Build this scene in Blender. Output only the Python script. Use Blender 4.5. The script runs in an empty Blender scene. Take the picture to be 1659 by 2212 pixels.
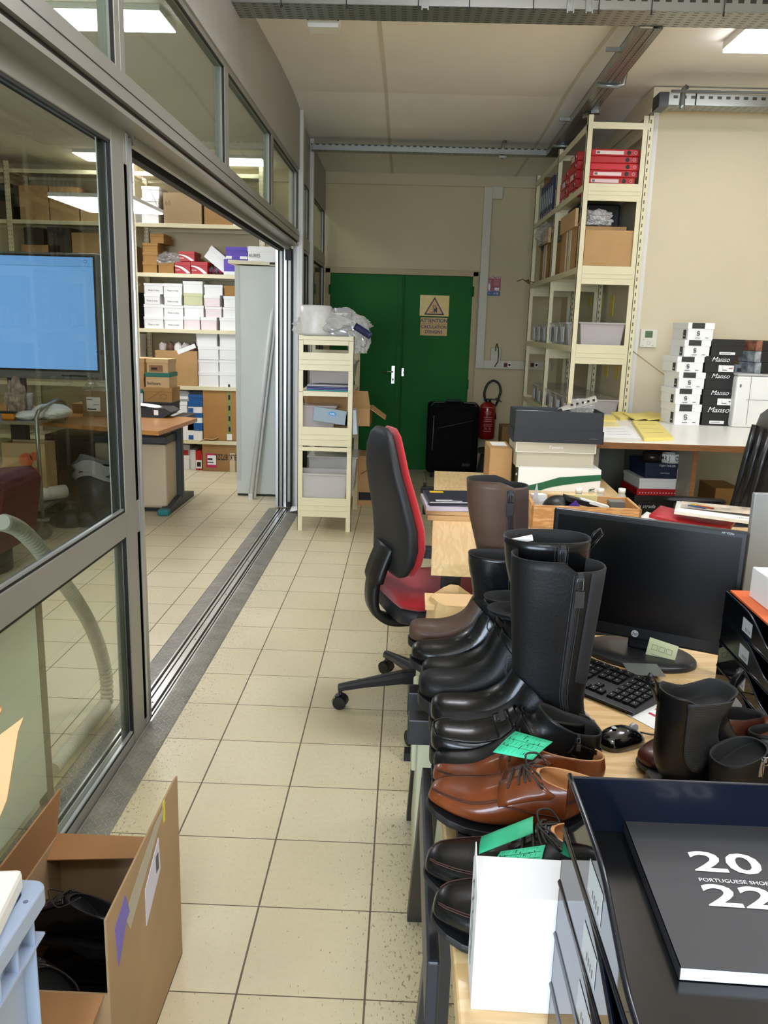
import bpy, bmesh, math, random
from math import sin, cos, pi, radians, sqrt
from mathutils import Vector, Matrix, noise
random.seed(7)
scene = bpy.context.scene
COL = scene.collection

# ---------------------------------------------------------------- camera
CAM = Vector((0, 0, 1.52847))
FPX = 1789.0
_p, _r, _y = radians(12.54), radians(-1.65), radians(-1.19)
FWD = Vector((sin(_y)*cos(_p), cos(_y)*cos(_p), -sin(_p)))
_right = Vector((cos(_y), -sin(_y), 0)); _down = FWD.cross(_right)
RGT = cos(_r)*_right + sin(_r)*_down
DWN = -sin(_r)*_right + cos(_r)*_down
cd = bpy.data.cameras.new('camera'); cam = bpy.data.objects.new('camera', cd); COL.objects.link(cam)
cd.sensor_fit = 'HORIZONTAL'; cd.sensor_width = 36; cd.lens = 36*FPX/1659; cd.clip_start = 0.02; cd.clip_end = 60
_m = Matrix.Identity(4)
for i in range(3):
    _m[i][0] = RGT[i]; _m[i][1] = -DWN[i]; _m[i][2] = -FWD[i]; _m[i][3] = CAM[i]
cam.matrix_world = _m
scene.camera = cam
vs = scene.view_settings
vs.view_transform = 'Standard'; vs.look = 'None'; vs.gamma = 1; vs.use_curve_mapping = False
vs.exposure = 1.28
scene.cycles.max_bounces = 7; scene.cycles.diffuse_bounces = 4; scene.cycles.glossy_bounces = 4
scene.cycles.transparent_max_bounces = 16; scene.cycles.transmission_bounces = 6
scene.cycles.caustics_reflective = False; scene.cycles.caustics_refractive = False
scene.cycles.sample_clamp_indirect = 4

# ---------------------------------------------------------------- world and lights
w = bpy.data.worlds.new('world'); scene.world = w; w.use_nodes = True
bg = w.node_tree.nodes['Background']; bg.inputs[0].default_value = (0.55, 0.7, 1.0, 1); bg.inputs[1].default_value = 0.4
PANEL_POWER = 11.5          # emission strength of the ceiling panels
def area(name, loc, rot, sx, sy, power, color):
    l = bpy.data.lights.new(name, 'AREA'); l.shape = 'RECTANGLE'; l.size = sx; l.size_y = sy; l.energy = power; l.color = color
    o = bpy.data.objects.new(name, l); COL.objects.link(o); o.location = loc; o.rotation_euler = rot
    return o
# daylight that comes in through the window in the wall behind the camera
area('daylight_window', (-1.2, -2.9, 1.7), (radians(90), 0, 0), 3.0, 1.5, 150, (0.70, 0.83, 1.0))

# ---------------------------------------------------------------- pixel -> place helper (rays of the calibrated camera)
def at(px, py, axis, val):
    d = RGT*((px-829.5)/FPX) + DWN*((py-1106)/FPX) + FWD
    t = (val - CAM[axis])/d[axis]
    return CAM + d*t
def rect_y(px0, px1, py0, py1, y):
    a = at(px0, (py0+py1)/2, 1, y); b = at(px1, (py0+py1)/2, 1, y)
    t = at((px0+px1)/2, py0, 1, y); u = at((px0+px1)/2, py1, 1, y)
    return a.x, b.x, u.z, t.z      # x0, x1, z0, z1

# ---------------------------------------------------------------- materials
def lin(h):
    h = h.lstrip('#'); c = [int(h[i:i+2], 16)/255 for i in (0, 2, 4)]
    return tuple((v/12.92 if v <= .04045 else ((v+.055)/1.055)**2.4) for v in c) + (1,)
_mc = {}
def mat(name, hexc, rough=.5, metal=0., var=0., vscale=8., bump=0., bscale=60., coat=0., spec=.5, alpha=1., emit=0., trans=0., stretch=None, sheen=0.):
    if name in _mc: return _mc[name]
    m = bpy.data.materials.new(name); m.use_nodes = True; nt = m.node_tree; b = nt.nodes['Principled BSDF']
    c = lin(hexc); b.inputs['Base Color'].default_value = c
    b.inputs['Roughness'].default_value = rough; b.inputs['Metallic'].default_value = metal
    b.inputs['Coat Weight'].default_value = coat; b.inputs['Coat Roughness'].default_value = .08
    b.inputs['Specular IOR Level'].default_value = spec; b.inputs['Alpha'].default_value = alpha
    b.inputs['Transmission Weight'].default_value = trans
    if sheen: b.inputs['Sheen Weight'].default_value = sheen
    if emit: b.inputs['Emission Color'].default_value = c; b.inputs['Emission Strength'].default_value = emit
    if var or bump:
        tc = nt.nodes.new('ShaderNodeTexCoord'); src = tc.outputs['Object']
        if stretch:
            mp = nt.nodes.new('ShaderNodeMapping'); mp.inputs['Scale'].default_value = stretch
            nt.links.new(src, mp.inputs[0]); src = mp.outputs[0]
    if var:
        n = nt.nodes.new('ShaderNodeTexNoise'); n.inputs['Scale'].default_value = vscale; n.inputs['Detail'].default_value = 5
        nt.links.new(src, n.inputs['Vector'])
        r = nt.nodes.new('ShaderNodeValToRGB'); r.color_ramp.elements[0].position = .3; r.color_ramp.elements[1].position = .7
        r.color_ramp.elements[0].color = tuple(v*(1-var) for v in c[:3])+(1,)
        r.color_ramp.elements[1].color = tuple(min(1, v*(1+var)) for v in c[:3])+(1,)
        nt.links.new(n.outputs[0], r.inputs[0]); nt.links.new(r.outputs[0], b.inputs['Base Color'])
    if bump:
        n = nt.nodes.new('ShaderNodeTexNoise'); n.inputs['Scale'].default_value = bscale; n.inputs['Detail'].default_value = 3
        nt.links.new(src, n.inputs['Vector'])
        bp = nt.nodes.new('ShaderNodeBump'); bp.inputs['Strength'].default_value = bump; bp.inputs['Distance'].default_value = .002
        nt.links.new(n.outputs[0], bp.inputs['Height']); nt.links.new(bp.outputs[0], b.inputs['Normal'])
    _mc[name] = m; return m

def glass_mat(name, tint, ior=1.5, extra=0.0, rough=0.0, haze=0.0):
    """thin pane: transparent with a fresnel mirror layer (and an optional milky diffuse share)"""
    if name in _mc: return _mc[name]
    m = bpy.data.materials.new(name); m.use_nodes = True; nt = m.node_tree; nt.nodes.clear()
    out = nt.nodes.new('ShaderNodeOutputMaterial'); tr = nt.nodes.new('ShaderNodeBsdfTransparent'); tr.inputs[0].default_value = lin(tint)
    gl = nt.nodes.new('ShaderNodeBsdfGlossy'); gl.inputs['Roughness'].default_value = rough
    lw = nt.nodes.new('ShaderNodeLayerWeight'); lw.inputs[0].default_value = .5      # symmetric on both sides of the pane
    pw = nt.nodes.new('ShaderNodeMath'); pw.operation = 'POWER'; pw.inputs[1].default_value = 5; nt.links.new(lw.outputs['Facing'], pw.inputs[0])
    fr = nt.nodes.new('ShaderNodeMath'); fr.operation = 'MULTIPLY'; fr.inputs[1].default_value = .9; nt.links.new(pw.outputs[0], fr.inputs[0])
    ad = nt.nodes.new('ShaderNodeMath'); ad.operation = 'ADD'; ad.inputs[1].default_value = extra*.6+.015; ad.use_clamp = True
    mx = nt.nodes.new('ShaderNodeMixShader'); nt.links.new(fr.outputs[0], ad.inputs[0]); nt.links.new(ad.outputs[0], mx.inputs[0])
    base = tr.outputs[0]
    if haze:
        df = nt.nodes.new('ShaderNodeBsdfDiffuse'); df.inputs[0].default_value = (.85, .85, .83, 1)
        m2 = nt.nodes.new('ShaderNodeMixShader'); m2.inputs[0].default_value = haze
        nt.links.new(tr.outputs[0], m2.inputs[1]); nt.links.new(df.outputs[0], m2.inputs[2]); base = m2.outputs[0]
    nt.links.new(base, mx.inputs[1]); nt.links.new(gl.outputs[0], mx.inputs[2]); nt.links.new(mx.outputs[0], out.inputs[0])
    _mc[name] = m; return m

class NG:
    """tiny helper to write node maths"""
    def __init__(s, m): s.nt = m.node_tree
    def n(s, t, **k):
        x = s.nt.nodes.new(t)
        for a, b in k.items(): setattr(x, a, b)
        return x
    def m(s, op, a, b=None, c=None, clamp=False):
        x = s.n('ShaderNodeMath', operation=op, use_clamp=clamp)
        for i, v in enumerate((a, b, c)):
            if v is None: continue
            if isinstance(v, (int, float)): x.inputs[i].default_value = v
            else: s.nt.links.new(v, x.inputs[i])
        return x.outputs[0]
    def l(s, a, b): s.nt.links.new(a, b)
    def mix(s, f, a, b):
        x = s.n('ShaderNodeMix', data_type='RGBA')
        for i, v in ((0, f), (6, a), (7, b)):
            if isinstance(v, (int, float)): x.inputs[i].default_value = v
            elif isinstance(v, tuple): x.inputs[i].default_value = v
            else: s.l(v, x.inputs[i])
        return x.outputs[2]
    def noise(s, vec, scale, detail=4, rough=.5):
        x = s.n('ShaderNodeTexNoise'); x.inputs['Scale'].default_value = scale; x.inputs['Detail'].default_value = detail
        x.inputs['Roughness'].default_value = rough; s.l(vec, x.inputs['Vector']); return x.outputs[0]
    def ramp(s, v, a, b, c0=(0,0,0,1), c1=(1,1,1,1)):
        x = s.n('ShaderNodeValToRGB'); x.color_ramp.elements[0].position = a; x.color_ramp.elements[1].position = b
        x.color_ramp.elements[0].color = c0; x.color_ramp.elements[1].color = c1; s.l(v, x.inputs[0]); return x.outputs[0]
    def mapv(s, vec, sc):
        x = s.n('ShaderNodeMapping'); x.inputs['Scale'].default_value = sc; s.l(vec, x.inputs[0]); return x.outputs[0]

def floor_mat():
    m = bpy.data.materials.new('floor_tiles'); m.use_nodes = True; g = NG(m); b = g.nt.nodes['Principled BSDF']
    tc = g.n('ShaderNodeTexCoord'); sp = g.n('ShaderNodeSeparateXYZ'); g.l(tc.outputs['Object'], sp.inputs[0])
    def cell(o, off):
        u = g.m('DIVIDE', g.m('ADD', o, off), .3); return g.m('FRACT', u), g.m('FLOOR', u)
    fx, ix = cell(sp.outputs[0], .34638+9.0); fy, iy = cell(sp.outputs[1], -2.53491+9.0)
    def edge(f): return g.m('ABSOLUTE', g.m('SUBTRACT', g.m('ABSOLUTE', g.m('SUBTRACT', f, .5)), .5))
    ex = edge(fx); ey = edge(fy)
    wob = g.m('MULTIPLY', g.m('SUBTRACT', g.noise(tc.outputs['Object'], 14, 2), .5), .004)
    gx = g.m('LESS_THAN', g.m('ADD', ex, wob), .0085); gy = g.m('LESS_THAN', g.m('ADD', ey, wob), .0062)
    grout = g.m('MAXIMUM', gx, gy)
    cmb = g.n('ShaderNodeCombineXYZ'); g.l(ix, cmb.inputs[0]); g.l(iy, cmb.inputs[1])
    wn = g.n('ShaderNodeTexWhiteNoise'); g.l(cmb.outputs[0], wn.inputs[0])
    base = g.mix(wn.outputs[0], lin('#d8cba6'), lin('#e0d4b2'))
    big = g.ramp(g.noise(tc.outputs['Object'], 2.2, 5), .35, .7)
    base = g.mix(g.m('MULTIPLY', big, .35), base, lin('#c3b796'))
    fine = g.ramp(g.noise(tc.outputs['Object'], 60, 5, .7), .45, .75)
    base = g.mix(g.m('MULTIPLY', fine, .18), base, lin('#b3a687'))
    # dark heel scuffs, thicker beside the desks, the sill and the rack
    sc = g.noise(g.mapv(tc.outputs['Object'], (150, 50, 1)), 1.0, 3, .6)
    sc2 = g.noise(g.mapv(tc.outputs['Object'], (95, 70, 1)), .8, 4, .6)
    area_n = g.noise(tc.outputs['Object'], 1.7, 3, .6)
    x = sp.outputs[0]; y = sp.outputs[1]
    nd = g.m('SUBTRACT', 1.0, g.m('MULTIPLY', g.m('ABSOLUTE', g.m('SUBTRACT', x, .12)), 3.3), clamp=True)   # lane along the desks
    ns = g.m('SUBTRACT', 1.0, g.m('MULTIPLY', g.m('ABSOLUTE', g.m('SUBTRACT', x, -.84)), 6.0), clamp=True)
    nr = g.m('MULTIPLY', g.m('SUBTRACT', 1.0, g.m('MULTIPLY', g.m('ABSOLUTE', g.m('SUBTRACT', y, 6.25)), 1.2), clamp=True), .9)
    dirt = g.m('MAXIMUM', g.m('MAXIMUM', nd, g.m('MULTIPLY', ns, .8)), nr)
    thr = g.m('SUBTRACT', .715, g.m('ADD', g.m('MULTIPLY', dirt, .10), g.m('MULTIPLY', area_n, .05)))
    spk = g.m('MAXIMUM', g.m('GREATER_THAN', sc, thr), g.m('GREATER_THAN', sc2, g.m('ADD', thr, .02)))
    base = g.mix(g.m('MULTIPLY', spk, .62), base, lin('#57492f'))
    base = g.mix(g.m('MULTIPLY', nr, .30), base, lin('#8d8064'))
    base = g.mix(grout, base, lin('#665a45'))
    g.l(base, b.inputs['Base Color'])
    b.inputs['Roughness'].default_value = .34
    g.l(g.m('ADD', .3, g.m('MULTIPLY', g.m('MAXIMUM', grout, fine), .35)), b.inputs['Roughness'])
    bp = g.n('ShaderNodeBump'); bp.inputs['Strength'].default_value = .5; bp.inputs['Distance'].default_value = .003
    hgt = g.m('SUBTRACT', g.m('MULTIPLY', g.noise(tc.outputs['Object'], 25, 4), .35), grout)
    g.l(hgt, bp.inputs['Height']); g.l(bp.outputs[0], b.inputs['Normal'])
    return m

def wood_mat(name, c0, c1, scale=(3, 40, 40), rough=.35, ringscale=1.2, coat=.15):
    m = bpy.data.materials.new(name); m.use_nodes = True; g = NG(m); b = g.nt.nodes['Principled BSDF']
    tc = g.n('ShaderNodeTexCoord'); v = g.mapv(tc.outputs['Object'], scale)
    n1 = g.noise(v, ringscale, 6, .55); n2 = g.noise(g.mapv(tc.outputs['Object'], tuple(s*4 for s in scale)), 1.0, 3)
    wv = g.m('SINE', g.m('MULTIPLY', n1, 34.0)); f = g.m('ADD', g.m('MULTIPLY', wv, .22), g.m('MULTIPLY', n2, .55))
    col = g.ramp(f, .1, .75, lin(c1), lin(c0)); g.l(col, b.inputs['Base Color'])
    b.inputs['Roughness'].default_value = rough; b.inputs['Coat Weight'].default_value = coat
    _mc[name] = m; return m

def perf_mat(name, hexc, period=.025, axis=2, wid=.35, dark='#2c2a22', rough=.4, metal=0., cross=None, crossp=.02):
    """painted or galvanised sheet with punched holes in a row"""
    m = bpy.data.materials.new(name); m.use_nodes = True; g = NG(m); b = g.nt.nodes['Principled BSDF']
    tc = g.n('ShaderNodeTexCoord'); sp = g.n('ShaderNodeSeparateXYZ'); g.l(tc.outputs['Object'], sp.inputs[0])
    a = g.m('FRACT', g.m('DIVIDE', g.m('ADD', sp.outputs[axis], 9.0), period))
    h = g.m('LESS_THAN', g.m('ABSOLUTE', g.m('SUBTRACT', a, .5)), wid/2)
    if cross is not None:
        c = g.m('FRACT', g.m('DIVIDE', g.m('ADD', sp.outputs[cross], 9.0), crossp))
        h = g.m('MULTIPLY', h, g.m('LESS_THAN', g.m('ABSOLUTE', g.m('SUBTRACT', c, .5)), .16))
    nz = g.noise(tc.outputs['Object'], 6, 3)
    col = g.mix(g.m('MULTIPLY', nz, .25), lin(hexc), tuple(v*.7 for v in lin(hexc)[:3])+(1,))
    g.l(g.mix(h, col, lin(dark)), b.inputs['Base Color']); b.inputs['Roughness'].default_value = rough
    g.l(g.m('MULTIPLY', g.m('SUBTRACT', 1.0, h), metal), b.inputs['Metallic'])
    _mc[name] = m; return m

# ---------------------------------------------------------------- mesh builder
class MB:
    def __init__(s): s.v = []; s.f = []; s.mi = []; s.sm = []; s.T = Matrix.Identity(4)
    def add(s, vs, fs, m=0, smooth=False):
        o = len(s.v)
        s.v += [tuple(s.T @ Vector(p)) for p in vs]
        for f in fs: s.f.append([i+o for i in f]); s.mi.append(m); s.sm.append(smooth)
        return s
    def box(s, x0, x1, y0, y1, z0, z1, m=0):
        v = [(x, y, z) for x in (x0, x1) for y in (y0, y1) for z in (z0, z1)]
        return s.add(v, [(0,1,3,2),(4,6,7,5),(0,4,5,1),(2,3,7,6),(0,2,6,4),(1,5,7,3)], m)
    def cbox(s, c, size, m=0, R=None):
        T = s.T; s.T = T @ Matrix.Translation(c) @ (R.to_4x4() if R else Matrix.Identity(4))
        a, b, d = size; s.box(-a/2, a/2, -b/2, b/2, -d/2, d/2, m); s.T = T; return s
    def prism(s, poly, a0, a1, axis=1, m=0, smooth=False):
        """poly in the two other axes (in xyz order), extruded along axis"""
        def mk(p, h):
            q = [p[0], p[1]]; q.insert(axis, h); return tuple(q)
        n = len(poly); v = [mk(p, a0) for p in poly]+[mk(p, a1) for p in poly]
        s.add(v, [tuple(range(n))[::-1], tuple(range(n, 2*n))], m)
        return s.add(v, [(i, (i+1) % n, n+(i+1) % n, n+i) for i in range(n)], m, smooth)
    def loft(s, rings, m=0, smooth=True, cap0=True, cap1=True, closed=False, matfn=None):
        n = len(rings[0]); v = [p for r in rings for p in r]; k = len(rings)
        for i in range(k if closed else k-1):
            j = (i+1) % k
            fs = [(i*n+a, i*n+(a+1) % n, j*n+(a+1) % n, j*n+a) for a in range(n)]
            if i == 0: s.add(v, [], m); base = len(s.v)-len(v)
            for q, f in enumerate(fs):
                s.f.append([base+t for t in f]); s.mi.append(matfn(i, q) if matfn else m); s.sm.append(smooth)
        if cap0: s.f.append([base+t for t in range(n)][::-1]); s.mi.append(m if not matfn else matfn(0, 0)); s.sm.append(False)
        if cap1: s.f.append([base+(k-1)*n+t for t in range(n)]); s.mi.append(m if not matfn else matfn(k-2, 0)); s.sm.append(False)
        return s
    def tube(s, path, r, n=8, m=0, closed=False, flat=1.0, radii=None):
        P = [Vector(p) for p in path]; K = len(P); rings = []; prev = None
        for i, p in enumerate(P):
            if closed: t = P[(i+1) % K]-P[i-1]
            else: t = (P[min(i+1, K-1)]-P[max(i-1, 0)])
            t = t.normalized() if t.length > 1e-9 else Vector((0, 0, 1))
            if prev is None:
                a = Vector((0, 0, 1)) if abs(t.z) < .9 else Vector((1, 0, 0)); u = t.cross(a).normalized()
            else:
                u = prev-t*prev.dot(t); u = u.normalized() if u.length > 1e-6 else t.orthogonal().normalized()
            prev = u; v = t.cross(u); rr = radii[i] if radii else r
            rings.append([p+u*cos(2*pi*k/n)*rr+v*sin(2*pi*k/n)*rr*flat for k in range(n)])
        return s.loft(rings, m, True, not closed, not closed, closed)
    def cyl(s, p0, p1, r, n=16, m=0, r1=None):
        p0, p1 = Vector(p0), Vector(p1); t = (p1-p0).normalized(); u = t.orthogonal().normalized(); v = t.cross(u)
        R = [[p+u*cos(2*pi*k/n)*q+v*sin(2*pi*k/n)*q for k in range(n)] for p, q in ((p0, r), (p1, r if r1 is None else r1))]
        return s.loft(R, m)
    def lathe(s, prof, n=24, m=0, cap=True, matfn=None):
        return s.loft([[(r*cos(2*pi*k/n), r*sin(2*pi*k/n), z) for k in range(n)] for r, z in prof], m, True, cap, cap, matfn=matfn)
    def grid(s, fn, nu, nv, m=0, smooth=True):
        v = [fn(i/(nu-1), j/(nv-1)) for i in range(nu) for j in range(nv)]
        return s.add(v, [(i*nv+j, (i+1)*nv+j, (i+1)*nv+j+1, i*nv+j+1) for i in range(nu-1) for j in range(nv-1)], m, smooth)
    def sheet(s, fn, nu, nv, th, m=0, smooth=True):
        """thin slab: grid and its copy th below, closed at the rim"""
        top = [[Vector(fn(i/(nu-1), j/(nv-1))) for j in range(nv)] for i in range(nu)]
        v = [p for r in top for p in r]; N = nu*nv
        nr = (top[-1][0]-top[0][0]).cross(top[0][-1]-top[0][0]).normalized()
        v += [p-nr*th for p in v]
        q = [(i*nv+j, (i+1)*nv+j, (i+1)*nv+j+1, i*nv+j+1) for i in range(nu-1) for j in range(nv-1)]
        rim = [i*nv for i in range(nu)]+[(nu-1)*nv+j for j in range(1, nv)]+[i*nv+nv-1 for i in range(nu-2, -1, -1)]+[j for j in range(nv-2, 0, -1)]
        s.add(v, q+[tuple(k+N for k in f[::-1]) for f in q], m, smooth)
        o = len(s.v)-2*N
        for a in range(len(rim)):
            b = rim[(a+1) % len(rim)]; s.f.append([o+rim[a], o+b, o+b+N, o+rim[a]+N]); s.mi.append(m); s.sm.append(False)
        return s
    def text(s, txt, size, loc, xdir=(1,0,0), ydir=(0,0,1), m=0, align='CENTER', ext=.0004, shear=0., sx=1., off=0.):
        me = text_mesh(txt, align, shear, off)
        X = Vector(xdir).normalized(); Y = Vector(ydir).normalized(); Z = X.cross(Y)
        loc = Vector(loc)
        v = [loc+X*(p[0]*size*sx)+Y*(p[1]*size)+Z*ext for p in me[0]]
        return s.add(v, me[1], m)
    def rot(s, loc=(0,0,0), rz=0, rx=0, ry=0):
        s.T = Matrix.Translation(loc) @ Matrix.Rotation(rz, 4, 'Z') @ Matrix.Rotation(ry, 4, 'Y') @ Matrix.Rotation(rx, 4, 'X'); return s
    def idt(s): s.T = Matrix.Identity(4); return s
    def holes(s, x, y, z0, z1, ax=1, step=.035, w=.0035, hh=.009, m=1, d=.0006):
        """punched slots down a post, as small dark insets on the face"""
        z = z0
        while z < z1:
            if ax == 1: s.box(x-w, x+w, y-d, y+d, z-hh, z+hh, m)
            else: s.box(x-d, x+d, y-w, y+w, z-hh, z+hh, m)
            z += step
        return s
    def build(s, name, mats, parent=None, bevel=0., label=None, subd=0, kind=None, fixn=True, segs=2, cat=None, group=None):
        me = bpy.data.meshes.new(name); me.from_pydata([tuple(p) for p in s.v], [], s.f)
        if not isinstance(mats, (list, tuple)): mats = [mats]
        for q in mats: me.materials.append(q)
        for p, i, t in zip(me.polygons, s.mi, s.sm): p.material_index = i; p.use_smooth = t
        me.update()
        if fixn:
            bm = bmesh.new(); bm.from_mesh(me); bmesh.ops.recalc_face_normals(bm, faces=bm.faces); bm.to_mesh(me); bm.free()
        o = bpy.data.objects.new(name, me); COL.objects.link(o)
        if parent: o.parent = parent
        if bevel:
            b = o.modifiers.new('bevel', 'BEVEL'); b.width = bevel; b.segments = segs; b.limit_method = 'ANGLE'; b.angle_limit = radians(40)
        if subd:
            b = o.modifiers.new('sub', 'SUBSURF'); b.levels = subd; b.render_levels = subd
        if label: o['label'] = label
        if cat: o['category'] = cat
        if group: o['group'] = group
        if kind: o['kind'] = kind
        return o
_tc = {}
def text_mesh(txt, align, shear, off=0.):
    k = (txt, align, shear, off)
    if k in _tc: return _tc[k]
    cu = bpy.data.curves.new('t', 'FONT'); cu.body = txt; cu.align_x = align; cu.align_y = 'CENTER'; cu.shear = shear; cu.size = 1; cu.resolution_u = 3; cu.offset = off
    o = bpy.data.objects.new('t', cu); COL.objects.link(o)
    dg = bpy.context.evaluated_depsgraph_get(); me = bpy.data.meshes.new_from_object(o.evaluated_get(dg))
    r = ([tuple(v.co) for v in me.vertices], [tuple(p.vertices) for p in me.polygons])
    bpy.data.objects.remove(o); bpy.data.curves.remove(cu); bpy.data.meshes.remove(me)
    _tc[k] = r; return r
def thing(name, label, cat, loc=(0,0,0), rz=0., group=None):
    o = bpy.data.objects.new(name, None); COL.objects.link(o); o.location = loc; o.rotation_euler = (0, 0, rz); o.empty_display_size = .05
    o['label'] = label; o['category'] = cat
    if group: o['group'] = group
    return o
def copy_thing(o, loc, rz, label, group=None):
    c = o.copy(); COL.objects.link(c); c.location = loc; c.rotation_euler = (0, 0, rz); c['label'] = label
    if group: c['group'] = group
    for ch in list(o.children):
        d = ch.copy(); COL.objects.link(d); d.parent = c
        for g in list(ch.children):
            e = g.copy(); COL.objects.link(e); e.parent = d
    return c
def struct(name, mb, m, **k): return mb.build(name, m, kind='structure', **k)
# ================================================================ materials used all over
M_wall = mat('wall_paint', '#ddd0b2', .85, var=.035, vscale=1.3, bump=.35, bscale=120)
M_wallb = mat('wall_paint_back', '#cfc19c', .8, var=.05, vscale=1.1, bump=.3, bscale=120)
M_ceil = mat('ceiling_panel', '#f8f2ea', .9, var=.05, vscale=.9, bump=.2, bscale=200)
M_alu = mat('grey_aluminium', '#98978f', .38, .3, var=.04, vscale=3)
M_alul = mat('light_aluminium', '#c3c5c6', .3, .6)
M_white_metal = mat('white_painted_profile', '#d8d8d2', .45)
M_rub = mat('black_gasket', '#12120f', .6)
M_track = mat('bright_track', '#cfccc2', .28, .8, var=.15, vscale=12, stretch=(20, 1, 1))
M_greyp = mat('grey_panel', '#aaa9a6', .6, var=.03)
M_glass = glass_mat('clear_pane', '#e6ebe2', 1.5, .035)
M_glass2 = glass_mat('tinted_pane', '#b9bfb6', 1.5, .09)
M_cream = mat('cream_metal', '#e3d9b4', .38, var=.03, vscale=5)
M_hole = mat('slot_shadow', '#5d5740', .8)
M_creamp = [M_cream, M_hole]
M_black = mat('black_plastic', '#101011', .42)
M_blackg = mat('black_glossy_plastic', '#07080a', .12, coat=.6)
M_white = mat('white_card', '#f0efe9', .55)
M_paper = mat('white_paper', '#f3f3f0', .7)
M_kraft = mat('kraft_cardboard', '#b8915f', .8, var=.06, vscale=10, bump=.1)
M_kraftd = mat('dark_kraft', '#9c7646', .8, var=.06, vscale=10)
M_kraftl = mat('pale_kraft', '#c9a777', .8, var=.05, vscale=10)
M_ink = mat('black_ink', '#17171a', .7)
M_inkw = mat('white_ink', '#f4f4f4', .6)
M_wtable = mat('white_laminate', '#f1eee4', .3)
M_brown = mat('worn_brown_edge', '#7f5129', .5, var=.25, vscale=14, stretch=(1, 1, 6))
M_galv = mat('galvanised_steel', '#8d918e', .35, .85, var=.2, vscale=18)
M_galvp = perf_mat('galvanised_perforated', '#9b9f9a', .05, 0, .5, '#30302c', .35, .7, 1, .03)
M_galvp2 = perf_mat('galvanised_perforated_long', '#7c7f7a', .035, 1, .4, '#23231f', .35, .7, 0, .022)
M_galvs = perf_mat('galvanised_slotted', '#93958f', .055, 0, .5, '#26261f', .35, .7, 2, .055)

# ================================================================ floor, ceiling, walls
mb = MB(); mb.box(-7, 4.6, -3, 9.3, -.1, 0); struct('floor', mb, floor_mat())
mb = MB()
cy = [(-3, 3.12), (2, 3.12), (4.6, 3.12), (5.1, 3.135), (5.7, 3.16), (6.4, 3.16), (6.8, 3.13), (7.2, 3.105), (8, 3.09), (9.3, 3.07)]
prof = [(y, z) for y, z in cy]+[(9.3, 3.3), (-3, 3.3)]
mb.prism(prof, -7, 4.6, 0); struct('ceiling', mb, M_ceil)
def ceil_z(y):
    for (a, za), (b, zb) in zip(cy, cy[1:]):
        if y <= b: return za+(zb-za)*(y-a)/(b-a)
    return 3.07
for k, (pa, pb) in enumerate((((818, 110), (851, 376)), ((1345, 55), (1112, 376)))):   # cover strips of the ceiling sheets
    a = at(*pa, 2, 3.11); b = at(*pb, 2, 3.075); mb = MB(); xx = (a.x+b.x)/2
    for (ya, za), (yb, zb) in zip(cy[1:], cy[2:]):
        mb.add([(xx-.012, ya, za-.004), (xx+.012, ya, za-.004), (xx+.012, yb, zb-.004), (xx-.012, yb, zb-.004),
                (xx-.012, ya, za+.01), (xx+.012, ya, za+.01), (xx+.012, yb, zb+.01), (xx-.012, yb, zb+.01)],
               [(0,1,2,3), (4,7,6,5), (0,4,5,1), (1,5,6,2), (2,6,7,3), (3,7,4,0)])
    struct('trim_%d' % (k+1), mb, mat('cover_strip', '#ded2bf', .8))
mb = MB(); mb.box(-7, 1.62, 9.05, 9.25, 0, 3.1); struct('wall_back', mb, M_wallb)
mb = MB(); mb.box(1.62, 4.6, 6.1, 9.25, 0, 3.18); struct('wall_right', mb, M_wall)
mb = MB(); mb.box(4.5, 4.6, -3, 6.1, 0, 3.2); struct('wall_far_right', mb, M_wall)
mb = MB(); mb.box(-7, -6.9, -3, 9.05, 0, 3.2); struct('wall_left', mb, M_wallb)
mb = MB()
mb.box(-7, -3.0, -3.1, -3, 0, 3.2); mb.box(.6, 4.6, -3.1, -3, 0, 3.2); mb.box(-3, .6, -3.1, -3, 0, .9); mb.box(-3, .6, -3.1, -3, 2.5, 3.2)
struct('wall_front', mb, M_wall)
mb = MB(); mb.box(-6.9, 1.62, 9.025, 9.05, 2.965, 3.09); struct('trim_3', mb, mat('crown_board', '#c9bb9c', .7))
mb = MB(); mb.box(1.612, 1.62, 6.092, 6.13, 0, 3.1); mb.box(1.612, 1.657, 6.092, 6.1, 0, 3.1); struct('trim_4', mb, mat('white_corner_strip', '#f2efe6', .4), bevel=.002)
mb = MB(); mb.box(1.60, 4.5, 6.07, 6.1, 3.02, 3.15); mb.box(1.60, 1.62, 6.1, 9.02, 3.0, 3.15); struct('trim_5', mb, M_wall)

# ---- green double door
M_green = mat('green_door_paint', '#186626', .6, var=.06, vscale=3, spec=.2)
M_frame = mat('door_frame_cream', '#b8a67e', .6, var=.06, vscale=6)
mb = MB(); Yd = 9.03
mb.box(-.875, -.82, 9.0, 9.05, 0, 2.125); mb.box(.673, .73, 9.0, 9.05, 0, 2.125); mb.box(-.875, .73, 9.0, 9.05, 2.075, 2.135)
door = struct('door_1', mb, M_frame, bevel=.004)
sx = -.062
mb = MB(); mb.box(-.819, sx, 9.012, 9.045, .012, 2.073); mb.build('left_leaf', M_green, door, .003)
mb = MB(); mb.box(sx+.003, .672, 9.012, 9.045, .012, 2.073); mb.build('right_leaf', M_green, door, .003)
mb = MB(); mb.box(sx-.045, sx+.0, 9.004, 9.013, .012, 2.07); mb.box(sx+.006, sx+.03, 9.0, 9.013, .012, 2.07); mb.cyl((sx+.018, 8.995, .05), (sx+.018, 8.995, 2.06), .006, 8)
mb.build('cover_strip', M_green, door, .003)
M_chrome = mat('brushed_chrome', '#c9c9c4', .25, .9)
a = at(849, 809, 1, 9.0)
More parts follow.
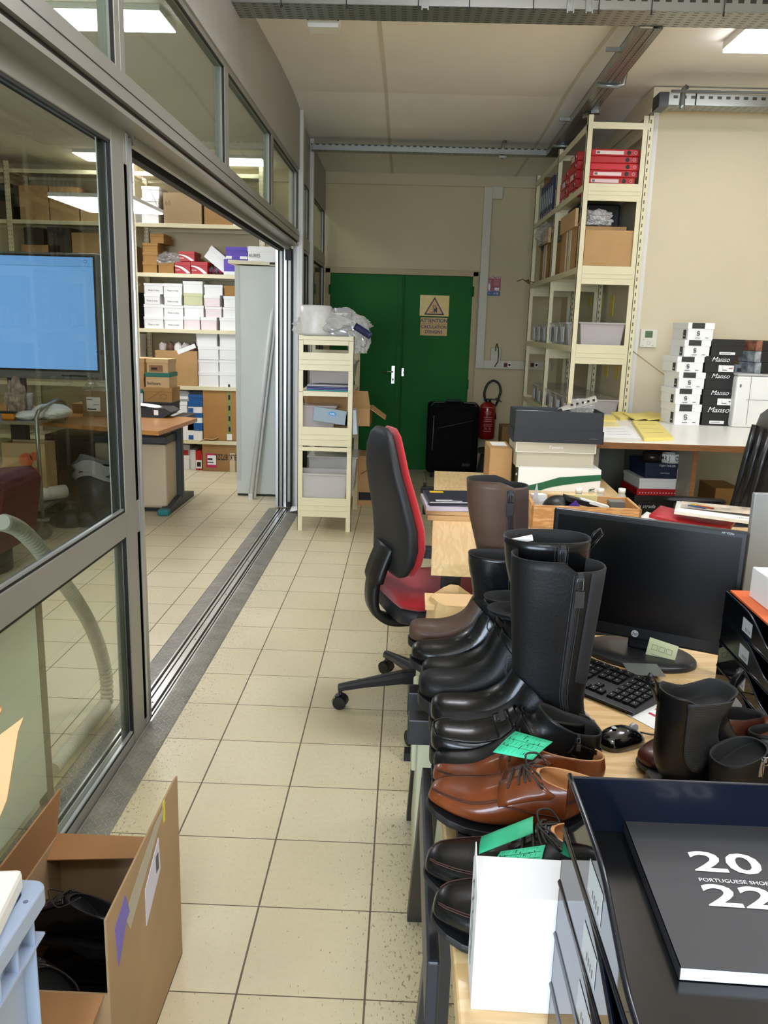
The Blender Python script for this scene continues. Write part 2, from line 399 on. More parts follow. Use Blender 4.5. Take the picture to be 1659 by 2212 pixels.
mb = MB(); mb.box(a.x-.02, a.x+.02, 9.0, 9.012, a.z-.10, a.z+.095); hp = mb.build('handle_plate', M_chrome, door, .004)
mb = MB(); mb.cyl((a.x, 9.0, a.z+.03), (a.x, 8.955, a.z+.03), .009, 12); mb.tube([(a.x, 8.955, a.z+.03), (a.x-.03, 8.95, a.z+.032), (a.x-.10, 8.95, a.z+.033)], .008, 8); mb.build('lever', M_chrome, hp)
mb = MB(); mb.cyl((a.x, 9.0, a.z-.05), (a.x, 8.994, a.z-.05), .009, 12); mb.box(a.x-.004, a.x+.004, 8.994, 9.0, a.z-.075, a.z-.05); mb.build('keyhole', M_rub, hp)
b = at(870, 803, 1, 8.99)
mb = MB(); mb.box(b.x-.014, b.x+.014, 8.985, 9.0, b.z-.05, b.z+.04); mb.cyl((b.x, 8.985, b.z), (b.x, 8.965, b.z), .012, 12); mb.cbox((b.x-.004, 8.96, b.z+.005), (.02, .01, .05)); mb.build('knob', M_chrome, door, .003)
for px, py in ((1022, 630), (1010, 830), (712, 625)):
    c = at(px, py, 1, 9.0); mb = MB(); mb.cyl((c.x, 8.995, c.z-.05), (c.x, 8.995, c.z+.05), .01, 10); mb.build('hinge', M_green, door)

# ================================================================ partition between the two rooms
def part_box(x0, x1, y0, y1, z0, z1, m=0, mb=None): return mb.box(x0, x1, y0, y1, z0, z1, m)
# grey boarding from the high windows up to the ceiling
mb = MB(); ys = [-3]+[y for y, z in cy if -3 < y < 9.0]+[9.03]
for x0, x1, ya, yb in ((-.93, -.866, -3, 6.78), (-.95, -.885, 6.78, 9.04)):
    sy = [ya]+[y for y, z in cy if ya < y < yb]+[yb]
    for u, v in zip(sy, sy[1:]):
        c0, c1 = ceil_z(u)+.01, ceil_z(v)+.01
        mb.add([(x0, u, 2.70), (x1, u, 2.70), (x1, v, 2.70), (x0, v, 2.70), (x0, u, c0), (x1, u, c0), (x1, v, c1), (x0, v, c1)],
               [(0,3,2,1), (4,5,6,7), (0,1,5,4), (1,2,6,5), (2,3,7,6), (3,0,4,7)])
struct('wall_partition', mb, M_greyp)
# header beam over the sliding doors
mb = MB()
mb.box(-1.04, -.868, -3, 6.80, 2.168, 2.245, 0); mb.box(-1.03, -.885, -3, 6.80, 2.150, 2.168, 1)
mb.box(-1.04, -.875, -3, 6.80, 2.135, 2.150, 0)
mb.box(-.8682, -.866, -3, 6.8, 2.205, 2.2075, 1)
mb.box(-1.04, -1.005, -3, 6.9, 2.10, 2.14, 1); mb.box(-.965, -.945, 2.98, 6.9, 2.105, 2.14, 0)
struct('trim_6', mb, [M_alu, M_rub])
# high windows
def window(n, x0, x1, ya, yb, z0, z1, fr=.045, pane=M_glass, rails=()):
    mb = MB()
    mb.box(x0, x1, ya, ya+fr, z0, z1); mb.box(x0, x1, yb-fr, yb, z0, z1); mb.box(x0, x1, ya+fr, yb-fr, z1-.025, z1); mb.box(x0, x1, ya+fr, yb-fr, z0, z0+.012)
    for r0, r1 in rails: mb.box(x0, x1, ya+fr, yb-fr, r0, r1)
    o = struct('window_%d' % n, mb, M_alu, bevel=.002)
    gk = MB(); e = .006; xc = (x0+x1)/2
    for a0, a1, b0, b1 in ((ya+fr, ya+fr+e, z0, z1), (yb-fr-e, yb-fr, z0, z1), (ya+fr, yb-fr, z1-.025-e, z1-.025)):
        gk.box(x1-.012, x1-.002, a0, a1, b0, b1)
    gk.build('gasket', M_rub, o)
    zs = [z0+.012]+[v for r in rails for v in r]+[z1-.025]
    for p, q in zip(zs[::2], zs[1::2]):
        g = MB(); g.box(xc-.003, xc+.003, ya+fr, yb-fr, p, q); g.build('pane', pane, o)
    return o
ms = [-.12, 1.28, 2.665, 4.165, 5.51, 6.80]
for k in range(5): window(k+1, -.925, -.875, ms[k], ms[k+1], 2.245, 2.70)
# posts past the sliding door, and the fixed glazing between them
mb = MB(); mb.box(-.89, -.842, 6.80, 6.86, 0, ceil_z(6.8), 0); mb.box(-.905, -.845, 6.86, 6.90, 0, ceil_z(6.8)); struct('trim_7', mb, M_white_metal, bevel=.003)
mb = MB(); mb.box(-.90, -.852, 7.62, 7.68, 0, ceil_z(7.6)); struct('trim_8', mb, M_white_metal, bevel=.003)
window(6, -.93, -.885, 6.90, 7.62, 2.245, 2.70); window(7, -.93, -.885, 7.68, 9.0, 2.245, 2.70)
for k, (ya, yb) in enumerate(((6.90, 7.62), (7.68, 9.0))):
    mb = MB(); mb.box(-.94, -.88, ya, yb, 2.15, 2.245); struct('trim_%d' % (9+k), mb, M_alu)
    window(8+k, -.93, -.885, ya, yb, 0.0, 2.15, .05, M_glass2, rails=((.80, .88),))

# ---- first sliding sash, closed, with its pull bar
mb = MB()
y0, y1 = -.6, 2.88
mb.box(-.99, -.947, 2.765, y1, 0, 2.155); pass
mb.box(-.99, -.947, y0, 2.765, 2.078, 2.155); mb.box(-.99, -.947, y0, 2.765, .795, .882); mb.box(-.99, -.95, y0, 2.765, 0.0, .05)
mb.box(-.985, -.947, 2.88, 2.905, 0, .05); mb.box(-.985, -.947, 2.88, 2.905, .78, .90); mb.box(-.985, -.947, 2.88, 2.905, 2.03, 2.155)
sash = struct('door_2', mb, M_alu, bevel=.003)
mb = MB()
for zz in ((.05, .795), (.882, 2.078)):
    if zz[0] < .5: mb.box(-.973, -.967, y0, 2.765, *zz)
    else: m2 = MB(); m2.box(-.973, -.967, y0, 2.765, *zz); m2.build('upper_pane', glass_mat('grey_tinted_pane', '#d2d5ce', 1.5, .05), sash)
mb.build('lower_pane', glass_mat('clear_lower_pane', '#f2f5ee', 1.5, .03), sash)
mb = MB()
for zz in ((.05, .795), (.882, 2.078)):
    mb.box(-.962, -.951, 2.757, 2.765, *zz); mb.box(-.962, -.951, y0, 2.765, zz[0], zz[0]+.007); mb.box(-.962, -.951, y0, 2.765, zz[1]-.009, zz[1])
mb.build('gasket', M_rub, sash)
mb = MB()
for zz in ((.05, .795), (.882, 2.078)):
    mb.box(-.9625, -.9525, y0, 2.757, zz[0]+.007, zz[0]+.014); mb.box(-.982, -.978, 2.72, 2.765, *zz)
mb.build('glazing_bead', M_alul, sash)
mb = MB(); mb.box(-.985, -.9462, 2.881, 2.9, .90, 2.03, 0); mb.box(-.985, -.9462, 2.881, 2.9, .05, .78, 0); mb.build('brush_seal', mat('matte_seal', '#0b0b0a', 1.0, spec=0.), sash)
mb = MB(); mb.box(-.985, -.945, 2.905, 2.925, 0.02, 2.13, 0); mb.cyl((-.958, 2.942, .025), (-.958, 2.942, 2.12), .018, 20); mb.build('pull_bar', M_alul, sash)
# ---- the other leaves, slid open and stacked at the far end
mb = MB()
for k in range(4):
    x = -1.065+k*.034
    mb.box(x, x+.024, 6.84-.0*k, 6.90, .02, 2.12, 0 if k % 2 else 2); mb.box(x+.024, x+.034, 6.86, 6.89, .02, 2.12, 1)
stk = struct('door_3', mb, [M_alu, M_rub, M_alul], bevel=.002)
mb = MB()
for k in range(3): x = -1.055+k*.034; mb.box(x, x+.005, 6.90, 8.1, .06, 2.1)
mb.build('pane', M_glass, stk)
mb = MB(); mb.box(-.98, -.935, 6.80, 6.86, 2.03, 2.12); mb.cyl((-.95, 6.80, .05), (-.95, 6.83, .05), .02, 12); mb.build('stop_block', M_rub, stk)

# ---- floor track and chequer plate ramps
mb = MB(); Y0, Y1 = -.6, 6.86
mb.prism([(-.852, 0), (-.862, .004), (-.925, .014), (-.94, .014), (-.94, 0)], Y0, Y1, 1, 0)
mb.prism([(-1.125, 0), (-1.115, .004), (-1.05, .012), (-1.035, .012), (-1.035, 0)], Y0, Y1, 1, 0)
k = 0; y = Y0+.02
while y < Y1-.03:
    for j, x in enumerate((-.862, -.878, -.894, -.910, -.926)):
        z = .0045+(-x-.862)/.063*.0095+.0004; a = 1 if (k+j) % 2 else -1
        mb.T = Matrix.Translation((x, y+(j % 2)*.014, z)) @ Matrix.Rotation(a*radians(58), 4, 'Z') @ Matrix.Rotation(radians(0), 4, 'Y')
        mb.box(-.0115, .0115, -.0009, .0009, -.001, .0008, 1)
    for j, x in enumerate((-1.05, -1.066, -1.082, -1.098, -1.112)):
        z = .0125-(-x-1.05)/.065*.0085; a = 1 if (k+j) % 2 else -1
        mb.T = Matrix.Translation((x, y+(j % 2)*.014, z)) @ Matrix.Rotation(a*radians(58), 4, 'Z')
        mb.box(-.0115, .0115, -.0009, .0009, -.001, .0008, 1)
    y += .028; k += 1
mb.idt()
struct('trim_11', mb, [mat('worn_plate', '#8f8b80', .5, .45, var=.25, vscale=9), mat('plate_ridge', '#bdb9ac', .4, .6)])
mb = MB()
mb.box(-1.035, -.94, Y0, Y1, 0, .006, 1)
for x0, x1, z in ((-1.035, -1.028, .016), (-1.018, -1.006, .012), (-.998, -.972, .013), (-.958, -.952, .016), (-.946, -.94, .014)): mb.box(x0, x1, Y0, Y1, 0, z, 0)
for y in (1.9, 2.5, 3.1, 3.8, 4.5, 5.2, 5.9, 6.5): mb.cyl((-.985, y, .013), (-.985, y, .0142), .004, 8, 1)
struct('trim_12', mb, [M_track, mat('track_dirt', '#2f2b22', .8)])

# ================================================================ ceiling lamps
M_lamp = mat('lamp_diffuser', '#f4f7ff', .5, emit=PANEL_POWER)
M_lampf = mat('lamp_frame', '#e6e2d8', .5)
M_lampu = mat('added_uplight_glow', '#f2f4ff', .5, emit=9)  # upward glow of the added hung lamps, lifts the ceiling brightness
M_lamp2 = mat('lamp_diffuser_dim', '#f4f7ff', .5, emit=7.5)
def lamp(x0, x1, y0, y1, z, label, group='ceiling lamps', h=.03, dim=False, deep=0., up=False):
    t = thing('ceiling_lamp', label, 'ceiling lamp', ((x0+x1)/2, (y0+y1)/2, z), 0, group)
    a, b = (x1-x0)/2, (y1-y0)/2
    mb = MB(); mb.box(-a, a, -b, b, .004, h); mb.build('housing', M_lampf, t, .003)
    mb = MB(); mb.box(-a+.004, a-.004, -b+.004, b-.004, -.002-deep, .004); mb.build('diffuser', M_lamp2 if dim else M_lamp, t)
    if up:                     # unseen hung lamp with a glowing top added to brighten the ceiling
        mb = MB(); mb.box(-a+.004, a-.004, -b+.004, b-.004, h, h+.004); mb.build('added_uplight', M_lampu, t)
        mb = MB(); mb.tube([(-a*.8, 0, h), (-a*.8, 0, ceil_z(y0)-z)], .002, 5); mb.build('suspension_wire', M_alul, t); mb = MB(); mb.tube([(a*.8, 0, h), (a*.8, 0, ceil_z(y0)-z)], .002, 5); mb.build('suspension_wire', M_alul, t)
    return t
lamp(-1.95, -1.33, 4.70, 5.02, 3.09, 'bright rectangular ceiling lamp seen through the high glass at upper left', h=.05)
lamp(-1.99, -1.42, 8.33, 8.69, 3.05, 'small far ceiling lamp seen through the third high pane', h=.05, dim=True)
lamp(-3.2, -2.61, 8.24, 8.65, 3.05, 'far ceiling lamp whose end shows just above the open doorway', h=.05, dim=True)
lamp(1.70, 2.30, 4.77, 5.10, 3.085, 'bright rectangular ceiling lamp at the upper right corner', h=.05, dim=True, deep=.01)
A = at(112, 420, 2, 2.46); B_ = at(292, 424, 2, 2.46)
hl = lamp(-2.86, -2.20, 6.82, 7.72, 2.46, 'long lamp hung on wires over the desk behind the glass', h=.035, dim=True)
mb = MB()
for xx in (-.25, .25): pass
for q in ((-.02, .42), (.30, .42)): mb.tube([(q[0], q[1], .03), (.14, .42, .40)], .002, 6)
mb.tube([(.14, .42, .40), (.14, .42, .62)], .002, 6); mb.cyl((.14, .42, .40), (.14, .42, .47), .012, 8)
mb.build('suspension_wire', M_alul, hl)
# unseen lamps added outside the view to brighten the rooms and the ceiling
lamp(1.3, 1.9, 1.6, 1.95, 2.75, 'hung lamp over the desks, out of the picture', up=True); lamp(.0, .6, -.9, -.5, 3.08, 'ceiling lamp behind the camera'); lamp(.1, .7, 3.1, 3.45, 2.80, 'hung lamp over the aisle, just above the picture', up=True)
lamp(2.9, 3.5, 3.0, 3.4, 3.08, 'ceiling lamp over the right side of the room')
lamp(-2.2, -1.6, 1.4, 1.75, 3.08, 'ceiling lamp in the left room beside the camera')
# ================================================================ shelving of the left room
def z_at(px, py, y): return at(px, py, 1, y).z
YS, YB = 8.55, 9.0
ups = [-5.25, -3.98, -2.745, -1.465]
lev = [.325, .885, 1.455, 2.0, 2.475, 2.95]
sh = thing('metal_shelving', 'long cream metal shelving along the back wall of the left room', 'shelving', (-3.35, YS, 0))
ox = -3.35
mb = MB()
for u in ups:
    for yy in (0, .41):
        mb = MB(); mb.box(u-ox-.028, u-ox+.028, yy, yy+.006, 0, 3.02); mb.box(u-ox-.028, u-ox-.024, yy, yy+.035, 0, 3.02); mb.holes(u-ox-.012, yy, .05, 3.0, 1, .04, .0025, .006); mb.holes(u-ox+.014, yy, .05, 3.0, 1, .04, .0025, .006); mb.build('post', M_creamp, sh)
for z in lev:
    for a, b in zip(ups, ups[1:]):
        mb = MB(); mb.box(a-ox+.028, b-ox-.028, 0, .44, z-.008, z, 0); mb.box(a-ox+.028, b-ox-.028, -.002, .01, z-.038, z, 0); mb.box(a-ox+.028, b-ox-.028, .43, .44, z-.038, z, 0)
        mb.build('shelf', M_cream, sh, .002)
for u in ups:
    for z in (.9, 1.9, 2.9): mb = MB(); mb.box(u-ox-.006, u-ox+.006, .01, .41, z-.03, z); mb.build('side_rail', M_cream, sh)
def X2(cx): return 270+cx/3.457
def Y2(cy_): return 480+cy_/3.457
def carton(name, label, px0, px1, py0, py1, y, d, m, z0=None, group=None, cat='box', lid=None, lidh=.28, lw=.004, txt=None, rz=0, parts=()):
    """box whose front face fills the pixel rectangle on the plane y; z0 = height of what it stands on"""
    x0, x1, za, zb = rect_y(px0, px1, py0, py1, y)
    if z0 is not None: zb = zb-(za-z0) if False else zb; za = z0
    h = zb-za; w_ = x1-x0
    t = thing(name, label, cat, ((x0+x1)/2, y, za), rz, group)
    mb = MB()
    if lid:
        lh = h*lidh
        mb.box(-w_/2+lw, w_/2-lw, lw, d-lw, 0, h-.004); mb.build('base', m, t, .002)
        mb = MB(); mb.box(-w_/2, w_/2, 0, d, h-lh, h); mb.build('lid', lid, t, .002)
    else:
        mb.box(-w_/2, w_/2, 0, d, 0, h); mb.build('body', m, t, .003)
    t['_w'] = w_; t['_h'] = h
    return t
def sticker(t, x0, x1, z0, z1, m, name='label', y=-.001, txts=(), extra=()):
    mb = MB(); mb.box(x0, x1, y-.0006, y+.0006, z0, z1, 0)
    for (s, size, x, z) in txts: mb.text(s, size, (x, y-.0012, z), m=1)
    for (a, b, c, d) in extra: mb.box(a, b, y-.0012, y-.0006, c, d, 1)
    return mb.build(name, [m, M_ink], t)
def lettering(t, s, size, x, z, m=None, y=-.0012, name='lettering', **k):
    mb = MB(); mb.text(s, size, (x, y, z), **k); return mb.build(name, m or M_ink, t)

Mtan = mat('tan_card', '#a87c41', .75, var=.05); Mred = mat('red_card', '#b3161c', .45); Mwh = mat('white_box_card', '#f2f1ee', .6)
Mpink = mat('pale_pink_card', '#efdfdf', .6); Molive = mat('pale_olive_card', '#cfd0a4', .6); Mpurple = mat('purple_card', '#5a3fb0', .5)
Mteal = mat('dark_green_card', '#1e6a55', .6); Mblue = mat('blue_card', '#1e5b9c', .45); Mdark = mat('charcoal_card', '#2b2a2b', .6)
# --- shelf with the red and tan boxes
z4 = lev[3]
names = ['bottom', 'middle', 'third']
for i, (a, b, c, d) in enumerate(((130, 240, 295, 362), (130, 245, 225, 295), (130, 245, 155, 225), (185, 290, 85, 157))):
    zz = z4 if i == 0 else zt
    t = carton('shoe_box', 'tan shoe box by the shelf post, %s of its stack' % ['lowest', 'second from below', 'third from below', 'topmost'][i],
               X2(a), X2(b), Y2(c), Y2(d), YS+.03, .30, Mtan, zz, 'tan shoe boxes', lid=Mtan, cat='shoe box'); zt = t.location.z+t['_h']
carton('shoe_box', 'single tan shoe box under the clear bag, beside the red boxes', X2(246), X2(366), Y2(300), Y2(362), YS+.03, .28, Mtan, z4, 'tan shoe boxes', lid=Mtan, cat='shoe box')
red = []
for i, (a, b, c, d, lb) in enumerate(((370, 490, 295, 370, 'lower left of the three red shoe boxes with a white swoosh'), (491, 617, 295, 375, 'lower right of the three red shoe boxes, with a white stripe'), (400, 520, 217, 293, 'red shoe box lying on top of two other red boxes'))):
    zz = z4 if i < 2 else zt
    t = carton('shoe_box', lb, X2(a), X2(b), Y2(c), Y2(d), YS+.03, .28, Mred, zz, 'red shoe boxes', lid=Mred, cat='shoe box', lidh=.3); zt = t.location.z+t['_h']
    w_, h = t['_w'], t['_h']; mb = MB()
    P = [(-.02, -.0015), (w_*.2, -.0015), (w_*.47, -.0015)]
    top = [(w_*(-.1+.55*k/8), h*(.58-.50*(k/8)**1.5)) for k in range(9)]; bot = [(w_*(-.48+.75*k/8), h*(.60-.56*(k/8)**1.8)) for k in range(9)]
    top = [(w_*(-.48+.95*k/8), h*(.68-.60*(k/8)**2.2)) for k in range(9)]
    mb.prism(top+bot[::-1], -.003, -.001, 1); mb.build('white_stripe', Mwh, t)
    lettering(t, 'PUMA', .018, -w_*.3, h*.3, M_inkw, y=-.003)
a, b, c, d = 595, 755, 170, 330
t = thing('shoe_box', 'white shoe box tilted on its corner between red and purple boxes', 'shoe box', at(X2(672), Y2(340), 1, YS+.06), 0)
mb = MB(); mb.rot(rx=0); mb.T = Matrix.Rotation(radians(38), 4, 'Y'); mb.box(-.14, .14, 0, .2, .0, .13); mb.build('base', Mwh, t, .002)
mb = MB(); mb.T = Matrix.Rotation(radians(38), 4, 'Y'); mb.box(-.145, .145, -.004, .204, .09, .135); mb.build('lid', Mwh, t, .002)
t.location.z = z4+.088
mb = MB(); rr = random.Random(3)
for k in range(7): mb.tube([(-.12+k*.035, .05+rr.random()*.05, .03), (-.10+k*.035, .08, .05+rr.random()*.03), (-.07+k*.03, .1, .025)], .022, 8, m=k % 2)
o = mb.build('shoe_pair', [mat('magenta_mesh', '#b32d6c', .8), mat('grey_mesh', '#6d6a72', .8)], None, label='pink and grey sports shoes lying below the tilted white box', cat='shoes'); p = at(X2(680), Y2(375), 1, YS+.05); o.location = (p.x, p.y, z4)
t = carton('shoe_box', 'purple and white shoe box standing on another, left of the long lettered box', X2(752), X2(915), Y2(185), Y2(277), YS-.0, .3, Mpurple, None, lid=Mpurple, cat='shoe box'); zt = t.location.z
sticker(t, -t['_w']*.5+.002, -t['_w']*.22, .002, .03, Mwh, 'white_patch', -.002); sticker(t, t['_w']*.15, t['_w']*.5, .002, .03, Mwh, 'white_patch', -.002)
x0, x1, za, zb = rect_y(X2(750), X2(830), Y2(285), Y2(380), YS)
t = thing('shoe_box', 'lower purple and white shoe box, half hidden by the grey cabinet', 'shoe box', ((x0+x1)/2+.1, YS, z4)); hh = zt-z4; mb = MB()
mb.box(-.17, .17, 0, .3, .0, hh-.001, 0); mb.box(-.172, .172, -.002, .302, 0, hh*.22, 1); mb.build('body', [Mpurple, Mwh], t, .002)
t = carton('shoe_box', 'long white box with short black lettering on top of the grey cabinet', X2(915), X2(1137), Y2(182), Y2(272), 7.9, .32, Mwh, 2.056, cat='box', lid=Mwh)
lettering(t, 'AURES', .045, -t['_w']*.27, t['_h']*.5, y=-.002, sx=.8)
auz = t.location.z
# --- rows of white boxes
def rows(cols, z0, grp, where, tx='Made in Italy'):
    for ci, col in enumerate(cols):
        zz = z0
        n = len(col)
        for ri, (a, b, c, d, m, l, text) in enumerate(col):
            pos = ['lowest', 'second from below', 'third from below', 'topmost'][ri] if n == 4 else ['lower', 'upper'][ri]
            cn = ['first', 'second', 'third', 'fourth', 'fifth'][ci]
            kind = {'Mpink': 'pale pink'}.get(None, 'white')
            if m is Mpink: kind = 'pale pink'
            if m is Molive: kind = 'olive-lidded' if False else 'pale olive'
            if m is Mtan: kind = 'tan'
            t = carton('shoe_box', '%s shoe box, %s in the %s column %s' % (kind, pos, cn, where), X2(a), X2(b), Y2(c), Y2(d), YS+.04+.01*(ri % 2), .30, m, zz, grp, lid=l, cat='shoe box', lidh=.26)
            zz = t.location.z+t['_h']
            if text: lettering(t, text, .020, 0, t['_h']*.34, y=-.001, sx=1.1)
W = Mwh
T = 'Made in Italy'
rows([[(140, 288, 705, 770, W, W, T), (140, 288, 612, 704, W, W, ''), (142, 262, 536, 611, W, W, T), (140, 286, 455, 534, W, W, T)],
      [(290, 436, 708, 776, W, W, T), (288, 436, 620, 706, W, W, T), (290, 424, 540, 618, W, W, T), (286, 428, 457, 538, W, W, T)],
      [(438, 560, 705, 780, Mpink, W, ''), (440, 588, 620, 703, W, W, ''), (437, 580, 530, 618, Molive, Molive, ''), (432, 580, 440, 528, W, W, '')],
      [(564, 685, 710, 783, Mpink, W, ''), (598, 722, 630, 708, Mpink, W, ''), (588, 710, 545, 628, Mpink, W, ''), (590, 730, 467, 543, W, W, '')],
      [(705, 850, 712, 786, W, W, ''), (730, 860, 636, 710, W, W, ''), (735, 865, 552, 634, W, W, ''), (738, 860, 475, 550, Mtan, Mtan, '')]], lev[2], 'white shoe boxes stacked in columns', 'under the red boxes')
rows([[(546, 700, 1115, 1206, W, W, ''), (544, 700, 1026, 1113, W, W, ''), (544, 700, 926, 1024, W, W, ''), (530, 688, 828, 924, W, W, '')],
      [(702, 860, 1117, 1208, W, W, ''), (702, 860, 1028, 1115, W, W, ''), (702, 860, 930, 1026, W, W, ''), (704, 850, 835, 928, W, W, '')]], lev[1], 'large white shoe boxes', 'right of the open carton')
# --- open carton full of bags
t = carton('carton', 'tall open cardboard carton stuffed with bagged shoes on the shelf', X2(228), X2(540), Y2(960), Y2(1200), YS+.02, .36, M_kraft, lev[1], cat='carton')
W_, H_ = t['_w'], t['_h']
mb = MB(); mb.T = Matrix.Translation((W_*.25, -.004, H_+.02)) @ Matrix.Rotation(radians(-22), 4, 'Y'); mb.box(-.1, .1, 0, .002, -.022, .022); mb.build('paper_slip', M_paper, t)
rr = random.Random(5)
for k in range(5):
    mb = MB(); cx0 = -W_*.38+k*W_*.18
    def f(u, v, cx0=cx0, k=k): 
        a = u*2*pi; r = .045+.012*noise.noise(Vector((cos(a)*2, sin(a)*2, v*3+k))); return (cx0+cos(a)*r*sin(pi*(.1+.8*v)), .12+sin(a)*r, H_-.02+.10*v+.02*noise.noise(Vector((u*5, v*4, k))))
    mb.grid(f, 14, 8); o = mb.build('bagged_shoe', [mat('grey_white_fabric', '#c9c3ba', .6), mat('brown_shoe_fabric', '#6b4d40', .6), M_black][k % 3] if k != 2 else M_white, None, label='bagged shoe poking out of the open carton, number %s from the left' % ['one', 'two', 'three', 'four', 'five'][k], cat='shoe', group='bagged shoes in the open carton')
    o['label'] = ['white shoe in a bag at the left rim of the open carton', 'brownish bagged shoe, second from the left in the open carton', 'white paper wad in the middle of the open carton', 'pale bagged shoe right of the middle of the open carton', 'brown bagged shoe at the right rim of the open carton'][k]
    o.location = t.location
# --- lower shelves
zz = lev[0]
for i, (a, b, c, d, m, lb) in enumerate(((386, 466, 1338, 1440, Mwh, 'white shoe box standing on edge next to the blue boxes'), (386, 480, 1258, 1336, mat('grey_card', '#a9adb0', .5), 'grey shoe box on top of the white one, beside blue boxes'))):
    t = carton('shoe_box', lb, X2(a), X2(b), Y2(c), Y2(d), YS+.03, .3, m, None, 'boxes beside the desk', cat='shoe box', lid=m)
    if i == 0:
        mb = MB(); lo = t.location; mb.box(-.12, .12, 0, .3, 0, lo.z-lev[0]); o = mb.build('shoe_box', Mwh, None, .002, label='lowest white shoe box under the grey and white pair, behind the desk leg', cat='shoe box', group='boxes beside the desk'); o.location = (lo.x, lo.y, lev[0])
    sticker(t, -.05, .05, .02, .05, Mwh)
zb_ = lev[0]
ys5 = [1582, 1500, 1425, 1338, 1288]
for i in range(5):
    c, d = (ys5[i+1] if i < 4 else 1262), ys5[i]
    t = carton('shoe_box', 'blue shoe box, %s of five beside the taped carton' % ['lowest', 'second from below', 'middle', 'second from the top', 'topmost'][i], X2(468+(i % 2)*4), X2(580), Y2(c), Y2(d), YS+.03, .3, [Mwh, Mwh, Mwh, Mblue, mat('smoky_card', '#3a4652', .4)][i], zb_, 'blue shoe boxes', lid=[Mblue, Mblue, Mblue, Mblue, mat('smoky_card', '#3a4652', .4)][i], lidh=.45, cat='shoe box'); zb_ = t.location.z+t['_h']
    if i < 3: sticker(t, -t['_w']*.45, -.02, .004, .05, Mblue, 'blue_patch', -.0015)
t = carton('carton', 'big tan carton with green printed tape running down its front', X2(583), X2(858), Y2(1240), Y2(1592), YS+.02, .38, mat('tan_carton', '#b07f45', .75, var=.04), lev[0], cat='carton')
W_, H_ = t['_w'], t['_h']; mb = MB(); mb.box(W_*.15, W_*.28, -.002, 0, .02, H_, 0); mb.box(-W_*.48, W_*.5, -.002, .1, H_-.02, H_+.001, 0)
for k in range(5): mb.box(W_*.19, W_*.24, -.0028, -.002, .10+k*.11, .15+k*.11, 1)
mb.build('packing_tape', [mat('olive_tape', '#8a8a45', .4), M_ink], t); sticker(t, W_*.14, W_*.28, .01, .075, Mwh, 'barcode_label', -.0035)
mb = MB(); mb.box(-W_*.5, W_*.5, -.001, 0, H_*.64, H_*.645); mb.build('seam', M_kraftd, t)
# floor row
t = carton('carton', 'cardboard carton on the floor printed with upside-down black lettering', X2(578), X2(870), Y2(1628), Y2(1868), 8.57, .42, M_kraftd, 0.0, cat='carton')
t['_h']; mb = MB(); mb.text('59 BLK 872ZO', .085, (t['_w']*.17, -.0015, t['_h']*.47), xdir=(-1, 0, 0), ydir=(0, 0, -1), sx=.6, off=.01); mb.build('lettering', M_ink, t)
sticker(t, -t['_w']*.41, -t['_w']*.13, .04, .19, mat('pink_label', '#c0265f', .5), 'shipping_label'); sticker(t, -t['_w']*.37, -t['_w']*.15, .07, .17, Mwh, 'label', -.003, extra=((-.16, -.09, .09, .1), (-.15, -.10, .12, .14)))
sticker(t, t['_w']*.2, t['_w']*.33, .0, .2, mat('clear_tape', '#c9b894', .3), 'tape')
mb = MB(); mb.tube([(-t['_w']*.5-.03, -.01, t['_h']-.03), (-t['_w']*.42, -.02, t['_h']+.012), (-t['_w']*.2, -.015, t['_h']+.006), (-.03, 0, t['_h']+.03)], .012, 6, flat=.6); mb.build('loose_flap', M_kraft, t)
carton('shoe_box', 'white and red shoe box standing on end beside the printed carton', X2(486), X2(528), Y2(1700), Y2(1850), 8.6, .3, mat('light_grey_card', '#d8d6d2', .5), 0, cat='shoe box')
t = carton('shoe_box', 'red shoe box standing on end against the printed carton', X2(529), X2(575), Y2(1705), Y2(1852), 8.6, .3, Mred, 0, cat='shoe box'); sticker(t, -.03, .03, .02, .11, Mwh, extra=((-.02, .02, .04, .09),))
t = carton('shoe_box', 'long white and red shoe box on the floor, left of the upright ones', X2(300), X2(484), Y2(1738), Y2(1842), 8.62, .3, Mwh, 0, cat='shoe box', lid=Mwh); zt = t.location.z+t['_h']
t = carton('shoe_box', 'grey shoe box with a red band on the white one behind the desk leg', X2(320), X2(484), Y2(1660), Y2(1738), 8.62, .3, mat('grey_card', '#a9adb0'), zt, cat='shoe box'); sticker(t, -t['_w']*.5, t['_w']*.42, .0, t['_h']*.5, Mred, 'red_band')
# --- top shelf
def X1(cx): return cx/2.514
def Y1(cy_): return 300+cy_/2.514
z5 = lev[4]
for i, (a, b, c, d) in enumerate(((766, 862, 385, 440), (766, 862, 322, 384), (768, 866, 258, 321))):
    t = carton('shoe_box', 'white shoe box on the upper shelf beside the post, %s' % ['bottom one', 'middle one', 'top one'][i], X1(a), X1(b), Y1(c), Y1(d), YS+.03, .3, W, z5 if i == 0 else zt, 'white boxes on the upper shelf', lid=W, cat='shoe box'); zt = t.location.z+t['_h']
t = carton('carton', 'plain tan carton with the scribbled number 65 on the upper shelf', X1(888), X1(1092), Y1(293), Y1(444), YS+.02, .4, mat('dusty_kraft', '#a38a66', .8, var=.04), z5, cat='carton'); lettering(t, '65', .06, -t['_w']*.38, t['_h']*.66, mat('faint_pen', '#7b6a4c', .8))
t = carton('carton', 'orange-tan carton at the right end of the upper shelf', X1(1108), X1(1345), Y1(300), Y1(450), YS+.02, .4, M_kraftd, z5, cat='carton'); sticker(t, t['_w']*.17, t['_w']*.27, .0, .09, Mwh)
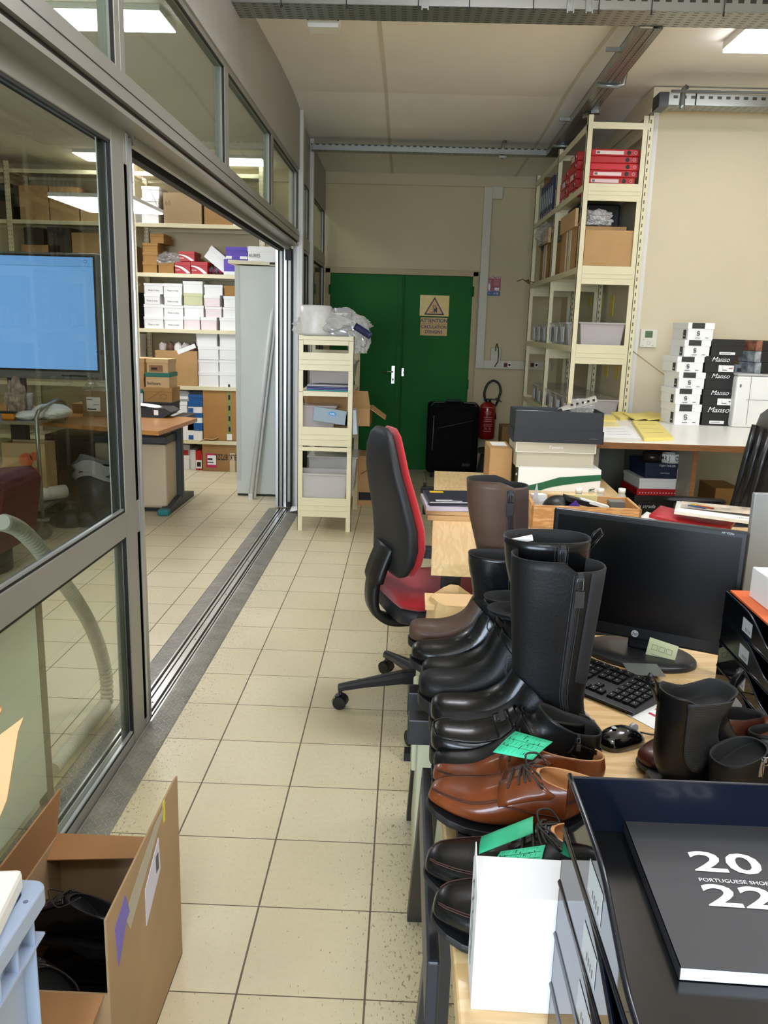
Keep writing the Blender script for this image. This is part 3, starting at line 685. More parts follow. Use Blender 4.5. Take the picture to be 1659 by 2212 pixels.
for i, (a, b, c, d, m, lb) in enumerate(((105, 262, 252, 415, M_kraft, 'carton on the upper shelf, middle of the left bay seen through glass'), (268, 425, 260, 420, M_kraft, 'carton on the upper shelf left of the post, seen through glass'), (-60, 60, 240, 405, M_black, 'black sack on the upper shelf at the left edge of the picture'), (435, 560, 300, 425, M_kraftl, 'pale carton behind the door stile on the upper shelf'), (600, 725, 370, 432, W, 'low white box on the upper shelf left of the post'))):
    carton('carton' if m is not M_black else 'sack', lb, X1(a), X1(b), Y1(c), Y1(d), YS+.03, .36, m, z5, 'things on the upper shelf of the left bay', cat='carton' if m is not M_black else 'sack')
for i, (a, b, c, d, m, lb) in enumerate(((118, 330, 575, 700, M_kraft, 'carton just above the screen in the left bay'), (392, 545, 510, 700, M_kraft, 'carton above the right corner of the screen'), (130, 235, 480, 574, M_black, 'black sack heaped on the carton above the screen'), (260, 385, 480, 690, mat('dark_grey_cloth', '#3b3830', .9), 'dark grey sack between two cartons above the screen'), (640, 722, 575, 715, M_kraft, 'narrow carton beside the post, left of the tan shoe boxes'))):
    if m is M_black: carton('sack', lb, X1(a), X1(b), Y1(c), Y1(d), YS+.03, .3, m, None, cat='sack')
    else: carton('carton' if 'carton' in lb[:20] else 'sack', lb, X1(a), X1(b), Y1(c), Y1(d), YS+.05, .3, m, z4, cat='carton' if 'carton' in lb[:20] else 'sack')
t = carton('carton', 'black carton with grey print beside the post, level with the white boxes', X1(640), X1(745), Y1(830), Y1(1005), YS+.04, .3, M_black, lev[2], cat='carton')
for i in range(3):
    t = carton('shoe_box', 'white shoe box left of the post, %s of three' % ['lowest', 'middle', 'topmost'][i], X1(640), X1(748), Y1([1190, 1125, 1058][i]), Y1([1262, 1190, 1125][i]), YS+.04, .3, W, lev[1] if i == 0 else zt, 'white boxes left of the post', lid=W, cat='shoe box'); zt = t.location.z+t['_h']

# ================================================================ clear bags (crumpled film)
M_film = glass_mat('clear_film', '#f2f2ee', 1.45, .10, .12, haze=.18)
def crumple(name, label, c, r, seed, m=None, n=26, amp=.35, cat='plastic bag', rough=3.0, flat=0):
    mb = MB()
    def f(u, v):
        a = u*2*pi; b = v*pi; d = Vector((sin(b)*cos(a), sin(b)*sin(a), cos(b)))
        q = d*rough+Vector((seed*7.1, seed, 0)); k = 1+amp*(noise.noise(q)+.6*abs(noise.noise(q*2.3))+.35*noise.noise(q*5))
        z = d.z*r[2]*k
        if z < -r[2]*.75: z = -r[2]*.75
        return (d.x*r[0]*k, d.y*r[1]*k, z+r[2]*.75)
    mb.grid(f, n*2, n, smooth=False)
    o = mb.build(name, m or M_film, None, label=label, cat=cat); o.location = c; return o
p = at(X2(330), Y2(300), 1, YS+.1); crumple('plastic_bag', 'crumpled clear plastic bag lying on the tan box beside red boxes', (p.x, p.y, z4+.08), (.15, .09, .07), 2)
p = at(X2(40), Y2(130), 1, YS+.1); crumple('plastic_bag', 'clear bag on the narrow carton behind the door pull bar', (p.x, p.y, z4+.29), (.06, .08, .08), 5)

# ================================================================ grey cabinet and leaning profile
M_cab = mat('grey_green_cabinet', '#cdd1c8', .45, var=.02)
t = thing('storage_cabinet', 'tall pale grey cabinet standing in the left room by the doorway', 'cabinet', (-1.285, 7.36, 0))
mb = MB(); mb.box(-.21, .23, 0, .9, .02, 2.015, 0); mb.box(-.208, .228, .01, .89, 0, .03, 1); mb.build('body', [M_cab, M_rub], t, .003)
mb = MB(); mb.box(-.2105, -.17, -.003, 0, .14, 2.013); mb.build('corner_strip', mat('cabinet_strip', '#bfc4ba', .45), t, .001)
t = thing('loose_shelf', 'cream metal shelf lying on top of the grey cabinet', 'shelf', (-1.27, 7.34, 2.016)); mb = MB(); mb.T = Matrix.Rotation(radians(1.5), 4, 'Y'); mb.box(-.28, .2, -.0, .4, .006, .036); mb.build('shelf_board', M_cream, t, .002); mb = MB(); mb.box(.08, .16, -.004, -.001, .012, .03); mb.build('slot', M_rub, t)
a = at(540, 1080, 2, .0); p0 = Vector((a.x, 7.22, .0)); p1 = at(603, 560, 1, 7.42); d = p1-p0
mb = MB(); u = d.normalized(); s = Vector((0, 0, 0))
for k, (o1, r) in enumerate(((0, .022), (.035, .012))): mb.tube([p0-p0+Vector((o1, 0, .02)), d+Vector((o1, 0, 0))], r, 8)
mb.box(-.018, .018, -.02, .02, 0, .05, 0)
o = mb.build('leaning_profile', M_white_metal, None, label='long white profile leaning against the grey cabinet', cat='profile'); o.location = p0

# ================================================================ desk with the file tray, bin
M_pinw = wood_mat('orange_desk_top', '#cd9355', '#b87a3c', (3, 14, 14))
M_dgrey = mat('dark_grey_metal', '#2a3033', .45)
M_tealp = mat('teal_plastic', '#1b7477', .5)
zdk = .775
t = thing('office_desk', 'desk with an orange wooden top and dark T-leg in the left room', 'desk', (-2.6, 6.9, 0))
mb = MB(); A1 = at(421, 905, 2, zdk); A0 = at(345, 932, 2, zdk)
poly = [(-3.9+2.6, -.42), (A0.x+2.6-.01, A0.y-6.9), (A1.x+2.6, A1.y-6.9+.0), (A1.x+2.6+.0, A1.y-6.9+.08), (-3.9+2.6, .55)]
mb.prism(poly, zdk-.03, zdk, 2); mb.build('desk_top', M_pinw, t, .004)
mb = MB(); lx = at(386, 1000, 1, 6.95).x+2.6; mb.box(lx-.045, lx+.045, -.02, .06, .05, zdk-.08); mb.box(lx-.06, lx+.06, -.42, .42, zdk-.08, zdk-.03); mb.build('leg', M_dgrey, t, .012)
mb = MB(); mb.prism([(-.42, 0), (-.42, .035), (-.1, .085), (.1, .085), (.38, .045), (.38, 0)], lx-.04, lx+.04, 0); mb.build('foot', M_dgrey, t, .01)
mb = MB(); mb.box(lx-.045, lx+.045, -.46, -.38, 0, .05); mb.build('foot_cap', M_tealp, t, .012)
mb = MB(); mb.box(lx-.08, lx-.0, -.43, -.33, zdk-.075, zdk-.031); mb.build('end_cap', M_tealp, t, .008)
mb = MB(); mb.box(-1.2, -1.11, -.3, .3, 0, zdk-.03); mb.build('leg', M_dgrey, t, .01)
t = thing('waste_bin', 'large beige bin with a dark lid under the desk in the left room', 'bin', (-2.07, 6.58, 0)); mb = MB()
bx0, bx1 = -2.55, at(357, 1050, 1, 6.55).x
mb = MB(); mb.loft([[(x, y, z) for x, y in ((-.42-e, 0-e), (bx1+2.07+e, 0-e), (bx1+2.07+e, .42+e), (-.42-e, .42+e))] for z, e in ((.03, -.008), (.06, 0), (.56, .004))], smooth=False); mb.build('body', mat('beige_plastic', '#cbb899', .55, bump=.2, bscale=90), t, .02)
mb = MB(); mb.box(-.43, bx1+2.07+.012, -.012, .43, .56, .625); mb.build('lid', mat('dark_lid', '#3a3c3b', .5), t, .012)
mb = MB(); mb.box(-.38, bx1+2.07-.03, .02, .38, .0, .035); mb.build('plinth', M_rub, t)
# black tray of papers on that desk
a = at(290, 928, 2, zdk); t = thing('letter_tray', 'black letter tray with papers at the end of the orange desk', 'letter tray', (at(335, 915, 1, 6.75).x, 6.72, zdk))
mb = MB(); mb.prism([(-.3, 0), (.12, 0), (.19, .045), (.13, .075), (-.3, .075)], -.14, .12, 1); mb.build('tray', M_black, t, .008)
mb = MB(); mb.sheet(lambda u, v: (-.28+.36*u, -.12+.22*v, .082+.012*sin(u*4)+.004*sin(v*5)), 8, 6, .001); mb.build('papers', M_paper, t)
mb = MB(); mb.box(.045, .08, -.142, -.140, .02, .06); mb.build('label', M_paper, t)
# stacks of shoe boxes on the desk
zz = zdk
st = [(135, 380, 1345, 1442, Mdark, Mdark, 'charcoal shoe box with a printed panel, lowest of the right stack on the orange desk'), (136, 380, 1236, 1345, Mtan, Mtan, 'brown shoe box with a drawn wave, second of the right stack on the desk'),
      (150, 360, 1125, 1236, M_kraftl, Mteal, 'kraft shoe box with a dark green lid in the stack on the desk'), (158, 350, 1022, 1125, M_kraftl, M_kraftl, 'kraft shoe box on top of the right stack on the orange desk')]
for i, (a, b, c, d, m, l, lb) in enumerate(st):
    t = carton('shoe_box', lb, X2(a), X2(b)-8, Y2(c), Y2(d), 7.08, .26, m, zz, 'shoe boxes on the orange desk', lid=l, cat='shoe box', rz=radians(0)); zz = t.location.z+t['_h']
    w_, h = t['_w'], t['_h']
    if i in (0, 3): sticker(t, -w_*.36, w_*.25, .01, h*.55, mat('brown_label', '#8a5a30', .6), 'printed_panel', -.002, extra=((-.05, .0, h*.22, h*.38),))
    if i == 2: lettering(t, 'BioNatura', .035, -.03, h*.28, y=-.001, sx=.8)
    if i == 1:
        mb = MB(); mb.tube([(-w_*.35, -.002, h*.15), (w_*.2, -.002, h*.9)], .001, 4); mb.tube([(w_*.2+.03*cos(q*.5), -.002, h*.4+.022*sin(q*.5)) for q in range(13)], .001, 4); mb.build('line_drawing', mat('brown_ink', '#6d4a22', .8), t)
zz = zdk
for i, (a, b, c, d, m, l, lb) in enumerate(((-30, 140, 1352, 1460, M_kraftd, M_kraftd, 'brown shoe box, lowest of the left stack on the orange desk'), (-30, 135, 1245, 1350, Mwh, Mteal, 'green and white shoe box in the left stack on the desk'), (-30, 142, 1130, 1243, M_kraft, M_kraft, 'brown lidded shoe box, third of the left stack on the desk'), (-40, 145, 1014, 1128, M_kraft, M_kraft, 'brown shoe box with a barcode on top of the left stack on the desk'))):
    t = carton('shoe_box', lb, X2(a), X2(b), Y2(c), Y2(d), 7.12, .27, m, zz, 'shoe boxes on the orange desk', lid=l, cat='shoe box'); zz = t.location.z+t['_h']
    if i == 3: sticker(t, t['_w']*.02, t['_w']*.18, .02, .07, Mwh)

# ================================================================ big screen on a stand
YT = 6.55
x0, x1, z0, z1 = rect_y(-190, 215, 548, 822, YT)
z0, z1 = at(215, 822, 1, YT).z, at(213, 548, 1, YT).z
t = thing('flat_screen', 'large flat screen showing plain light blue, behind the left glass', 'screen', ((x0+x1)/2, YT, 0)); w_ = (x1-x0)/2
mb = MB(); mb.box(-w_, w_, 0, .07, z0, z1); mb.build('housing', mat('silver_grey_plastic', '#7d7e7b', .4, .3), t, .006)
mb = MB(); mb.box(-w_+.018, w_-.018, -.004, .0, z0+.062, z1-.016); mb.build('bezel', M_rub, t)
M_scr = bpy.data.materials.new('lit_screen'); M_scr.use_nodes = True; g = NG(M_scr); b = g.nt.nodes['Principled BSDF']; tc = g.n('ShaderNodeTexCoord'); sp = g.n('ShaderNodeSeparateXYZ'); g.l(tc.outputs['Object'], sp.inputs[0])
bar = g.m('GREATER_THAN', sp.outputs[2], z1-.095); bar2 = g.m('LESS_THAN', g.m('ABSOLUTE', g.m('SUBTRACT', sp.outputs[2], z1-.1)), .0022)
c_ = g.mix(bar, lin('#6fa4e8'), lin('#689de0')); c_ = g.mix(bar2, c_, lin('#4d7cae')); g.l(c_, b.inputs['Emission Color']); b.inputs['Emission Strength'].default_value = .95; b.inputs['Base Color'].default_value = (.01, .01, .01, 1); b.inputs['Roughness'].default_value = .25
mb = MB(); mb.box(-w_+.032, w_-.032, -.006, -.004, z0+.078, z1-.03); mb.build('display', M_scr, t)
mb = MB(); mb.tube([(w_-.09+.012*cos(k*.7), -.0075, z1-.06+.012*sin(k*.7)) for k in range(9)], .0015, 4, closed=True); mb.build('screen_icon', mat('icon_blue', '#35618f', .5), t)
mb = MB(); mb.box(-.32+w_-.0, -.12+w_, -.008, -.001, z0+.026, z0+.036); mb.build('speaker_slot', M_rub, t)
for k in range(3): mb = MB(); mb.box(w_-.12+k*.035, w_-.105+k*.035, -.006, 0, z0+.012, z0+.02); mb.build('button', M_rub, t)
mb = MB(); mb.box(-.4, .4, .07, .12, z0+.1, z0+.7); mb.box(-.06, .06, .08, .16, .08, z0+.2); mb.box(-.5, .5, -.2, .4, .03, .07)
for sx in (-.45, .45):
    for sy in (-.15, .35): mb.cyl((sx, sy-.02, .03), (sx, sy+.02, .03), .03, 12)
mb.build('stand', M_black, t)

# ================================================================ stainless trolley
M_inox = mat('stainless', '#a9a79c', .3, .85, var=.06)
def PT(px, py, y): return at(px, py, 1, y)
ya, yb = 5.35, 6.0
pa = PT(70, 1080, ya); cxw = pa.x
L = Vector((at(86, 1120, 2, .13).x, 5.5, 0)); 
q0 = at(95, 1165, 2, 0.0); q1x = at(152, 1095, 1, 6.1).x
t = thing('service_trolley', 'stainless steel trolley on castors behind the left glass', 'trolley', (q0.x, q0.y, 0))
y_near, y_far = 0.0, .62
xr0 = at(82, 960, 1, q0.y).x-q0.x; xr1 = at(147, 960, 1, q0.y+y_far).x-q0.x
top = at(82, 880, 1, q0.y).z; zt_ = at(100, 900, 1, q0.y).z
mb = MB(); zu = at(84, 893, 1, q0.y).z
mb.tube([(xr0, 0, .14), (xr0, 0, zu-.03), (xr0+.005, .03, zu+.01), (xr0+.02, .08, zu+.035), (xr1-.02, y_far-.07, zu+.045), (xr1, y_far-.02, zu+.02), (xr1, y_far, zu-.05), (xr1, y_far, .14)], .014, 10); mb.build('frame_tube', M_inox, t)
mb = MB(); mb.tube([(xr0-.85, 0, .14), (xr0-.85, 0, zu-.03), (xr0-.85, .05, zu+.02), (xr1-.85, y_far-.06, zu+.02), (xr1-.85, y_far, zu-.05), (xr1-.85, y_far, .14)], .014, 10); mb.build('frame_tube', M_inox, t)
zs1 = at(84, 912, 1, q0.y).z; zs0 = at(84, 1098, 1, q0.y).z
for z in (zs0, zs1): mb = MB(); mb.prism([(xr0-.86, -.01), (xr0+.01, -.01), (xr1+.01, y_far+.01), (xr1-.86, y_far+.01)], z-.02, z, 2); mb.build('shelf', M_inox, t, .003)
for dx in (0, -.85):
    for yy, xx in ((0, xr0), (y_far, xr1)):
        mb = MB(); mb.cyl((xx+dx, yy, .135), (xx+dx, yy, .15), .045, 16); mb.build('bumper_disc', mat('grey_rubber', '#8e8b80', .6), t)
        mb = MB(); mb.cyl((xx+dx+.0, yy-.015, .062), (xx+dx, yy+.015, .062), .062, 20, 0); mb.cyl((xx+dx, yy-.017, .062), (xx+dx, yy+.017, .062), .035, 16, 1); mb.box(xx+dx-.012, xx+dx+.012, yy-.022, yy-.018, .06, .13, 1); mb.build('castor', [mat('grey_tyre', '#6f6d66', .6), M_inox], t)
zs1 += .0; X0 = q0.x; Yq = q0.y
def roundbox(name, label, c, s, m, cat, seed=1, amp=.12):
    return crumple(name, label, c, s, seed, m, 16, amp, cat, 1.5)
roundbox('wrapped_package', 'white wrapped package on the upper shelf of the trolley', (at(112, 890, 1, Yq+.3).x, Yq+.3, zs1-.0), (.13, .16, .055), M_white, 'package', 3)
roundbox('paper_roll_pack', 'flat white pack on the trolley, left of the wrapped package', (at(62, 898, 1, Yq+.15).x, Yq+.15, zs1), (.09, .09, .035), M_white, 'package', 4)
for k, (px, hh) in enumerate(((48, .14), (60, .17), (22, .15))):
    mb = MB(); mb.lathe([(.03, 0), (.036, hh*.9), (.036, hh), (.032, hh), (.027, .005)], 16, cap=True); o = mb.build('paper_cup_stack', glass_mat('clear_cup', '#eeeeea', 1.4, .12, .05, .35) if k != 2 else M_white, None, label=['stack of clear cups on the trolley near its rail', 'taller stack of clear cups beside the white packs', 'white cup stack at the left end of the trolley'][k], cat='cups', group='cups on the trolley'); o.location = (at(px, 900, 1, Yq+.3).x, Yq+.3+.02*k, zs1)
p = at(15, 890, 1, Yq+.1); crumple('snack_bag', 'glittery red and white bag at the left edge above the trolley', (p.x, Yq+.25, zs1), (.06, .06, .15), 8, mat('bag_mottled', '#a08a7a', .4, var=.6, vscale=25))
t = thing('tape_dispenser', 'orange and black measuring tape on the trolley by the left edge', 'tape measure', (at(12, 898, 1, Yq+.05).x, Yq+.06, zs1)); mb = MB(); mb.box(-.04, .05, 0, .05, 0, .045); mb.build('case', mat('orange_plastic', '#e08a1a', .5), t, .012); mb = MB(); mb.box(-.05, .06, .005, .045, .045, .06); mb.build('grip', M_black, t, .006)
# lower shelf: paper bag and roll
t = thing('paper_bag', 'kraft paper bag with an orange print on the lower trolley shelf', 'paper bag', (at(68, 1060, 1, Yq+.33).x, Yq+.33, zs0))
mb = MB(); mb.loft([[(x*k, y*k, z) for x, y in ((-.16, -.09), (.16, -.09), (.15, 0), (.16, .09), (-.16, .09), (-.15, 0))] for z, k in ((0, .95), (.1, 1), (.42, .98))], smooth=False, cap1=False); mb.build('bag', M_kraftl, t)
mb = MB()
for (cx_, cz, r) in ((.02, .3, .05), (.07, .2, .045), (-.03, .17, .05), (.08, .33, .03), (.0, .07, .04)): mb.prism([(cx_+r*cos(k*pi/6), cz+r*sin(k*pi/6)) for k in range(12)], -.1, -.094, 1)
mb.build('orange_print', mat('orange_print', '#d9602d', .7), t)
t = thing('paper_roll', 'white paper roll lying on the lower trolley shelf', 'paper roll', (at(98, 1068, 1, Yq+.25).x, Yq+.22, zs0+.05)); mb = MB(); mb.cyl((-.1, -.12, 0), (.09, .16, 0), .05, 24); mb.build('roll', M_white, t)
# things further behind the glass
t = carton('carton', 'cardboard box with a white address label and torn bags, behind the glass', 178, 238, 846, 916, 6.55, .3, mat('grey_kraft', '#8f7a58', .8), zdk, cat='carton'); sticker(t, -t['_w']*.34, t['_w']*.15, .04, .15, Mwh, 'address_label', extra=((-.07, -.03, .128, .136), (-.07, .0, .05, .06), (-.02, .03, .09, .094)))
p = at(215, 842, 1, 6.65); crumple('plastic_bag', 'clear bag sticking out of the box with the address label', (p.x, 6.68, at(215, 850, 1, 6.65).z-.03), (.12, .08, .08), 9)
carton('carton', 'small dark carton left of the labelled box on the desk behind the glass', 156, 178, 872, 912, 6.7, .25, M_kraftd, zdk, cat='carton')
t = carton('drawer_unit', 'dark red drawer unit under the desk behind the glass', 100, 205, 940, 1060, 6.7, .45, mat('maroon_plastic', '#45161a', .4), 0.0, cat='drawers')
for k in range(3): mb = MB(); w_ = t['_w']/2; mb.box(-w_+.02, w_-.02, -.012, 0, .08+.17*k, .22+.17*k); mb.build('drawer', mat('maroon_plastic', '#45161a'), t, .006)
t = carton('carton', 'flat brown carton on the floor behind the trolley', 128, 190, 1020, 1072, 6.35, .3, M_kraftd, 0.0, cat='carton')
t = thing('crate_bin', 'dark grey waste basket with a blue liner behind the glass', 'waste basket', (at(212, 1080, 1, 6.2).x, 6.2, 0)); mb = MB(); mb.lathe([(.12, 0), (.17, .42), (.165, .42), (.115, .01)], 20); mb.build('basket', mat('smoke_plastic', '#25282b', .4), t); mb = MB(); mb.grid(lambda u, v: ((.17+.02*sin(v*9+u*30))*cos(u*2*pi), (.17)*sin(u*2*pi), .36+.12*v+.03*sin(u*19)), 30, 4); mb.build('bin_liner', glass_mat('blue_liner', '#c7d3e0', 1.4, .05, .2, .5), t)
mb = MB(); mb.lathe([(.0, 0), (.1, 0), (.105, .02), (.105, .09), (.07, .11), (0, .12)], 20); mb.T = Matrix.Translation((.14, -.02, .05)) @ Matrix.Rotation(radians(90), 4, 'X'); mb.lathe([(.02, -.03), (.06, -.03), (.06, .03), (.02, .03)], 16)
o = mb.build('vacuum_head', M_black, None, label='black round castor base on the floor beside the trolley wheel', cat='castor base'); q = at(150, 1135, 2, 0); o.location = (q.x, q.y, 0)
# red chair with blue backrest edge, far left
t = thing('office_chair', 'dark red armchair with a blue edge behind the left glass', 'chair', (at(0, 1000, 1, 4.6).x-.33, 4.6, 0))
mb = MB(); mb.prism([(-.3, .15), (.28, .15), (.3, .3), (.34, .55), (.28, .62), (.1, .6), (-.3, .5)], 0, .5, 1); mb.build('shell', mat('dark_red_fabric', '#5a1218', .7), t, .04)
mb = MB(); mb.tube([(-.2, .02, .52), (.0, .02, .59), (.12, .02, .63), (.24, .03, .655)], .022, 8, flat=.6); mb.build('piping', mat('light_blue_fabric', '#4a83cf', .7), t)
mb = MB(); mb.cyl((0, .25, .0), (0, .25, .15), .22, 20); mb.build('base', M_black, t)

# ================================================================ extraction machine: pale cabinet and ribbed hose
xh = -1.155
def HX(px, py, x=xh): return at(px, py, 0, x)
path = [HX(*q) for q in ((5, 1128), (40, 1142), (80, 1180), (118, 1235), (160, 1290), (195, 1350), (218, 1410), (230, 1470), (228, 1530), (212, 1580), (185, 1625), (150, 1658), (112, 1676))]
def catm(P, n=10):
    out = []
    for i in range(len(P)-1):
        p0, p1, p2, p3 = P[max(i-1, 0)], P[i], P[i+1], P[min(i+2, len(P)-1)]
        for k in range(n):
            t = k/n; out.append(.5*((2*p1)+(p2-p0)*t+(2*p0-5*p1+4*p2-p3)*t*t+(3*p1-p0-3*p2+p3)*t**3))
    out.append(P[-1]); return out
cp_ = catm(path, 4); mn = min(p.z for p in cp_); 
cp_ = [Vector((p.x, p.y, max(p.z, .03))) for p in cp_]
dense = []
for a, b in zip(cp_, cp_[1:]):
    n = max(1, int((b-a).length/.0045))
    for k in range(n): dense.append(a.lerp(b, k/n))
radii = [.0265 if (k//2) % 2 else .0225 for k in range(len(dense))]
mb = MB(); mb.tube([p-path[0] for p in dense], .02, 14, radii=radii); o = mb.build('ribbed_hose', mat('grey_hose', '#cfcec0', .45, trans=.0), None, label='grey ribbed vacuum hose arching down to the floor behind the glass', cat='hose'); o.location = path[0]
t = thing('machine_cabinet', 'pale green-white machine cabinet with a brown post behind the lower glass', 'machine', (0, 0, 0))
xm = -1.10
m0 = at(88, 1400, 0, xm); yk = m0.y; mb = MB(); pxm = at(100, 1750, 0, xm)
yc = (at(88, 1330, 0, xm).y+at(108, 1740, 0, xm).y)/2
t.location = (xm, yc, 0)
mb = MB(); mb.box(-.45, -.0, -1.1, -.02, .05, .70); mb.build('body', mat('pale_green_panel', '#eef3ec', .4), t, .004)
mb = MB(); mb.box(-.03, .0, -.02, .025, .0, .73); mb.build('post', mat('brown_grey_post', '#8a7f68', .5), t, .002)
mb = MB(); mb.cyl((-.3, .22, .0), (-.3, .05, .84), .012, 8); mb.build('stay', M_inox, t)
# ================================================================ cable trays under the ceiling
def tray_along_x(name, label, x0, x1, y0, y1, z, h=.055, m=None, n_rod=()):
    t = thing(name, label, 'cable tray', ((x0+x1)/2, y0, z)); L = (x1-x0)/2; d = y1-y0
    mb = MB(); mb.box(-L, L, 0, d, 0, .002, 0); mb.box(-L, L, 0, .0015, 0, h, 1); mb.box(-L, L, d-.0015, d, 0, h, 1)
    mb.box(-L, L, 0, .012, h-.002, h, 2); mb.box(-L, L, -.003, .0, .0, .004, 2); mb.box(-L, L, d-.012, d, h-.002, h, 2)
    mb.build('channel', [M_galvp, M_galvs, M_galv], t); return t
zt0 = 3.0
T1 = tray_along_x('cable_tray', 'wide galvanised cable tray crossing the top of the picture', -.875, 4.4, 4.25, 4.45, 2.985, .07)
cx = (-.875+4.4)/2
mb = MB(); mb.box(-1.5, -2.64+1.2, .05, .09, 0, 0); 
mb = MB()
for k, (yy, r) in enumerate(((.04, .012), (.08, .014), (.13, .011), (.165, .012))): mb.tube([(-2.6+i*.26, yy+.006*sin(i*2+k), .018+.006*sin(i*1.3+k)) for i in range(21)], r, 6)
mb.tube([(-2.4, -.006, .075), (-1, -.004, .078), (.2, -.006, .08), (2.6, -.005, .076)], .007, 6)
mb.build('cables', mat('grey_cable', '#6e706c', .6), T1)
rr = random.Random(11)
for k in range(14):
    xx = -2.45+k*.29+rr.random()*.12; mb = MB(); mb.tube([(xx, -.006, .085), (xx, -.007, -.004), (xx+.004, .02, -.006)], .0022, 5); mb.box(xx-.003, xx+.003, -.01, -.004, -.02, 0); mb.build('cable_tie', M_rub, T1)
for px in (918, 1228, 1268):
    xx = at(px, 20, 1, 4.3).x-cx; mb = MB()
    for e in (-.014, .014): mb.box(xx+e-.003, xx+e+.003, -.012, .0, -.02, .10)
    mb.box(xx-.014, xx+.014, -.006, -.003, -.01, .09); mb.box(xx-.018, xx+.018, .0, .2, .07, .085); mb.build('bracket', M_galv, T1)
# tray running away from the camera
a = at(1408, 50, 2, 3.0); b = at(1193, 333, 2, 3.0)
t = thing('cable_tray', 'perforated cable tray running from the front tray to the far cross tray', 'cable tray', (a.x, a.y, 2.975)); d = Vector((b.x-a.x, b.y-a.y, 0)); ang = math.atan2(-d.x, d.y); Ln = d.length
t.rotation_euler = (0, 0, ang)
mb = MB()
mb.box(-.055, .055, 0, Ln, 0, .002, 0); mb.box(-.056, -.0545, 0, Ln, 0, .05, 1); mb.box(.0545, .056, 0, Ln, 0, .05, 1); mb.box(-.058, -.04, 0, Ln, .048, .05, 2); mb.box(.04, .058, 0, Ln, .048, .05, 2)
mb.box(-.019, -.016, 0, Ln, -.004, 0, 2); mb.box(.016, .019, 0, Ln, -.004, 0, 2)
mb.build('channel', [M_galvp2, M_galv, M_galv], t)
for f in (.30, .84):
    mb = MB(); mb.tube([(-.07, Ln*f, -.006), (.05, Ln*f, -.01), (.085, Ln*f+.01, .0), (.095, Ln*f+.02, .06), (.09, Ln*f+.02, .10)], .009, 6, flat=1.8); mb.build('hanger', M_galv, t)
for f in (.13, .62):
    mb = MB(); mb.box(-.13, -.05, Ln*f, Ln*f+.02, .02, .04); mb.build('wall_arm', M_galv, t)
mb = MB(); mb.T = Matrix.Translation((.02, Ln*.52, -.02)); mb.cbox((0, 0, 0), (.07, .05, .03), 0, Matrix.Rotation(.5, 3, 'Z')); mb.cbox((.03, -.06, .01), (.05, .06, .02), 0, Matrix.Rotation(-.3, 3, 'Z')); mb.build('splice_plate', M_galv, t)
T2 = tray_along_x('cable_tray', 'narrow slotted cable tray crossing before the green door wall', -.865, 1.13, 7.50, 7.60, 2.985, .05)
xx = at(1087, 320, 1, 7.5).x-.1325; mb = MB(); mb.tube([(xx, .05, -.02), (xx, .02, .02), (xx+.0, .03, .10), (xx+.025, .04, .115)], .012, 6, flat=2); mb.box(xx-.03, xx+.03, -.005, .0, -.03, -.012); mb.build('hanger', M_galv, T2)
T3 = tray_along_x('cable_tray', 'galvanised cable tray along the top of the beige wall at right', 1.55, 4.4, 5.72, 5.86, 2.955, .07)
mb = MB(); mb.box(-1.43, -1.37, -.006, .146, -.012, .074); mb.build('black_end_tape', mat('black_tape', '#15171c', .35), T3)
xx = at(1465, 215, 1, 5.72).x-2.95; mb = MB(); mb.tube([(xx, -.02, -.03), (xx, -.012, .0), (xx+.002, .0, .09), (xx+.03, .02, .115)], .008, 6, flat=2.2); mb.build('bracket', M_galv, T3)
for k in range(4): mb = MB(); xx = -1.2+.47*k; mb.tube([(xx, -.005, .07), (xx, -.006, .0)], .003, 5); mb.build('cable_tie', M_rub, T3)
mb = MB(); mb.tube([(-1.36, -.004, .08), (-.3, -.004, .083), (1.4, -.004, .08)], .008, 6); mb.build('cables', mat('grey_cable', '#6e706c'), T3)
# little white box lamp hanging behind the front tray
x0, x1, z0, z1 = rect_y(662, 733, 28, 58, 4.52)
t = thing('emergency_light', 'small white emergency light hanging below the front cable tray', 'emergency light', ((x0+x1)/2, 4.52, z0)); w_ = (x1-x0)/2; h = z1-z0
mb = MB(); mb.box(-w_, w_, 0, .1, h*.35, h+.05); mb.build('housing', M_white, t, .006)
mb = MB(); mb.prism([(-w_+.004, h*.35), (w_-.002, h*.35), (w_-.006, 0), (-w_+.008, 0)], .002, .098, 1); mb.build('diffuser', mat('opal_plastic', '#e6e4da', .25), t)
for s in (-1, 1): mb = MB(); mb.cyl((s*(w_-.006), -.004, h*.55), (s*(w_-.006), .0, h*.55), .006, 10); mb.build('screw', M_rub, t)

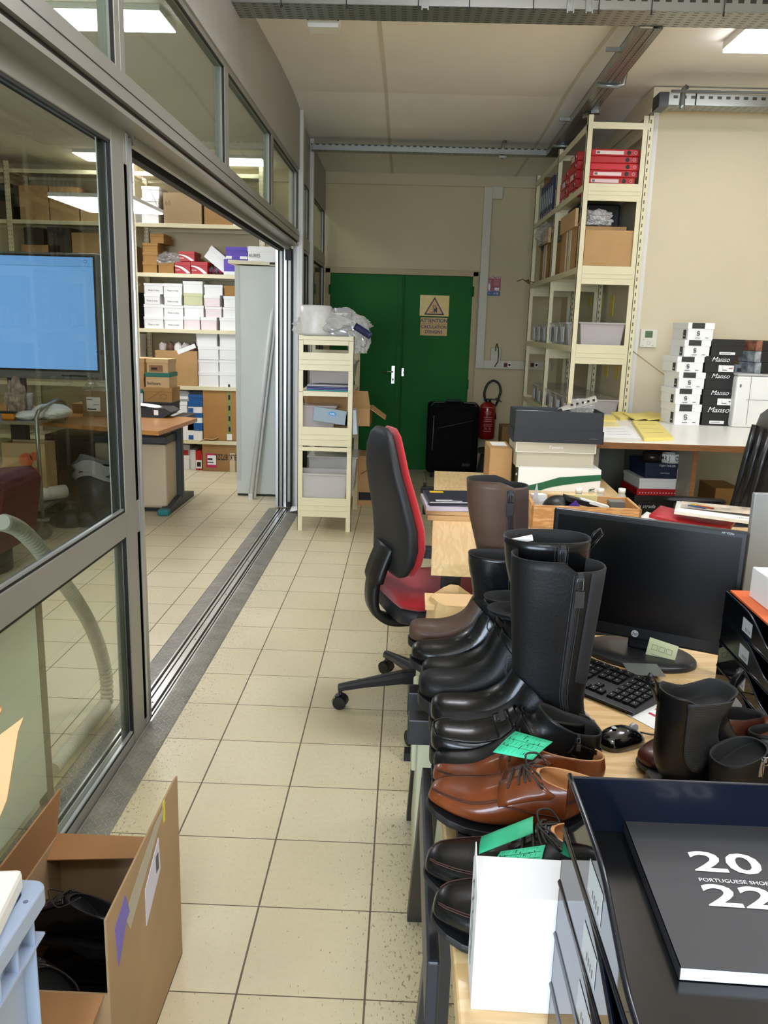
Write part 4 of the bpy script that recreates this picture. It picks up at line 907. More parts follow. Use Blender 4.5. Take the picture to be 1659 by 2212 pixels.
# ================================================================ trunking, socket box, signs, extinguisher
Yw = 9.045
M_trunk = mat('white_trunking', '#cfc8b4', .45)
def mk(px, py): return at(px, py, 1, Yw)
t = thing('cable_trunking', 'white cable trunking going down beside the green door and along the wall', 'cable trunking', (.85, Yw, 0))
xv0, xv1 = mk(1041, 500).x-.85, mk(1059, 500).x-.85; zh0, zh1 = mk(1100, 797).z, mk(1100, 779).z
mb = MB(); mb.box(xv0-.0, xv1, -.05, 0, zh0, 2.96); mb.build('vertical_duct', M_trunk, t, .003)
mb = MB(); mb.box(xv1, 1.55-.85, -.05, 0, zh0, zh1); mb.build('horizontal_duct', M_trunk, t, .003)
for px, m, nm in ((1091, mat('red_socket', '#7d1c1c', .5), 'red_socket'), (1099, M_white, 'socket'), (1148, mat('red_socket', '#7d1c1c', .5), 'red_socket'), (1157, M_white, 'socket')):
    q = mk(px, 788); mb = MB(); mb.box(q.x-.85-.02, q.x-.85+.02, -.056, -.05, q.z-.022, q.z+.022); o = mb.build(nm, m, t, .003); mb = MB(); mb.cyl((q.x-.85, -.058, q.z), (q.x-.85, -.0555, q.z), .013, 12); mb.build('insert', M_rub, o)
x0, x1, z0, z1 = rect_y(1061, 1086, 404, 431, Yw)
mb = MB(); mb.box(x0, x1, Yw-.04, Yw, z0, z1); mb.build('junction_box', M_trunk, None, .004, label='small square white junction box high on the wall beside the trunking', cat='junction box')
x0, x1, z0, z1 = rect_y(1059, 1081, 751, 779, Yw)
t = thing('wall_box', 'white wall box with a dark cable, standing on the trunking', 'wall box', ((x0+x1)/2, Yw-.05, z0)); mb = MB(); mb.box(-(x1-x0)/2, (x1-x0)/2, 0, .05, 0, z1-z0); mb.build('body', M_trunk, t, .006)
mb = MB(); mb.tube([(-.01, -.03, -.06), (.02, -.04, -.01), (.025, -.04, .06), (.02, -.03, .13), (.005, -.02, .18), (-.005, -.01, .15), (-.004, 0, .1)], .005, 6); mb.build('cable', M_rub, t)
# extinguisher sign
x0, x1, z0, z1 = rect_y(1050, 1081, 597, 639, Yw)
t = thing('wall_sign', 'red and blue EXTINCTEUR sign on the wall right of the green door', 'sign', ((x0+x1)/2, Yw, z0)); w_ = x1-x0; h = z1-z0
mb = MB(); mb.box(-w_/2, w_/2, -.003, .004, 0, h, 0); mb.box(-w_/2, w_/2, -.0036, -.003, 0, h*.24, 1); mb.box(-w_/2, w_/2, -.0036, -.003, h*.235, h*.255, 2)
mb.box(w_*.1, w_*.42, -.0036, -.003, h*.29, h*.42, 2)
mb.prism([(-w_*.28+.5*w_*.16*cos(k*pi/6), h*.45+h*.18*max(-1, min(1, 1.3*sin(k*pi/6)))) for k in range(12)], -.0045, -.003, 1, 2)
mb.tube([(-w_*.26, -.004, h*.63), (-w_*.2, -.004, h*.78), (-w_*.34, -.004, h*.8), (-w_*.38, -.004, h*.6)], .003, 5, 2)
mb.text('EXTINCTEUR', h*.17, (0, -.0045, h*.93), m=2, sx=.72)
for k in range(4): mb.box(w_*.02, w_*.4, -.0036, -.003, h*(.78-k*.08), h*(.79-k*.08), 2)
mb.text('A B', h*.16, (w_*.2, -.0045, h*.12), m=2); mb.text('GS', h*.08, (-w_*.28, -.0045, h*.12), m=2)
mb.build('sign_plate', [mat('sign_red', '#9c1b20', .4), mat('sign_blue', '#1c3f77', .4), M_inkw], t)
# warning signs on the door
Ys = 9.012
x0, x1, z0, z1 = rect_y(907, 970, 638, 683, Ys)
t = thing('warning_sign', 'yellow warning sign with a forklift in a triangle on the green door', 'sign', ((x0+x1)/2, Ys, z0)); w_ = x1-x0; h = z1-z0
M_yel = mat('sign_yellow', '#dcb62c', .35, var=.08, vscale=20); M_navy = mat('sign_navy', '#1b2440', .5); M_ora = mat('sign_orange', '#d89a3d', .4)
mb = MB(); mb.box(-w_/2, w_/2, -.003, 0, 0, h, 0)
tri = [(-.35*w_, h*.06), (.35*w_, h*.06), (0, h*.93)]; c_ = (0, h*.36)
mb.prism(tri, -.004, -.003, 1, 1); mb.prism([(c_[0]+(a-c_[0])*.8, c_[1]+(b-c_[1])*.8) for a, b in tri], -.0048, -.004, 1, 2)
q = h*.01; yb = -.0056
mb.box(-q*2, q*14, yb, -.0048, h*.22, h*.36, 1); mb.box(q*6, q*14, yb, -.0048, h*.34, h*.42, 1); mb.box(-q*8, -q*6, yb, -.0048, h*.18, h*.55, 1); mb.box(-q*20, -q*7, yb, -.0048, h*.18, h*.2, 1)
mb.tube([(-q*3, -.005, h*.34), (-q*1, -.005, h*.54), (q*7, -.005, h*.54), (q*9, -.005, h*.4)], q*1.1, 5, 1)
for cx_ in (0, q*11): mb.prism([(cx_+q*3.2*cos(k*pi/6), h*.2+q*3.2*sin(k*pi/6)) for k in range(12)], -.006, -.0048, 1, 1)
mb.cyl((q*3, -.0048, h*.47), (q*3, -.006, h*.47), q*2.2, 10, 1)
mb.build('sign_plate', [M_yel, M_navy, M_ora], t)
x0, x1, z0, z1 = rect_y(908, 966, 686, 725, Ys)
t = thing('warning_sign', 'yellow text sign ATTENTION CIRCULATION D\'ENGINS under the forklift sign', 'sign', ((x0+x1)/2, Ys, z0)); w_ = x1-x0; h = z1-z0
mb = MB(); mb.box(-w_/2, w_/2, -.003, 0, 0, h, 0); mb.box(-w_*.49, w_*.49, -.0036, -.003, h*.64, h*.655, 1)
mb.text('ATTENTION', h*.28, (0, -.0045, h*.82), m=1, sx=.98, off=.022); mb.text('CIRCULATION', h*.25, (0, -.0045, h*.47), m=1, sx=.88, off=.022); mb.text("D'ENGINS", h*.25, (0, -.0045, h*.2), m=1, sx=.9, off=.022)
mb.build('sign_plate', [mat('sign_ochre', '#c79a3a', .4), M_navy], t)
# fire extinguisher
Ye = 8.93
c0 = at(1050, 948, 1, Ye); c1 = at(1051, 870, 1, Ye)
t = thing('fire_extinguisher', 'red fire extinguisher with a black hose on the wall by the suitcase', 'fire extinguisher', (c0.x, Ye, c0.z)); H = c1.z-c0.z; r = .085
mb = MB(); mb.lathe([(0, 0), (r*.75, 0), (r, .02), (r, H-.06), (r*.92, H-.025), (r*.6, H-.0), (.02, H+.015)], 28, matfn=lambda i, q: 0); mb.build('cylinder', mat('extinguisher_red', '#8f1216', .28, coat=.3), t)
mb = MB()
for k, (zz, wd) in enumerate(((.30, .07), (.28, .06), (.24, .085), (.22, .08), (.2, .085), (.17, .09), (.15, .09))): mb.box(-wd/2, wd/2, -r-.002, -r+.01, zz-.004, zz)
mb.text('N. G', .035, (0, -r-.003, .12)); mb.tube([(-.07, -.05, .335), (-.03, -.082, .345), (.03, -.082, .345), (.07, -.05, .335)], .003, 5); mb.tube([(-.08, -.03, .1), (-.03, -.084, .09), (.03, -.084, .09), (.08, -.03, .1)], .003, 5); mb.build('print', mat('pinkish_print', '#d9a9a0', .5), t)
mb = MB(); mb.cyl((0, 0, H), (0, 0, H+.035), .032, 16); mb.box(-.02, .09, -.012, .012, H+.03, H+.045); mb.T = Matrix.Translation((.09, 0, H+.04)) @ Matrix.Rotation(.6, 4, 'Y'); mb.box(-.02, .06, -.011, .011, 0, .012); mb.build('valve', M_black, t, .003)
mb = MB(); mb.tube(catm([Vector(q) for q in ((-.03, 0, H+.02), (-.045, 0, H+.10), (-.02, 0, H+.19), (.04, 0, H+.235), (.105, 0, H+.2), (.125, 0, H+.12), (.11, 0, H+.06), (.10, 0, H+.01))], 5), .0125, 10); mb.tube([(.10, 0, H+.02), (.07, -.0, H-.05), (.085, -.03, H-.17)], .011, 8); mb.build('hose', M_black, t)
# suitcase
xs0, xs1 = at(922, 960, 1, 8.6).x, at(1033, 960, 1, 8.6).x
t = thing('suitcase', 'large black upright suitcase standing in front of the green door', 'suitcase', ((xs0+xs1)/2, 8.6, 0)); w_ = (xs1-xs0)/2; H = at(980, 870, 1, 8.6).z
M_sc = mat('black_ballistic_fabric', '#08080a', .8, spec=.15, bump=.2, bscale=300)
mb = MB(); mb.box(-w_, w_, 0, .28, .05, H-.01); mb.build('body', M_sc, t, .045, segs=4)
mb = MB(); mb.box(-w_+.05, w_-.05, -.035, .01, .1, H-.07); mb.build('front_pocket', M_sc, t, .03, segs=3)
mb = MB(); mb.tube([(-w_+.055, -.037, .3), (-w_+.06, -.04, .5), (-w_+.062, -.037, .66)], .004, 5); mb.build('zip', mat('grey_zip', '#8c8c8a', .4, .5), t)
mb = MB(); mb.tube([(-w_+.1, -.038, .53), (0, -.045, .57), (w_-.06, -.038, .62)], .004, 5); mb.build('diagonal_zip', mat('dark_grey_zip', '#3c3c3c', .4), t)
mb = MB(); mb.tube([(-.08, .1, H-.02), (-.07, .1, H+.012), (.07, .1, H+.012), (.08, .1, H-.02)], .012, 8); mb.build('carry_handle', M_black, t)
mb = MB(); mb.tube([(-w_+.03, .01, H-.04), (-w_+.06, .0, H), (-.1, .0, H+.003)], .004, 5); mb.tube([(w_-.03, .01, H-.04), (w_-.06, .0, H), (.1, .0, H+.003)], .004, 5); mb.build('piping', mat('grey_zip', '#8c8c8a'), t)
for s in (-1, 1):
    mb = MB(); mb.cyl((s*(w_-.06)-.012, .05, .03), (s*(w_-.06)+.012, .05, .03), .03, 14); mb.box(s*(w_-.06)-.02, s*(w_-.06)+.02, .03, .09, .03, .07); mb.build('wheel', M_black, t)
mb = MB(); mb.box(w_-.16, w_-.08, -.037, -.034, .14, .17); mb.build('badge', mat('dark_badge', '#1e1f22', .3), t)
# low stool / container between extinguisher and boxes
q = at(1070, 1025, 2, 0.0)
t = thing('step_stool', 'dark grey step stool on the floor below the fire extinguisher', 'stool', (at(1068, 990, 1, 8.3).x, 8.3, 0)); mb = MB(); mb.lathe([(.0, .33), (.17, .33), (.18, .35), (.17, .37), (0, .375)], 24); mb.build('top', mat('charcoal_plastic', '#26282a', .5), t); mb = MB(); mb.loft([[(cos(k*pi/12)*r, sin(k*pi/12)*r, z) for k in range(24)] for z, r in ((0, .21), (.04, .21), (.06, .19), (.33, .14))]); mb.build('body', mat('charcoal_plastic', '#26282a'), t)
carton('carton', 'brown cardboard box behind the dark shoe box, against the back wall', 1083, 1112, 922, 985, 8.6, .3, M_kraftd, 0.0, cat='carton')
t_ = bpy.data.objects[-1] if False else None

# ================================================================ rack beside the partition (cream shelving on feet)
yr = 6.125
fx0, fx1 = at(643, 900, 1, yr).x, at(762, 900, 1, yr).x
t = thing('metal_rack', 'cream metal rack standing beside the sliding door in the passage', 'rack', (fx0, yr, 0)); Wr = fx1-fx0; Dr = .82
def zr(py): return at(700, py, 1, yr).z
Hr = zr(725)
for x_, y_ in ((0, 0), (Wr, 0), (0, Dr), (Wr, Dr)):
    s = 1 if x_ == 0 else -1
    mb = MB(); mb.box(min(x_, x_+s*.038), max(x_, x_+s*.038), y_, y_+.004, 0, Hr); mb.box(min(x_, x_+s*.004), max(x_, x_+s*.004), y_ if y_ == 0 else y_-.035, y_+.035 if y_ == 0 else y_, 0, Hr); mb.holes(x_, y_+.018 if y_ == 0 else y_-.018, .05, Hr, 0, .05, .003, .008); mb.build('post', M_creamp, t)
def plate(y_, z0, z1, ribs=True):
    y_ = y_-.003 if y_ < .1 else y_+.004
    mb = MB(); mb.box(.005, Wr-.005, y_, y_+.004, z0, z1)
    if ribs:
        for f in (.36, .62): mb.box(.02, Wr-.03, y_-.004, y_+.0, z0+(z1-z0)*f-.003, z0+(z1-z0)*f+.003)
    mb.build('side_plate', M_cream, t, .002)
for (a, b, rb) in ((726, 735, False), (762, 801, True), (923, 964, True), (966, 975, False), (1076, 1117, True)):
    plate(-.002, zr(b), zr(a), rb); plate(Dr-.002, zr(b), zr(a), rb)
shz = [zr(845), zr(928)+.0, zr(1078), zr(762)]
for z in (zr(846), zr(964)+.12, zr(1078), zr(735)):
    mb = MB(); mb.box(.004, Wr-.004, .0, Dr, z-.006, z); mb.box(.0395, Wr-.0395, -.0005, .0035, z-.035, z-.0002); mb.build('shelf', M_cream, t, .002)
zsh = [zr(735), zr(846), zr(964)+.12, zr(1078)]
# top: wrapped rolls
M_film2 = glass_mat('milky_film', '#f0f0ee', 1.45, .12, .15, haze=.42)
for k, (px, r, h) in enumerate(((684, .115, .215), (735, .09, .17))):
    q = at(px, 700, 1, yr+.2); o = MB().lathe([(0, 0), (r, 0), (r+.005, .02), (r, h*.5), (r+.004, h-.01), (r-.01, h), (.035, h-.002), (.035, h-.02)], 32)
    o = o.build('wrap_roll', mat('milky_roll', '#dcdad6', .35, var=.08, vscale=20), None, label=['fat milky roll of film on top of the cream rack', 'smaller milky roll beside the fat one on the cream rack'][k], cat='roll', group='film rolls on the cream rack'); o.location = (q.x, yr+.14+k*.04, Hr)
q = at(725, 700, 1, yr+.2); crumple('plastic_bag', 'loose clear film wrapped over the rolls on the cream rack', (q.x-.02, yr+.2, Hr-.02), (.25, .14, .12), 4, M_film2, 30, .3, 'plastic film')
q = at(775, 710, 1, yr+.1); crumple('plastic_bag', 'clear bag hanging over the right edge of the cream rack top', (q.x, yr+.1, Hr-.12), (.08, .08, .14), 6, M_film2, 24, .3)
t2 = thing('paper_band', 'dark blue packaging band with white marks on the bag at the rack top', 'label', at(784, 715, 1, yr)); mb = MB(); mb.T = Matrix.Rotation(radians(30), 4, 'Y'); mb.sheet(lambda u, v: (-.07+.14*u, .02*cos(u*3)-.03, -.025+.05*v), 8, 3, .002); o = mb.build('band', mat('navy_card', '#1c2350', .4), t2); mb = MB(); mb.T = Matrix.Rotation(radians(30), 4, 'Y'); mb.box(-.02, .01, -.016, -.0145, -.012, .012); mb.box(.035, .05, -.026, -.0245, -.008, .008); mb.build('white_marks', M_inkw, o)
# shelf 1: translucent pink box + files
M_tub = glass_mat('milky_tub', '#efe7e2', 1.45, .05, .15, haze=.45); M_tubp = glass_mat('pinkish_tub', '#ecd3d2', 1.45, .05, .15, haze=.45)
def tub(name, label, cx_, y0, z, w_, d_, h, m, lid=True, taper=.88, group=None, cat='plastic box'):
    t = thing(name, label, cat, (cx_, y0, z), 0, group); w2 = w_/2
    mb = MB(); R = []
    for zz, k in ((0, taper), (h*.5, (1+taper)/2), (h, 1)): R.append([(x_*w2*k, d_/2+y_*d_/2*k, zz) for x_, y_ in ((-1, -1), (1, -1), (1, 1), (-1, 1))])
    for zz, k in ((h, .97), (.006, taper-.03)): R.append([(x_*w2*k, d_/2+y_*d_/2*k, zz) for x_, y_ in ((-1, -1), (1, -1), (1, 1), (-1, 1))])
    mb.loft(R, smooth=False); mb.build('tub', m, t, .004)
    mb = MB(); e = .012
    mb.box(-w2-e, w2+e, -e, d_+e, h-.008, h+.004 if lid else h-.002) if lid else [mb.box(-w2-e, w2+e, -e, 0.004, h-.012, h), mb.box(-w2-e, w2+e, d_-.004, d_+e, h-.012, h), mb.box(-w2-e, -w2+.004, 0, d_, h-.012, h), mb.box(w2-.004, w2+e, 0, d_, h-.012, h)]
    mb.build('lid' if lid else 'rim', m, t, .004)
    return t
cxr = fx0+Wr/2
tub('plastic_box', 'pinkish translucent plastic box on the upper shelf of the cream rack', cxr+.03, yr+.12, zsh[1]+.05, .34, .5, .16, M_tubp)
for k, (m, lb) in enumerate(((mat('teal_file', '#2f8f86', .4), 'teal folder at the bottom of the file pile under the pink box'), (mat('violet_file', '#4a3a8a', .4), 'violet folder in the pile under the pink box'), (mat('navy_file', '#26305e', .4), 'navy folder below the grey one under the pink box'), (mat('grey_file', '#a3a3a8', .4), 'grey folder on top of the pile under the pink box'))):
    mb = MB(); mb.box(-.165+.004*k, .17, 0, .28, 0, .010); o = mb.build('folder', m, None, .002, label=lb, cat='folder', group='folders under the pink box'); o.location = (cxr+.02-.003*k, yr+.03+.004*k, zsh[1]+.0005+.0115*k)
# shelf 2: cartons and boxes
zc = zsh[2]
x0, x1, z0, z1 = rect_y(660, 805, 855, 945, yr+.25)
t = thing('carton', 'open brown cardboard carton with flared flaps on the cream rack', 'carton', ((x0+x1)/2-.02, yr+.30, zc)); w_ = (x1-x0)/2
mb = MB(); e = .004
H_ = z1-zc-.10
mb.box(-w_+.02, w_, 0, e, 0, H_); mb.box(-w_+.02, w_, .36, .36+e, 0, H_); mb.box(-w_+.02, -w_+.02+e, 0, .36, 0, H_); mb.box(w_-e, w_, 0, .36, 0, H_); mb.box(-w_+.02, w_, 0, .36, 0, e); mb.build('body', M_kraft, t)
mb = MB(); mb.T = Matrix.Translation((0, 0, H_)) @ Matrix.Rotation(radians(-62), 4, 'X'); mb.prism([(-w_+.02, 0), (w_, 0), (w_-.02, -.16), (-w_-.01, -.16)], 0, .004, 2); mb.build('flap', M_kraft, t)
mb = MB(); mb.T = Matrix.Translation((w_, 0, H_)) @ Matrix.Rotation(radians(35), 4, 'Y'); mb.prism([(0, 0), (.0, .36), (.14, .34), (.14, .02)], 0, .004, 2); mb.build('flap', M_kraft, t)
tub('plastic_box', 'pink translucent box on the middle shelf behind the grey box', cxr-.06, yr+.07, zc, .26, .2, .17, M_tubp, True)
t = thing('product_box', 'grey-blue cardboard box with a light blue oval logo on the rack', 'box', (cxr+.05, yr+.02, zc+.11)); mb = MB(); mb.T = Matrix.Rotation(radians(7), 4, 'Y'); mb.box(-.14, .14, 0, .03, -.06, .045); mb.box(.1, .141, .0, .2, -.06, .045); mb.build('body', mat('grey_blue_card', '#93a3ae', .5), t, .003)
mb = MB(); mb.T = Matrix.Rotation(radians(7), 4, 'Y'); mb.prism([(.0+.03*cos(k*pi/8), .012+.015*sin(k*pi/8)) for k in range(16)], -.003, -.001, 1); mb.text('wally', .018, (0, -.0035, .012), m=1); mb.build('logo', [mat('sky_blue_print', '#3b9bd0', .5), M_inkw], t)
mb = MB(); mb.T = Matrix.Translation((.13, 0, -.02)) @ Matrix.Rotation(radians(-4), 4, 'Y'); mb.box(0, .05, 0, .18, -.12, .06); o = mb.build('product_box', mat('pale_grey_card', '#b9c2c8', .5), None, label='pale grey box standing on edge at the right side of the rack', cat='box'); o.location = t.location
zb_ = zsh[3]
tub('plastic_box', 'clear open plastic box on the bottom shelf of the cream rack', cxr-.01, yr+.02, zb_, .37, .24, .19, M_tub, False)
tub('plastic_box', 'clear lidded plastic box behind the open one on the bottom shelf', cxr+.03, yr+.34, zb_, .38, .42, .27, M_tub, True)
t = carton('carton', 'brown box with a black print low behind the cream rack', 768, 806, 985, 1065, 7.1, .35, M_kraft, 0.0, cat='carton'); mb = MB(); mb.box(-t['_w']*.3, t['_w']*.5, -.002, 0, .05, .12); mb.tube([(-.03, -.002, .28), (.03, -.002, .32), (.06, -.002, .27)], .012, 5, flat=.2); mb.build('black_print', M_ink, t)
mb = MB(); mb.T = Matrix.Rotation(radians(10), 4, 'X'); mb.sheet(lambda u, v: (-.04+.09*u, -.05+.12*v, .01+.03*u*u), 4, 4, .001); o = mb.build('paper_sheet', M_paper, None, label='white sheet of paper lying on the sill left of the cream rack', cat='paper'); q = at(638, 1100, 2, .03); o.location = (q.x-.0, q.y, .02)

# ================================================================ tall shelving on the right
ysf = 5.92
xl, xr = at(1245, 600, 1, ysf).x, at(1372, 600, 1, ysf).x
bays = [0, 1.08, 2.22]
Hs = at(1267, 247, 1, ysf).z
S = thing('tall_shelving', 'tall cream metal shelving with three bays of posts beside the beige wall', 'shelving', (xl, ysf, 0)); Wd = xr-xl
def zs(py, px=1250): return at(px, py, 1, ysf).z
for by in bays:
    for x_ in (0, Wd):
        s = 1 if x_ == 0 else -1
        mb = MB(); mb.box(min(x_, x_+s*.035), max(x_, x_+s*.035), by, by+.004, 0, Hs); mb.box(min(x_, x_+s*.004), max(x_, x_+s*.004), by, by+.032, 0, Hs)
        if x_ > 0: mb.box(Wd, Wd+.03, by-.002, by+.004, 0, Hs); mb.holes(Wd+.012, by-.002, .05, Hs, 1, .05, .0035, .012)
        mb.holes(x_, by+.018, .05, Hs, 0, .05, .0035, .01)
        mb.build('post', M_creamp, S)
lv = [(zs(395, 1262), zs(433, 1262)), (zs(573, 1240), zs(613, 1240)), (zs(743, 1230), zs(785, 1230)), (zs(905, 1220), zs(945, 1220))]
for k, (a, b) in enumerate(lv):
    for by in bays:
        mb = MB(); mb.box(.035, Wd-.004, by-.003, by+.002, b, a); 
        for f in (.35, .58): mb.box(.045, Wd-.02, by-.007, by-.003, b+(a-b)*f-.003, b+(a-b)*f+.003)
        mb.build('side_plate', M_cream, S, .002)
    for b0, b1 in zip(bays, bays[1:]):
        mb = MB(); mb.box(.004, Wd, b0+.004, b1-.004, a-.03, a-.022); mb.box(-.001, .006, b0+.004, b1, a-.052, a-.01); mb.box(Wd-.006, Wd, b0, b1, a-.052, a-.01); mb.build('shelf', M_cream, S, .002)
for by in bays: mb = MB(); mb.box(.03, Wd, by-.002, by+.002, Hs-.085, Hs-.045); mb.build('top_rail', M_cream, S)
for b0, b1 in zip(bays, bays[1:]):
    for x_ in (0, Wd-.004): mb = MB(); mb.box(x_, x_+.004, b0, b1, Hs-.10, Hs-.055); mb.build('top_rail', M_cream, S)
# ring binders lying on the top shelf
M_bind = mat('red_binder', '#b4171d', .4); M_bind2 = mat('red_binder_bright', '#c8222a', .35); M_navyb = mat('navy_binder', '#18224f', .4)
za = lv[0][0]-.022; hb = (zs(318, 1300)-zs(395, 1300)+.0)/5.35
def binder(label, loc, rz, m, w_=.30, d_=.30, h=.06, lab=True, group='red binders on the tall shelving', side=-1):
    t = thing('ring_binder', label, 'binder', loc, rz, group)
    mb = MB(); mb.box(-w_/2, w_/2, 0, d_, 0, h); mb.build('cover', m, t, .006)
    if lab:
        mb = MB(); mb.box(-w_/2+.03, w_/2-.11, -.0015, 0, .01, h-.012, 0); mb.box(-w_/2+.036, -w_/2+.056, -.0022, -.0015, .014, h-.016, 1); mb.build('spine_label', [mat('binder_label', '#e8cfc9', .6), mat('grey_print', '#6a6262', .7)], t)
    mb = MB(); mb.cyl((w_/2-.075, -.002, h/2), (w_/2-.075, .0, h/2), .014, 14); mb.build('finger_hole', M_rub, t)
    mb = MB(); mb.tube([(w_/2-.03+.009*cos(k*pi/5), -.002, h/2+.009*sin(k*pi/5)) for k in range(10)], .0015, 4, closed=True); mb.build('ring_print', mat('binder_label', '#e8cfc9'), t)
    return t
zz = za
ords = ['bottom', 'second from the bottom', 'third from the bottom', 'fourth from the bottom', 'fifth from the bottom', 'top']
hb = (zs(318, 1300)-za)/5.45
for k in range(6):
    h = hb*.45 if k == 0 else hb
    h = hb
    binder('red ring binder lying flat in the end stack, %s' % ords[k], (xl+Wd/2+.0+[-.02, -.015, .0, .005, .0, .008][k], ysf+.02+.004*k, (za-hb*.55)+hb*k+.0005), 0, M_bind2 if k in (3,) else M_bind, w_=.325, d_=.29, h=hb-.001, lab=k in (0, 1, 2, 5))
binds = [(1205, 405, 1), ]
for i, (y_, n) in enumerate(((6.36, 5), (6.68, 4), (6.98, 3))):
    for k in range(n):
        binder('red ring binder in the %s pile behind the end stack, %s' % (['first', 'second', 'third'][i], ords[k]), (xl+.03, y_+.14, za+.0005+k*.062), radians(-90), M_bind, h=.06, w_=.27, d_=.3, lab=k % 2 == 0, group='red binders in piles along the front of the tall shelving')
for k in range(7):
    m = M_navyb
    t = thing('ring_binder', 'navy ring binder standing upright on the tall shelving, %s from the far end' % ['first', 'second', 'third', 'fourth', 'fifth', 'sixth', 'seventh'][k], 'binder', (xl+.03, 8.02-k*.098, za), 0, 'navy binders on the tall shelving')
    mb = MB(); mb.box(0, .28, -.07, 0, 0, .31 if k < 5 else .32); mb.build('cover', m, t, .005)
    mb = MB(); mb.box(-.0015, 0, -.06, -.015, .10, .24); mb.build('spine_label', mat('binder_label_white', '#cdd2d8', .6), t)
    mb = MB(); mb.cyl((-.002, -.035, .05), (0, -.035, .05), .012, 10); mb.build('finger_hole', mat('light_print', '#cdd2d8'), t)
mb = MB(); mb.box(-.0, .25, 0, .02, 0, .42); o = mb.build('board', M_kraftd, None, .003, label='brown board upright behind the navy binders', cat='board'); o.location = (xl+.06, 8.06, za)
# second level: cartons
zb_ = lv[1][0]-.022
x0, x1, z0, z1 = rect_y(1254, 1362, 500, 572, ysf+.01)
t = thing('carton', 'wide plain cardboard carton behind the second end plate of the tall shelving', 'carton', (xl+Wd/2-.0, ysf+.012, zb_)); mb = MB(); mb.box(-Wd/2+.04, Wd/2-.02, 0, .42, 0, z1-zb_+.01); mb.build('body', M_kraft, t, .004)
t = thing('crate', 'big black crate at the back of the second shelf', 'crate', (xl+Wd/2+.0, ysf+.55, zb_)); mb = MB(); mb.box(-.12, .19, 0, .4, 0, .50); mb.build('body', M_black, t, .01)
def open_carton(label, x, y, z, w_, d_, h, fl, m=None, seed=0):
    t = thing('carton', label, 'carton', (x, y, z)); m = m or M_kraft; e = .004; mb = MB()
    mb.box(0, w_, 0, e, 0, h); mb.box(0, w_, d_-e, d_, 0, h); mb.box(0, e, 0, d_, 0, h); mb.box(w_-e, w_, 0, d_, 0, h); mb.box(0, w_, 0, d_, 0, e); mb.build('body', m, t)
    mb = MB(); mb.T = Matrix.Translation((0, 0, h)) @ Matrix.Rotation(radians(-fl), 4, 'Y'); mb.prism([(0, 0), (0, d_), (.0+.0, d_), (.14, d_-.05), (.15, .05)], 0, .003, 2); mb.T = Matrix.Translation((0, 0, h)); mb.box(-.02, .0, .02, d_-.02, 0, .12); mb.build('flap', M_kraftl, t)
    mb = MB(); mb.box(-.002, 0, d_*.35, d_*.5, .0, h+.1); mb.box(-.002, 0, d_*.6, d_*.66, .02, h); mb.build('tape', mat('pale_tape', '#d8cfb8', .35), t)
    return t
open_carton('open cardboard carton with pale tape on the second shelf, near the front post', xl+.02, ysf+.18, zb_, .34, .62, .30, 60)
open_carton('open cardboard carton on the second shelf between middle and far posts', xl+.02, ysf+1.3, zb_, .34, .5, .30, 60, M_kraftd)
crumple('plastic_bag', 'clear bag hanging out above the far carton on the tall shelving', (xl+.03, ysf+1.5, zb_+.30), (.1, .16, .1), 12)
crumple('plastic_bag', 'white and clear bag on top of the nearer carton on the second shelf', (xl+.18, ysf+.35, zb_+.32), (.1, .1, .06), 13, M_white)
mb = MB(); mb.prism([(0, 0), (.16, .05), (.12, .12), (.02, .15)], 0, .01, 0); o = mb.build('black_fabric', M_black, None, label='black fabric corner poking out of the far carton', cat='fabric'); o.location = (xl-.005, ysf+1.62, zb_+.26)
mb = MB(); mb.tube([(0, .3, 0), (-.05, 0, .02), (-.1, -.2, .0), (-.07, -.5, -.03)], .004, 5); mb.tube([(0, .35, .01), (-.09, .1, .03), (-.16, -.05, .0)], .004, 5); o = mb.build('cable_ends', mat('brown_cable', '#6b4a35', .6), None, label='brown cables trailing off the second shelf by the far post', cat='cable'); o.location = (xl-.01, ysf+1.9, zb_+.01)
# third and fourth level: clear boxes
zc_ = lv[2][0]-.022
tub('plastic_box', 'long clear lidded box behind the third end plate of the tall shelving', xl+Wd/2+.01, ysf+.02, zc_, Wd-.09, .30, .17, M_tubp, group='clear boxes on the tall shelving')
for k in range(6):
    t = tub('plastic_box', 'clear box on the third level of the tall shelving, %s behind the front one' % ['first', 'second', 'third', 'fourth', 'fifth', 'sixth'][k], xl+Wd/2+.0, ysf+.36+k*.29, zc_, Wd-.06, .25, .17, M_tub, group='clear boxes on the tall shelving')
    mb = MB(); mb.box(-Wd/2+.02, -Wd/2+.024, .07, .17, .03, .14); mb.build('label', mat('binder_label_white', '#d9d9d2'), t)
zd_ = lv[3][0]-.022
for k in range(6):
    t = tub('plastic_box', 'clear box on the lowest visible level of the tall shelving, %s from the front' % ['first', 'second', 'third', 'fourth', 'fifth', 'sixth'][k], xl+Wd/2-.0, ysf+.03+k*.31, zd_, Wd-.06, .28, .16, [M_tubp, M_tubp, M_tub, glass_mat('red_tub', '#c23a4a', 1.4, .05, .15, .5), M_tub, M_tub][k], group='clear boxes low on the tall shelving')
    mb = MB(); mb.box(-Wd/2+.02, -Wd/2+.024, .07, .17, .03, .12); mb.build('label', mat('binder_label_white', '#d9d9d2'), t)
